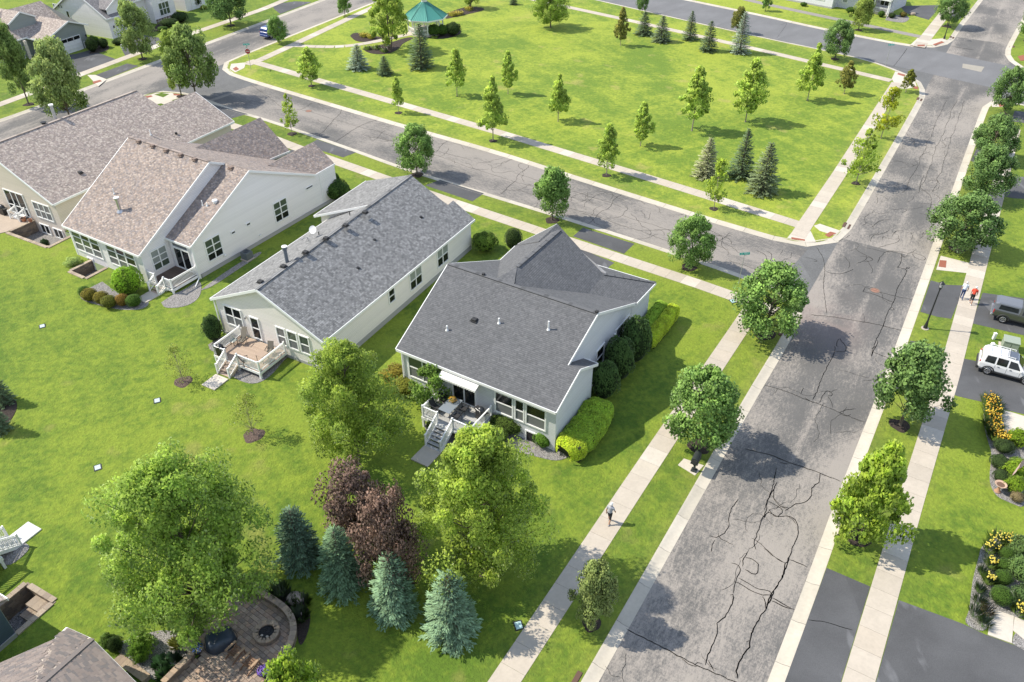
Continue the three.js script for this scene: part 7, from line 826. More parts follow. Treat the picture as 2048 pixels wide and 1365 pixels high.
{ const b = G(1388, 942), g = thing('mailbox', 'dark mailbox on a post beside the left kerb of the main road', 'mailbox', [b.x, YT, b.z], -0.5); const bl = std({ color: rgb(0.028, 0.034, 0.036), roughness: 0.55 }); part('post', box(0.14, 1.1, 0.14, 0, 0.55, 0), bl, g); part('foot', rbox(0.4, 0.12, 0.4, 0.03, 0, 0.07, 0), bl, g); const s = new THREE.Shape(); s.moveTo(-0.22, 0); s.lineTo(0.22, 0); s.lineTo(0.22, 0.30); s.absarc(0, 0.30, 0.22, 0, Math.PI); const e = new THREE.ExtrudeGeometry(s, { depth: 0.85, bevelEnabled: true, bevelSize: 0.012, bevelThickness: 0.012, bevelSegments: 1 }); e.translate(0, 1.02, -0.42); part('box', e, bl, g); part('door', rbox(0.40, 0.36, 0.03, 0.02, 0, 1.22, 0.46), M.dark, g); part('shelf', box(0.5, 0.05, 0.9, 0, 1.0, 0), bl, g); part('paper_tube', (() => { const t = new THREE.CylinderGeometry(0.1, 0.1, 0.5, 10); t.rotateX(Math.PI / 2); t.translate(0, 0.85, 0.05); return t; })(), bl, g);
  const p = pxs([[1356, 931], [1368, 918], [1408, 932], [1390, 952]]); solo('mailbox_pad', slab3(p.map((q) => V(q.x, YT + 0.03, q.z)), 0.05), M.conc[3], 'pale concrete pad under the dark mailbox', 'pad'); }
for (const [x, y, t, l] of [[1568, 668, 1.03, 'near left corner under the large tree'], [1693, 452, 1.03, 'near right park corner'], [1839, 199, 1.03, 'far right park corner'], [1904, 75, 1.03, 'corner by the far lamp post'], [2025, 94, 4.17, 'right edge of the far junction'], [1158, 1366, 1.03, 'bottom edge on the left kerb']]) { const b = G(x, y, 0.05), g = thing('storm_drain', 'rusty kerb inlet drain at the ' + l, 'drain', [b.x, 0.02, b.z], t + 0.0); part('hood', rbox(1.1, 0.13, 0.3, 0.03, 0, 0.08, -0.2), M.iron, g); part('grate', (() => { const o = [box(1.1, 0.02, 0.5, 0, 0.012, 0.15)]; for (let i = 0; i < 6; i++) o.push(box(0.05, 0.02, 0.46, -0.45 + i * 0.18, 0.028, 0.15)); return o; })(), M.iron, g); part('opening', box(0.9, 0.08, 0.02, 0, 0.065, -0.04), M.black, g); }
{ const b = G(2017, 698), g = thing('transformer_box', 'pale green utility transformer box on the lawn behind the white car', 'utility box', [b.x, YT, b.z], -0.45); const gm = std({ color: rgb(0.30, 0.345, 0.28), roughness: 0.55 }); part('cabinet', rbox(1.15, 0.85, 1.0, 0.03, 0, 0.47, 0), gm, g); part('lid', rbox(1.22, 0.08, 1.08, 0.03, 0, 0.94, 0), gm, g); part('pad', rbox(1.45, 0.1, 1.35, 0.02, 0, 0.05, 0), M.conc[0], g); part('door_seam', box(0.02, 0.7, 0.01, 0, 0.45, 0.505), M.dark, g);
  for (const [x, y, l, H] of [[1987, 679, 'white utility post on the lawn left of the green transformer box', 0.6], [1983, 697, 'small white utility post behind the white car roof', 0.5], [245, 100, 'left white utility pedestal on the lawn by the white garage', 0.8], [256, 97, 'right white utility pedestal on the lawn by the white garage', 0.7]]) { const q = G(x, y), t = thing('utility_post', l, 'utility post', [q.x, YT, q.z]); part('body', rbox(0.22, H, 0.22, 0.04, 0, H / 2, 0), M.white, t); part('cap', rbox(0.26, 0.1, 0.26, 0.04, 0, H, 0), M.vinyl, t); } }
{ const teal = std({ color: rgb(0.42, 0.60, 0.60), roughness: 0.7 }), paleL = std({ color: rgb(0.46, 0.54, 0.54), roughness: 0.7 }); for (const [x, y, m, l, t] of [[84, 653, paleL, 'pale utility lid in the lawn at the far left', 0.5], [314, 802, paleL, 'pale utility lid in the middle of the back lawn', 0.4], [195, 936, paleL, 'pale utility lid in the lawn beyond the largest feathery tree', 0.5], [1037, 1252, teal, 'teal utility lid beside the left pavement at the bottom', 0.3], [1466, 603, teal, 'teal utility lid at the pavement corner by the junction', 0.3]]) { const q = G(x, y), g = thing('utility_lid', l, 'utility cover', [q.x, YT, q.z], t); part('lid', rbox(0.38, 0.05, 0.46, 0.015, 0, 0.025, 0), m, g); part('frame', [box(0.5, 0.03, 0.05, 0, 0.012, 0.285), box(0.5, 0.03, 0.05, 0, 0.012, -0.285), box(0.05, 0.03, 0.52, 0.235, 0.012, 0), box(0.05, 0.03, 0.52, -0.235, 0.012, 0)], M.dark, g); } }  // plain utility lids lying flush in the lawn, no box below
{ const b = G(495, 518), g = thing('air_conditioner', 'grey air conditioning unit against the white wall of the brown-roofed house', 'air conditioner', [b.x, YT, b.z], -H1.a); part('pad', rbox(1.0, 0.1, 1.0, 0.02, 0, 0.03, 0), M.conc[2], g); part('case', rbox(0.8, 0.75, 0.8, 0.04, 0, 0.46, 0), std({ color: rgb(0.10, 0.12, 0.13), roughness: 0.5 }), g); const lv = []; for (let i = 0; i < 7; i++) lv.push(box(0.84, 0.03, 0.84, 0, 0.2 + i * 0.09, 0)); part('louvres', lv, std({ color: rgb(0.16, 0.18, 0.19), roughness: 0.5 }), g); part('fan_guard', (() => { const o = []; for (const r of [0.1, 0.2, 0.3]) { const t = new THREE.TorusGeometry(r, 0.012, 5, 20); t.rotateX(Math.PI / 2); t.translate(0, 0.85, 0); o.push(t); } return o; })(), M.black, g); }
// ---------------------------------------------------------------- beds, gravel and planting
const bed = (pts, mat, label, y = YT + 0.03, nm = 'planting_bed') => solo(nm, slab3(chaikin(pxs(pts).concat([pxs([pts[0]])[0]]), 2).slice(0, -1).map((p) => V(p.x, y, p.z)), 0.05), mat, label, 'planting bed', null, 'structure');
bed([[322, 606], [330, 618], [372, 614], [398, 598], [404, 574], [398, 560], [372, 578], [345, 590]], M.gravel, 'grey gravel under the corner deck of the brown-roofed house'); bed([[204, 564], [240, 590], [262, 600], [300, 600], [292, 618], [250, 622], [200, 612], [165, 602], [158, 592], [176, 578]], M.gravel, 'grey gravel bed below the brown-roofed house');
bed([[433, 725], [440, 745], [462, 752], [482, 764], [510, 770], [540, 755], [572, 715], [585, 714], [575, 700], [520, 705], [462, 705], [445, 702]], M.gravel, 'grey gravel round the small tan deck'); bed([[416, 690], [420, 703], [445, 706], [470, 690], [462, 668], [440, 676]], M.gravel, 'gravel strip left of the small tan deck');
bed([[846, 850], [858, 872], [900, 890], [960, 905], [1020, 900], [1075, 915], [1120, 925], [1150, 905], [1112, 885], [1050, 880], [980, 835], [930, 850], [880, 840]], M.gravel, 'brown gravel bed behind the dark-roofed house'); bed([[400, 582], [420, 566], [466, 534], [520, 502], [524, 508], [470, 543], [424, 574]], M.gravel, 'narrow gravel strip along the white wall of the brown-roofed house');
bed([[1967, 806], [1969, 856], [1977, 885], [1985, 909], [1980, 941], [1980, 970], [1993, 993], [2012, 1003], [2060, 1022], [2100, 900], [2060, 860], [2010, 862], [2003, 820]], M.gravel, 'pale gravel flower bed by the right edge with the bird bath'); bed([[2031, 1076], [2006, 1074], [1981, 1080], [1962, 1095], [1958, 1116], [1947, 1154], [1942, 1192], [1939, 1223], [1927, 1249], [1975, 1270], [1983, 1217], [2060, 1248], [2090, 1150], [2070, 1085]], M.gravel, 'pale gravel flower bed at the lower right edge'); bed([[2025, 1288], [2030, 1262], [2080, 1275], [2080, 1320]], M.gravel, 'small gravel patch at the right edge by the bottom drive');
const path = (pts, label) => solo('garden_path', slab3(pxs(pts).map((p) => V(p.x, YT + 0.05, p.z)), 0.06), M.conc[3], label, 'garden path', null, 'structure'); path([[1983, 1218], [2028, 1234], [2024, 1288], [1976, 1271]], 'pale concrete slab path at the lower right between bed and drive'); path([[2029.5, 1235], [2090, 1258], [2085, 1310], [2026, 1262]], 'second pale concrete slab at the lower right edge'); path([[2004, 820], [2050, 834], [2090, 846], [2080, 886], [1997, 864]], 'pale concrete path at the right edge above the flag');
bed([[700, 72], [706, 66], [720, 66], [760, 74], [778, 78], [740, 84], [712, 84]], M.mulch, 'mulch bed with yellow plants on the left side of the gazebo path'); bed([[724, 98], [740, 108], [775, 109], [797, 99], [806, 86], [830, 76], [815, 74], [780, 86], [745, 93]], M.mulch, 'mulch bed under the multi-stemmed tree'); bed([[846, 72], [868, 79], [905, 75], [925, 66], [915, 52], [880, 56], [850, 62]], M.mulch, 'mulch bed with clipped shrubs by the gazebo'); bed([[892, 38], [930, 30], [972, 20], [962, 14], [930, 14], [905, 22], [888, 30]], M.mulch, 'mulch bed with yellow flowers right of the gazebo');
bed([[1770, 40], [1790, 44], [1812, 46], [1822, 34], [1800, 30], [1780, 30]], M.gravel, 'rocky planting bed at the corner of the pale blue house'); bed([[516, 1180], [560, 1182], [600, 1196], [622, 1225], [618, 1262], [600, 1300], [592, 1262], [575, 1232], [545, 1208]], M.mulch, 'dark planting bed outside the curved stone seat wall'); bed([[178, 108], [205, 105], [220, 98], [214, 88], [190, 86]], M.mulch, 'mulch bed between the two garages top left'); bed([[300, 66], [330, 58], [376, 40], [368, 30], [320, 42]], M.mulch, 'mulch bed under the bay window top left');
bed([[-30, 830], [0, 862], [22, 842], [36, 812], [28, 796], [-10, 790]], M.mulch, 'mulch bed under the spruces at the left edge'); bed([[-10, 1120], [14, 1136], [48, 1112], [62, 1092], [40, 1084], [10, 1100]], M.gravel, 'dark gravel beside the white steps at the left edge');
bed([[215, 1290], [250, 1283], [330, 1256], [385, 1280], [372, 1302], [394, 1314], [330, 1372], [290, 1352], [270, 1330]], M.gravel, 'tan gravel bed with shrubs beside the terrace wall');
// strappy clumps with flowers
function clump(name, px, R, H, label, leafM, n, flowers, fcol, o = {}) { const b = G(...px), r = rng(Math.round(px[0] * 7 + px[1])), L = new Leaves(), F = new Leaves(), g = new THREE.Group(); const w = R * mpp(b); for (let i = 0; i < n; i++) { const a = r() * 6.28, q = Math.sqrt(r()) * w, c = V(Math.cos(a) * q * 0.7, 0, Math.sin(a) * q * (o.deep ?? 1) * 0.7), out = V(Math.cos(a), 0, Math.sin(a)); const len = H * (0.7 + 0.6 * r()), dir = out.clone().multiplyScalar(0.35 + 0.5 * r()).add(V(0, 0.9, 0)).normalize(), t = 0.7 + 0.6 * r(); L.leaf(c.addScaledVector(dir, len * 0.5), dir, out.clone().add(V(0, 0.4, 0)).normalize(), len, o.wid ?? 0.05, [t, t, t], V(0, 1, 0), 0.4); }
  for (let i = 0; i < flowers; i++) { const a = r() * 6.28, q = Math.sqrt(r()) * w, c = V(Math.cos(a) * q, H * (0.75 + 0.4 * r()), Math.sin(a) * q * (o.deep ?? 1)); const k = fcol[Math.floor(r() * fcol.length)]; for (let j = 0; j < 3; j++) F.leaf(c, sph(r), V(r() - 0.5, 1, r() - 0.5).normalize(), 0.13, 0.09, k, V(0, 1, 0), 0.5); }
  part('leaves', L.geo(), leafM, g); if (flowers) part('flowers', F.geo(), std({ vertexColors: true, side: THREE.DoubleSide, roughness: 0.8 }), g); g.name = numbered(name); g.position.set(b.x, YT + 0.02, b.z); tag(g, label, o.cat ?? 'flower', o.group); scene.add(g); return g; }
const LEAF = leafMat(0.14, 0.22, 0.04, 0.4), LEAFD = leafMat(0.09, 0.16, 0.04, 0.3), YEL = [[0.7, 0.46, 0.04], [0.75, 0.56, 0.08], [0.62, 0.33, 0.03]], LEM = [[0.72, 0.62, 0.13], [0.66, 0.54, 0.08]];
[[1978, 812, 16], [1982, 828, 17], [1981, 845, 16], [1982, 862, 16], [1988, 878, 15], [2000, 886, 14]].forEach(([x, y, r], i) => clump('daylily', [x, y], r, 0.85, ['topmost', 'second', 'third', 'fourth', 'fifth', 'lowest'][i] + ' clump of the orange-yellow daylily strip by the right edge path', LEAF, 300, 48, YEL, { group: 'daylilies along the right edge path' }));
[[1992, 1086, 17, 'large yellow daylily clump at the top of the lower right bed'], [2018, 1092, 14, 'yellow daylily clump at the top right of the lower right bed'], [1979, 1104, 13, 'yellow daylily clump at the left corner of the lower right bed'], [1980, 1136, 9, 'small yellow daylily halfway down the lower right bed'], [1975, 1167, 10, 'small yellow daylily beside the clipped balls'], [2036, 1228, 12, 'yellow daylily clump by the slab path']].forEach(([x, y, r, l]) => clump('daylily', [x, y], r, 0.7, l, LEAF, 200, 24, LEM, { group: 'yellow daylilies of the lower right bed' }));
[[1957, 1208, 10, 'upper ornamental grass tuft in the gravel'], [1950, 1232, 13, 'middle ornamental grass tuft in the gravel'], [1967, 1252, 12, 'lowest ornamental grass tuft in the gravel'], [1972, 1228, 10, 'reddish grass tuft beside the slab path'], [1957, 1184, 6, 'tiny grass tuft in the gravel, upper one'], [1964, 1150, 7, 'tiny grass tuft near the small daylilies']].forEach(([x, y, r, l], i) => clump('ornamental_grass', [x, y], r, 0.6, l, i === 3 ? leafMat(0.2, 0.16, 0.06, 0.3) : LEAFD, 170, 0, [], { wid: 0.03, cat: 'grass tuft' }));
{ const lime = leafMat(0.22, 0.36, 0.03, 0.4), mid = leafMat(0.10, 0.20, 0.03, 0.35), dk = leafMat(0.055, 0.095, 0.03, 0.2); [[2004, 902, 19, 0.9, dk, 'dark green mound below the daylily strip'], [1998, 934, 20, 0.9, dk, 'dark green mound left of the flag'], [2001, 962, 17, 0.8, dk, 'dark green mound above the bird bath'], [2034, 890, 20, 1.2, lime, 'bright lime shrub above the flag'], [2032, 952, 26, 1.2, lime, 'large bright lime shrub below the flag'], [2026, 980, 20, 1.0, lime, 'bright lime shrub right of the bird bath'], [2032, 1002, 13, 0.7, leafMat(0.26, 0.22, 0.12, 0.2), 'brownish low shrub right of the bird bath foot']].forEach(([x, y, r, h, m, l]) => shrub(m === lime ? looseShrub[0] : shrubs[0], 'garden_shrub', [x, y], r, h, l, m));
  [[2011, 1118, 17, 0.85, mid, 'topmost light green clipped ball in the lower right bed'], [2006, 1140, 17, 0.85, mid, 'second light green clipped ball in the lower right bed'], [2003, 1165, 18, 0.9, mid, 'third light green clipped ball in the lower right bed'], [1999, 1203, 24, 1.05, mid, 'largest light green clipped ball at the bottom of its bed']].forEach(([x, y, r, h, m, l]) => shrub(fineShrub, 'clipped_shrub', [x, y], r, h, l, m)); [[2038, 1108, 22, 1.1, leafMat(0.13, 0.22, 0.07, 0.3), 'feathery green shrub at the upper right of the lower bed'], [2036, 1152, 26, 1.3, leafMat(0.13, 0.23, 0.07, 0.3), 'large feathery green shrub behind the clipped balls'], [2040, 1200, 18, 1.0, leafMat(0.10, 0.18, 0.06, 0.3), 'feathery shrub at the right edge above the slab path']].forEach(([x, y, r, h, m, l]) => shrub(looseShrub[1], 'garden_shrub', [x, y], r, h, l, m));
  [[868, 72, 14, 1.9, mid, 'light green clipped shrub by the gazebo, left one'], [885, 71, 12, 1.8, mid, 'light green clipped shrub by the gazebo, middle one'], [906, 70, 16, 2.1, dk, 'dark green clipped shrub by the gazebo, right one']].forEach(([x, y, r, h, m, l]) => shrub(shrubs[1], 'clipped_shrub', [x, y], r, h, l, m)); [[190, 96, 12, 2.0, mid, 'light green shrub between the garages, left one'], [186, 104, 11, 2.3, dk, 'dark upright shrub between the garages'], [208, 96, 10, 1.6, dk, 'dark shrub between the garages, right one'], [236, 89, 11, 0.9, dk, 'low clipped mound beside the garage drive top left'], [340, 52, 18, 1.3, dk, 'dark shrub under the bay window'], [360, 44, 16, 1.7, dk, 'taller dark shrub right of the bay window'], [326, 62, 10, 0.8, mid, 'low green shrub left under the bay window'], [391, 14, 13, 2.2, dk, 'dark upright shrub at the top edge by the third house'], [376, 18, 9, 1.0, mid, 'small shrub left of the dark upright one at the top edge'], [408, 18, 8, 0.7, leafMat(0.3, 0.3, 0.04), 'yellowish low shrub at the top edge by the third house'], [1701, 25, 10, 1.0, mid, 'small shrub at the wall of the pale blue house'], [1762, 34, 7, 1.1, mid, 'round shrub at the porch corner of the pale blue house'], [1806, 34, 7, 0.9, leafMat(0.22, 0.2, 0.05), 'brownish shrub in the rocky bed'], [1783, 36, 7, 0.9, dk, 'dark shrub in the rocky bed'], [1607, 12, 7, 0.7, mid, 'small shrub at the wall base of the pale blue house']].forEach(([x, y, r, h, m, l]) => shrub(shrubs[0], 'garden_shrub', [x, y], r, h, l, m));
  [[222, 1295, 15, 1.0, leafMat(0.09, 0.17, 0.03), 'green bush at the corner of the shingle roof, left one'], [236, 1300, 13, 1.0, leafMat(0.06, 0.11, 0.03), 'darker bush at the corner of the shingle roof'], [286, 1300, 25, 1.1, leafMat(0.14, 0.27, 0.03, 0.4), 'bright green bush in the gravel bed'], [282, 1322, 14, 0.8, leafMat(0.14, 0.27, 0.03, 0.4), 'smaller bright green bush below the first']].forEach(([x, y, r, h, m, l]) => shrub(looseShrub[0], 'garden_shrub', [x, y], r, h, l, m));
  [[358, 1292, 14, 0.5, leafMat(0.34, 0.36, 0.08, 0.4), 'yellow-green hosta by the terrace wall'], [322, 1332, 11, 0.5, leafMat(0.06, 0.14, 0.05), 'dark hosta in the gravel bed, left one'], [347, 1330, 14, 0.55, leafMat(0.07, 0.15, 0.06), 'dark hosta in the gravel bed, right one'], [330, 1356, 11, 0.5, leafMat(0.07, 0.16, 0.05), 'dark hosta in the gravel bed at the bottom edge'], [570, 1205, 16, 0.7, LEAFD, 'green perennial behind the seat wall by the boulder'], [606, 1212, 13, 0.6, LEAF, 'yellow-green perennial beside the boulder'], [602, 1240, 12, 0.7, LEAFD, 'dark perennial outside the curve of the seat wall'], [560, 1190, 14, 0.7, LEAFD, 'dark perennial at the upper end of the seat wall']].forEach(([x, y, r, h, m, l]) => clump('perennial', [x, y], r, h, l, m, 130, 0, [], { wid: 0.12, cat: 'plant' }));
  [[728, 74, 10, 'yellow plants left of the gazebo path, left clump'], [742, 77, 9, 'yellow plants left of the gazebo path, right clump'], [905, 32, 10, 'yellow flowers right of the gazebo, left clump'], [918, 30, 11, 'yellow flowers right of the gazebo, middle clump'], [938, 21, 10, 'yellow flowers right of the gazebo, far clump']].forEach(([x, y, r, l]) => clump('flower_clump', [x, y], r, 0.6, l, leafMat(0.3, 0.3, 0.04, 0.4), 150, 90, LEM, { wid: 0.1 })); [[753, 98, 12, 'green plants in the bed under the multi-stemmed tree'], [768, 104, 10, 'low green plants at the foot of the multi-stemmed tree'], [735, 99, 8, 'pale plants at the left end of the tree bed'], [870, 76, 8, 'low silver plant in front of the gazebo shrubs']].forEach(([x, y, r, l]) => clump('perennial', [x, y], r, 0.5, l, LEAF, 110, 12, [[0.6, 0.6, 0.5]], { wid: 0.12, cat: 'plant' })); }
// bird bath and flag
{ const b = G(1995, 984), g = thing('bird_bath', 'terracotta bird bath on a pedestal in the gravel by the right edge', 'bird bath', [b.x, YT + 0.03, b.z]); const tc = std({ color: rgb(0.42, 0.24, 0.15), roughness: 0.9 }); part('pedestal', new THREE.LatheGeometry([[0.2, 0], [0.22, 0.05], [0.12, 0.14], [0.09, 0.35], [0.12, 0.52], [0.18, 0.58]].map((p) => new THREE.Vector2(...p)), 20), tc, g); part('bowl', new THREE.LatheGeometry([[0.02, 0.56], [0.2, 0.58], [0.36, 0.68], [0.38, 0.71], [0.34, 0.70], [0.2, 0.63], [0.01, 0.62]].map((p) => new THREE.Vector2(...p)), 28), std({ color: rgb(0.5, 0.34, 0.24), roughness: 0.9 }), g); part('water', (() => { const c = new THREE.CircleGeometry(0.27, 24); c.rotateX(-Math.PI / 2); c.translate(0, 0.655, 0); return c; })(), new THREE.MeshPhysicalMaterial({ color: rgb(0.16, 0.09, 0.05), roughness: 0.05 }), g);
  const f = G(2038, 958), t = thing('flag', 'striped flag with a blue star field drooping from a short pole in the garden bed', 'flag', [f.x, YT, f.z], 0.2); part('pole', rod(V(0, 0, 0), V(-0.05, 2.35, 0), 0.02), M.galv, t); const c = document.createElement('canvas'); c.width = 380; c.height = 200; const x = c.getContext('2d'); for (let i = 0; i < 13; i++) { x.fillStyle = i % 2 ? '#e6e2dc' : '#8c2a32'; x.fillRect(0, i * 200 / 13, 380, 200 / 13 + 1); } x.fillStyle = '#1f2c4e'; x.fillRect(0, 0, 152, 108); x.fillStyle = '#dfe2e6'; for (let j = 0; j < 9; j++) for (let i = 0; i < (j % 2 ? 5 : 6); i++) { x.beginPath(); x.arc(14 + i * 25 + (j % 2 ? 12 : 0), 11 + j * 10.8, 3.4, 0, 6.3); x.fill(); } const tx = new THREE.CanvasTexture(c); tx.colorSpace = THREE.SRGBColorSpace;
  const p = new THREE.PlaneGeometry(1.35, 0.85, 20, 10), P = p.attributes.position; for (let i = 0; i < P.count; i++) { const u = P.getX(i) / 1.35 + 0.5, v = P.getY(i); P.setXYZ(i, -0.05 - u * 0.95, 1.85 + v * (1 - 0.1 * u) - u * u * 0.75, 0.12 * Math.sin(u * 7 + v * 2) * u + u * 0.25); } p.computeVertexNormals(); part('cloth', p, std({ map: tx, side: THREE.DoubleSide, roughness: 0.9 }), t); }
// ---------------------------------------------------------------- gazebo
{
  const c = G(852, 64), g = thing('gazebo', 'white octagonal gazebo with a green ribbed metal roof in the park', 'gazebo', [c.x, YT, c.z], 0.2), R = 3.0, RO = 3.9, E = 2.75, A = 5.0; const oct = (r, y, i) => V(Math.cos(i * Math.PI / 4) * r, y, Math.sin(i * Math.PI / 4) * r); const gm = std({ color: rgb(0.095, 0.33, 0.275), roughness: 0.42, metalness: 0.2 });
  part('floor', cyl(3.3, 3.2, 0.28, 8), M.conc[1], g); for (let i = 0; i < 8; i++) { const a = oct(RO, E, i), b = oct(RO, E, i + 1), t0 = oct(0.5, A, i), t1 = oct(0.5, A, i + 1); part('roof_panel', slab3([a, b, t1, t0], 0.06), gm, g); const ribs = []; for (let k = 0; k <= 8; k++) { const p = a.clone().lerp(b, k / 8), q = t0.clone().lerp(t1, k / 8); ribs.push(beam(p.setY(p.y + 0.03), q.setY(q.y + 0.03), k % 8 ? 0.04 : 0.1, k % 8 ? 0.05 : 0.08)); } part('roof_ribs', ribs, gm, g); part('fascia', beam(a.clone().setY(E - 0.1), b.clone().setY(E - 0.1), 0.06, 0.2), M.white, g); const p = oct(R, 0.28, i); part('post', box(0.18, E - 0.3, 0.18, p.x, 0.28 + (E - 0.3) / 2, p.z), M.white, g);
    const u = oct(R, 0, i), v = oct(R, 0, i + 1); part('arch', (() => { const o = []; for (let k = 0; k < 10; k++) { const f = (k + 0.5) / 10, q = u.clone().lerp(v, f), dp = 0.18 + 0.45 * Math.pow(Math.abs(f - 0.5) * 2, 2); const bb = box(u.distanceTo(v) / 10, dp, 0.05); bb.rotateY(-Math.atan2(v.z - u.z, v.x - u.x)); bb.translate(q.x, E - 0.1 - dp / 2, q.z); o.push(bb); } return o; })(), M.white, g); if (i !== 4) railing(g, [u.clone().setY(0.28), v.clone().setY(0.28)], 0, 0.85, 0.16); }
  part('cupola', [cyl(0.5, 0.5, 0.55, 8, 0, A - 0.05, 0)], M.white, g); part('cupola_roof', [cyl(0.75, 0.05, 0.6, 8, 0, A + 0.5, 0)], gm, g);
}
// ---------------------------------------------------------------- things on the decks
function chair(name, label, at, turn, m, o = {}) { const g = thing(name, label, 'chair', [at.x, at.y, at.z], turn, o.group), h = o.seat ?? 0.42, r = o.rec ?? 0.18; part('seat', rbox(0.5, 0.04, 0.5, 0.015, 0, h, 0), m, g); part('backrest', slab3([V(-0.25, h + 0.02, -0.24), V(0.25, h + 0.02, -0.24), V(0.25, h + (o.back ?? 0.6), -0.24 - r * 1.6), V(-0.25, h + (o.back ?? 0.6), -0.24 - r * 1.6)], 0.03), m, g); for (const s of [-1, 1]) { part('arm_rest', beam(V(s * 0.28, h + 0.22, -0.3), V(s * 0.28, h + 0.22, 0.26), 0.05, 0.03), o.frame ?? M.dark, g); part('leg', rod(V(s * 0.27, 0, 0.24), V(s * 0.27, h + 0.22, 0.2), 0.018), o.frame ?? M.dark, g); part('leg', rod(V(s * 0.27, 0, -0.26), V(s * 0.27, h + 0.22, -0.24), 0.018), o.frame ?? M.dark, g); } return g; }
function grill(label, at, turn, wd = 1.2) { const g = thing('grill', label, 'grill', [at.x, at.y, at.z], turn); part('cabinet', rbox(wd * 0.6, 0.75, 0.5, 0.02, 0, 0.42, 0), M.black, g); const l = new THREE.CylinderGeometry(0.27, 0.27, wd * 0.58, 16, 1, false, 0, Math.PI); l.rotateZ(Math.PI / 2); l.rotateX(-Math.PI / 2 + Math.PI / 2); l.translate(0, 0.84, 0); const lid = new THREE.SphereGeometry(0.5, 16, 8, 0, 6.2832, 0, 1.57); lid.scale(wd * 0.6, 0.62, 0.56); lid.translate(0, 0.82, 0); part('lid', lid, std({ color: rgb(0.03, 0.032, 0.036), roughness: 0.3 }), g); part('side_shelf', [box(wd * 0.24, 0.04, 0.46, wd * 0.42, 0.8, 0), box(wd * 0.24, 0.04, 0.46, -wd * 0.42, 0.8, 0)], M.dark, g); part('handle', rod(V(-0.25, 1.0, 0.27), V(0.25, 1.0, 0.27), 0.018), M.metal, g); for (const s of [-1, 1]) part('castor', cyl(0.06, 0.06, 0.06, 10, s * wd * 0.25, 0, 0.15), M.black, g); return g; }
function table(name, label, at, turn, w, d, h, m) { const g = thing(name, label, 'table', [at.x, at.y, at.z], turn); part('tabletop', rbox(w, 0.04, d, 0.015, 0, h, 0), m, g); for (const a of [-1, 1]) for (const b of [-1, 1]) part('leg', rod(V(a * (w / 2 - 0.07), 0, b * (d / 2 - 0.07)), V(a * (w / 2 - 0.07), h, b * (d / 2 - 0.07)), 0.022), M.dark, g); return g; }
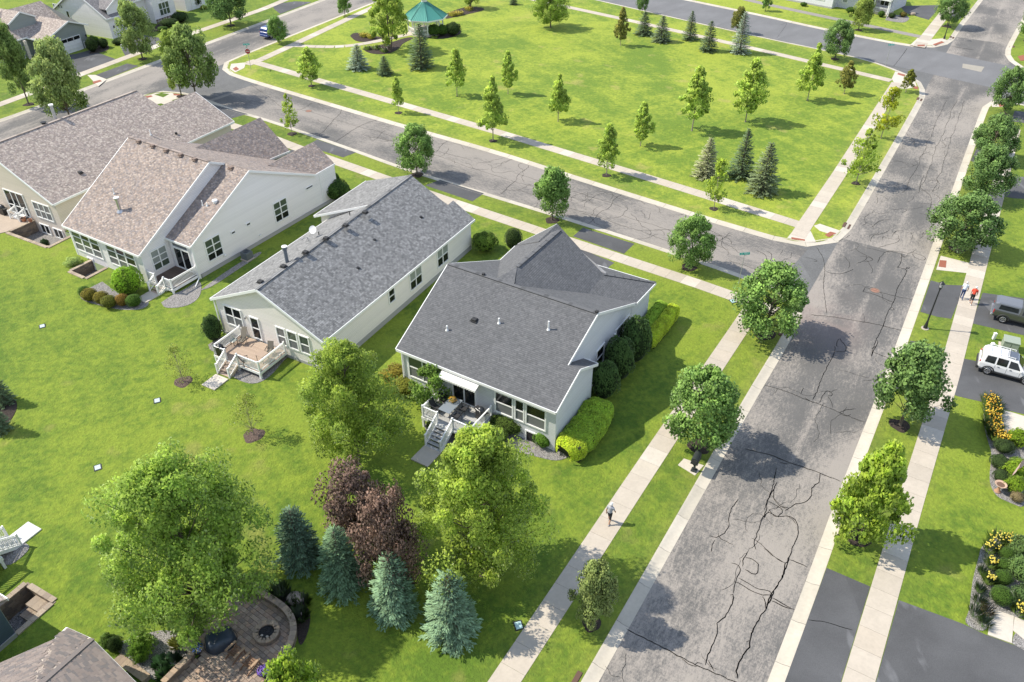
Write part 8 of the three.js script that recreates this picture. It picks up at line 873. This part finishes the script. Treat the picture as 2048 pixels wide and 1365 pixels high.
{
  const on = (h, u, v, y) => h.world(u, v, y), tan = std({ color: rgb(0.17, 0.15, 0.12), roughness: 0.85 }), D2 = 0.805;
  chair('deck_chair', 'brown high-backed reclining chair against the wall on the tan deck', on(H2, -0.75, -7.9, D2), -H2.a + 0.2, tan, { back: 0.85, rec: 0.3 }); table('side_table', 'small glass side table beside the reclining chair on the tan deck', on(H2, -1.1, -8.45, D2), -H2.a, 0.5, 0.5, 0.45, M.glassB); grill('black grill in the left corner of the tan deck', on(H2, -2.65, -8.3, D2), -H2.a, 1.0); table('patio_table', 'small tan table by the right railing of the tan deck', on(H2, -1.6, -4.9, D2), -H2.a, 0.75, 0.75, 0.68, woodTan[1]); chair('deck_chair', 'brown chair near the back wall at the right side of the tan deck', on(H2, -0.75, -4.9, D2), -H2.a + 0.4, tan); chair('deck_chair', 'brown chair by the railing corner above the tan deck stairs', on(H2, -2.6, -5.7, D2), -H2.a + 2.6, tan);
  const D3 = 1.155, gl = new THREE.MeshPhysicalMaterial({ color: rgb(0.22, 0.25, 0.28), roughness: 0.1 }); const tb = on(H3, -1.25, -7.95, D3); table('patio_table', 'dark glass dining table on the grey deck', tb, -H3.a, 1.0, 1.7, 0.72, gl); { const p = thing('flower_bowl', 'bowl of yellow flowers on the glass table of the grey deck', 'flowers', [on(H3, -0.9, -8.0).x, D3 + 0.74, on(H3, -0.9, -8.0).z]); part('bowl', cyl(0.14, 0.2, 0.12, 14), std({ color: rgb(0.3, 0.2, 0.12) }), p); const L = new Leaves(), r = rng(61); for (let i = 0; i < 160; i++) { const d = sph(r); d.y = Math.abs(d.y); L.leaf(d.clone().multiplyScalar(0.3).add(V(0, 0.14, 0)), sph(r), d, 0.09, 0.07, [[0.6, 0.36, 0.02], [0.5, 0.26, 0.02], [0.16, 0.2, 0.03]][i % 3], d, 0.5); } part('blossom', L.geo(), std({ vertexColors: true, side: THREE.DoubleSide }), p); }
  [[-0.75, -8.85, 1.4, 'left side, near the wall'], [-1.75, -8.85, 1.5, 'left side, near the stairs'], [-0.85, -7.1, -1.5, 'right side, near the wall'], [-1.75, -7.1, -1.6, 'right side, near the stairs']].forEach(([u, v, t, l]) => chair('dining_chair', 'dark chair at the glass table of the grey deck, ' + l, on(H3, u, v, D3), -H3.a + t, M.dark, { group: 'dark chairs round the glass table' })); grill('dark grill against the right railing of the grey deck', on(H3, -0.7, -5.7, D3), -H3.a - 0.3, 1.1); { const q = on(H3, -1.75, -5.9, D3 + 0.012), m = thing('door_mat', 'dark square mat lying on the right half of the grey deck', 'mat', [q.x, D3, q.z], -H3.a); part('mat', rbox(0.7, 0.02, 0.6, 0.008, 0, 0.012, 0), std({ color: rgb(0.14, 0.14, 0.14), roughness: 0.95 }), m); }
  // terrace of the tan roofed house at the left edge
  const P = (u, v) => H0.world(u, v, YT); const q = [P(-0.35, -8.95), P(-3.3, -8.95), P(-5.4, -10.2), P(-5.6, -17), P(-0.35, -17)]; solo('terrace', slab3(q.map((p) => V(p.x, YT + 0.06, p.z)), 0.08), std({ color: rgb(0.46, 0.375, 0.30), map: rep(concreteT, 0.5), roughness: 0.9 }), 'tan paved terrace behind the house at the left edge', 'terrace', null, 'structure'); const gp = H0.world(-1.0, -12.7, YT + 0.07); grill('covered black grill on the tan terrace at the left edge', gp, -H0.a, 1.5);
  const g = thing('steps', 'white railed steps to the door of the house at the left edge', 'steps', [P(-0.35, -10.4).x, YT + 0.06, P(-0.35, -10.4).z], -H0.a); for (let i = 0; i < 2; i++) part('tread', box(1.5, 0.16, 0.35, 0, 0.08 + (1 - i) * 0.16, 0.2 + i * 0.35), M.white, g); railing(g, [V(-0.75, 0.3, 0.05), V(-0.75, 0.02, 0.95)], 0, 0.85, 0.14); railing(g, [V(0.75, 0.3, 0.05), V(0.75, 0.02, 0.95)], 0, 0.85, 0.14);
  for (const [u, v, r, m, l, hh] of [[-1.0, -9.4, 0.24, std({ color: rgb(0.45, 0.2, 0.11), roughness: 0.9 }), 'terracotta pot on the terrace at the left edge', 0.4], [-0.75, -8.7, 0.2, std({ color: rgb(0.42, 0.18, 0.1), roughness: 0.9 }), 'small terracotta pot by the window well at the left edge', 0.3], [-1.1, -9.9, 0.28, M.white, 'white round planter on the terrace at the left edge', 0.45]]) { const c = P(u, v), t = thing('flower_pot', l, 'plant pot', [c.x, YT + 0.06, c.z]); part('pot', new THREE.LatheGeometry([[0.001, 0], [r * 0.7, 0], [r, hh * 0.9], [r * 1.08, hh], [r * 0.9, hh], [r * 0.85, hh * 0.85], [0.001, hh * 0.85]].map((a) => new THREE.Vector2(...a)), 18), m, t); part('soil', cyl(r * 0.86, r * 0.86, 0.02, 14, 0, hh * 0.86, 0), M.mulch, t); }
  const wp = P(-2.35, -4.6); const pl = shrub(shrubs[0], 'potted_shrub', V(wp.x, -1.0, wp.z), 1, 1.0, 'small dark shrub standing in the wide stone window well', leafMat(0.06, 0.10, 0.04, 0.2)); pl.scale.set(0.42, 0.6, 0.42);
}
// ---------------------------------------------------------------- paved terrace with seat wall and fire pit, bottom left
{
  const Y = YT + 0.05, poly = pxs([[396, 1288], [438, 1200], [486, 1178], [522, 1196], [556, 1214], [580, 1236], [589, 1266], [578, 1302], [560, 1332], [530, 1375], [500, 1440], [300, 1440], [336, 1372], [398, 1312]]); const g = thing('paved_terrace', 'brown paver terrace under the largest feathery tree', 'terrace', [0, 0, 0], 0, null, 'structure'); part('bedding', sheet(poly, YT + 0.006), M.mulch, g);
  const inside = (x, z) => { let c = false; for (let i = 0, j = poly.length - 1; i < poly.length; j = i++) if ((poly[i].z > z) !== (poly[j].z > z) && x < (poly[j].x - poly[i].x) * (z - poly[i].z) / (poly[j].z - poly[i].z) + poly[i].x) c = !c; return c; }; const r = rng(505), tones = [[0.43, 0.325, 0.25], [0.36, 0.275, 0.215], [0.50, 0.385, 0.295], [0.31, 0.245, 0.20], [0.46, 0.325, 0.235]].map((c) => std({ color: rgb(...c), map: rep(concreteT, 1), bumpMap: rep(grainT, 2), bumpScale: 0.008, roughness: 0.9 })); const gs = [0.22, 0.30, 0.38].map((w) => rbox(w - 0.014, 0.06, 0.246, 0.012)), O = G(480, 1290), ang = 0.62; const rest = tones.map(() => []); let n = 0;
  for (let j = -18; j < 18; j++) { let s = -6 + r() * 0.3; while (s < 6) { const k = Math.floor(r() * 3), w = [0.22, 0.3, 0.38][k]; s += w; const a = s - w / 2, b = j * 0.26, x = O.x + a * Math.cos(ang) - b * Math.sin(ang), z = O.z + a * Math.sin(ang) + b * Math.cos(ang); if (!inside(x, z)) continue; const q = gs[k], m = Math.floor(r() * 5), mx = new THREE.Matrix4().makeRotationY(-ang); mx.setPosition(x, Y - 0.025 + (r() - 0.5) * 0.008, z); if (n < 300 && z > -27.6 && r() < 0.8) { part('paver', q, tones[m], g).applyMatrix4(mx); n++; } else { const e = q.clone(); e.applyMatrix4(mx); rest[m].push(e); } } }
  rest.forEach((l, i) => l.length && tag(part('pavers', l, tones[i], g), 'the remaining pavers', null, null, 'stuff'));
  const capM = [[0.46, 0.36, 0.26], [0.41, 0.315, 0.235], [0.52, 0.385, 0.27], [0.37, 0.29, 0.22]].map((c) => std({ color: rgb(...c), map: rep(concreteT, 1), bumpMap: rep(grainT, 3), bumpScale: 0.015, roughness: 0.95 }));
  const wall = (pts, H, label, w, seed, c) => { const t = thing('stone_wall', label, 'wall'), p = chaikin(pxs(pts), 2); const q = resample(p, 0.5); for (let i = 0; i + 1 < q.length; i++) stoneCourse(t, q[i], q[i + 1], YT - 0.02, H, w * 0.8, 'stone', 0.16, 0.5, seed + i, 20); capStones(t, p, H, w, 0.3, seed, 'cap_stone', capM, 0.08); return t; };
  wall([[500, 1176], [524, 1196], [556, 1214], [581, 1235], [592, 1264], [584, 1298], [566, 1330], [548, 1356]], 0.60, 'curved stone seat wall round the fire pit terrace', 0.36, 61); wall([[372, 1302], [385, 1292], [398, 1283]], 0.62, 'short stone return wall beside the blue flower pot', 0.34, 71); wall([[372, 1303], [394, 1314], [360, 1345], [322, 1384]], 0.58, 'straight stone wall between gravel bed and terrace', 0.34, 75); wall([[236, 1318], [256, 1334], [282, 1352], [300, 1366]], 0.25, 'low stone edge beside the shingle roof', 0.5, 79);
  const f = G(535, 1272), t = thing('fire_pit', 'round stone fire pit on the paver terrace', 'fire pit', [f.x, Y, f.z]); for (let c = 0; c < 3; c++) for (let i = 0; i < 16; i++) { const a = (i + c * 0.5) / 16 * 6.2832, b = new THREE.BoxGeometry(0.26, c === 2 ? 0.09 : 0.16, 0.24 + (c === 2 ? 0.05 : 0)); b.translate(0, 0, 0.58); b.rotateY(a); b.translate(0, c === 2 ? 0.36 : 0.08 + c * 0.165, 0); part(c === 2 ? 'cap_stone' : 'stone', b, (c === 2 ? capM : M.stone)[(i * 7 + c) % 4], t); } part('embers', (() => { const o = [cyl(0.46, 0.46, 0.1, 20, 0, 0.12, 0)], rr = rng(9); for (let i = 0; i < 46; i++) { const a = rr() * 6.28, q = Math.sqrt(rr()) * 0.42, s = new THREE.DodecahedronGeometry(0.035 + rr() * 0.03); s.translate(Math.cos(a) * q, 0.24, Math.sin(a) * q); o.push(s); } return o; })(), M.dark, t); for (const [x, z] of [[-0.22, 0.2], [0.1, 0.28]]) part('pale_stone', new THREE.DodecahedronGeometry(0.09).scale(1, 0.6, 0.8).translate(x, 0.28, z), M.conc[3], t);
  const wd = std({ color: rgb(0.215, 0.125, 0.075), roughness: 0.75 }); for (const [x, y, l] of [[474, 1312, 'left wooden slatted armchair facing the fire pit'], [503, 1334, 'right wooden slatted armchair facing the fire pit']]) { const p = G(x, y), c = thing('wooden_armchair', l, 'chair', [p.x, Y, p.z], 2.55, 'wooden armchairs on the paver terrace'); for (let i = 0; i < 5; i++) part('seat_slat', rbox(0.52, 0.025, 0.09, 0.008, 0, 0.36 - i * 0.025, 0.24 - i * 0.11), wd, c); for (let i = 0; i < 5; i++) part('back_slat', slab3([V(-0.27 + i * 0.11, 0.28, -0.2), V(-0.175 + i * 0.11, 0.28, -0.2), V(-0.175 + i * 0.11, 0.95 - Math.abs(i - 2) * 0.04, -0.46), V(-0.27 + i * 0.11, 0.95 - Math.abs(i - 2) * 0.04, -0.46)], 0.03), wd, c); for (const s of [-1, 1]) { part('arm_rest', rbox(0.14, 0.03, 0.75, 0.01, s * 0.36, 0.56, 0.0), std({ color: rgb(0.36, 0.24, 0.15), roughness: 0.75 }), c); part('leg', box(0.08, 0.56, 0.04, s * 0.34, 0.28, 0.3), wd, c); part('leg', beam(V(s * 0.3, 0.34, 0.3), V(s * 0.3, 0.05, -0.55), 0.04, 0.1), wd, c); } }
  { const p = G(443, 1288), c = thing('covered_furniture', 'dark blue tarpaulin over furniture under the feathery tree', 'covered furniture', [p.x, Y, p.z], 0.5), q = new THREE.SphereGeometry(0.8, 26, 18, 0, 6.2832, 0, 1.571), P = q.attributes.position; for (let i = 0; i < P.count; i++) { const x = P.getX(i), y = P.getY(i), z = P.getZ(i), k = 1 / Math.pow(Math.pow(Math.abs(x / 0.8), 4) + Math.pow(Math.abs(y / 0.8), 4) + Math.pow(Math.abs(z / 0.8), 4) + 1e-6, 0.25), a = Math.atan2(z, x), w = 1 + 0.06 * Math.sin(a * 7) * (1 - y / 0.8) + 0.05 * vn(x * 5 + 3, z * 5); P.setXYZ(i, x * k * w * 0.95, y * k * 0.95 + 0.03 * Math.sin(x * 9 + z * 4), z * k * w * 0.75); } q.computeVertexNormals(); part('cover', q, std({ color: rgb(0.028, 0.042, 0.062), roughness: 0.45 }), c); part('cord', new THREE.TorusGeometry(0.88, 0.015, 5, 30).rotateX(Math.PI / 2).scale(1, 1, 0.8).translate(0, 0.18, 0), M.black, c); }
  for (const [x, y, l, cols] of [[396, 1306, 'dark pot of blue and white flowers at the end of the stone wall', [[0.08, 0.16, 0.55], [0.75, 0.76, 0.8], [0.12, 0.22, 0.6], [0.7, 0.55, 0.05]]], [531, 1352, 'pot of violet flowers at the end of the curved seat wall', [[0.22, 0.12, 0.55], [0.3, 0.2, 0.65], [0.17, 0.08, 0.42]]]]) { const p = G(x, y), t2 = thing('flower_pot', l, 'plant pot', [p.x, Y, p.z]); part('pot', new THREE.LatheGeometry([[0.001, 0], [0.2, 0], [0.3, 0.36], [0.33, 0.42], [0.28, 0.42], [0.27, 0.36], [0.001, 0.36]].map((a) => new THREE.Vector2(...a)), 20), M.dark, t2); const L = new Leaves(), rr = rng(x); for (let i = 0; i < 420; i++) { const d = sph(rr); d.y = Math.abs(d.y); const flat = V(d.x * 0.36, d.y * 0.2 + 0.4, d.z * 0.36); L.leaf(flat, sph(rr), d, 0.085, 0.07, rr() < 0.2 ? [0.05, 0.1, 0.03] : cols[Math.floor(rr() * cols.length)], d, 0.5); } part('blossom', L.geo(), std({ vertexColors: true, side: THREE.DoubleSide, roughness: 0.85 }), t2); }
  for (const [x, y, s, l] of [[592, 1200, 0.5, 'large pale boulder in the planting bed outside the seat wall'], [602, 1226, 0.3, 'smaller grey boulder in the planting bed outside the seat wall'], [1825, 30, 0.55, 'grey boulder at the corner of the top right drive']]) { const p = G(x, y), q = new THREE.IcosahedronGeometry(s, 3), P = q.attributes.position; for (let i = 0; i < P.count; i++) { const a = P.getX(i), b = P.getY(i), c = P.getZ(i), k = 0.8 + 0.4 * fbm(a * 2.2 + x, b * 2.2 + c * 2.2, 3); P.setXYZ(i, a * k * 1.1, b * k * 0.62, c * k * 0.85); } const mg = mergeVertices((() => { q.deleteAttribute('normal'); q.deleteAttribute('uv'); return q; })()); mg.computeVertexNormals(); const m = solo('boulder', mg, std({ color: rgb(0.33, 0.27, 0.22), roughness: 0.95 }), l, 'boulder'); m.position.set(p.x, YT + s * 0.3, p.z); }
}
renderer.render(scene, camera);
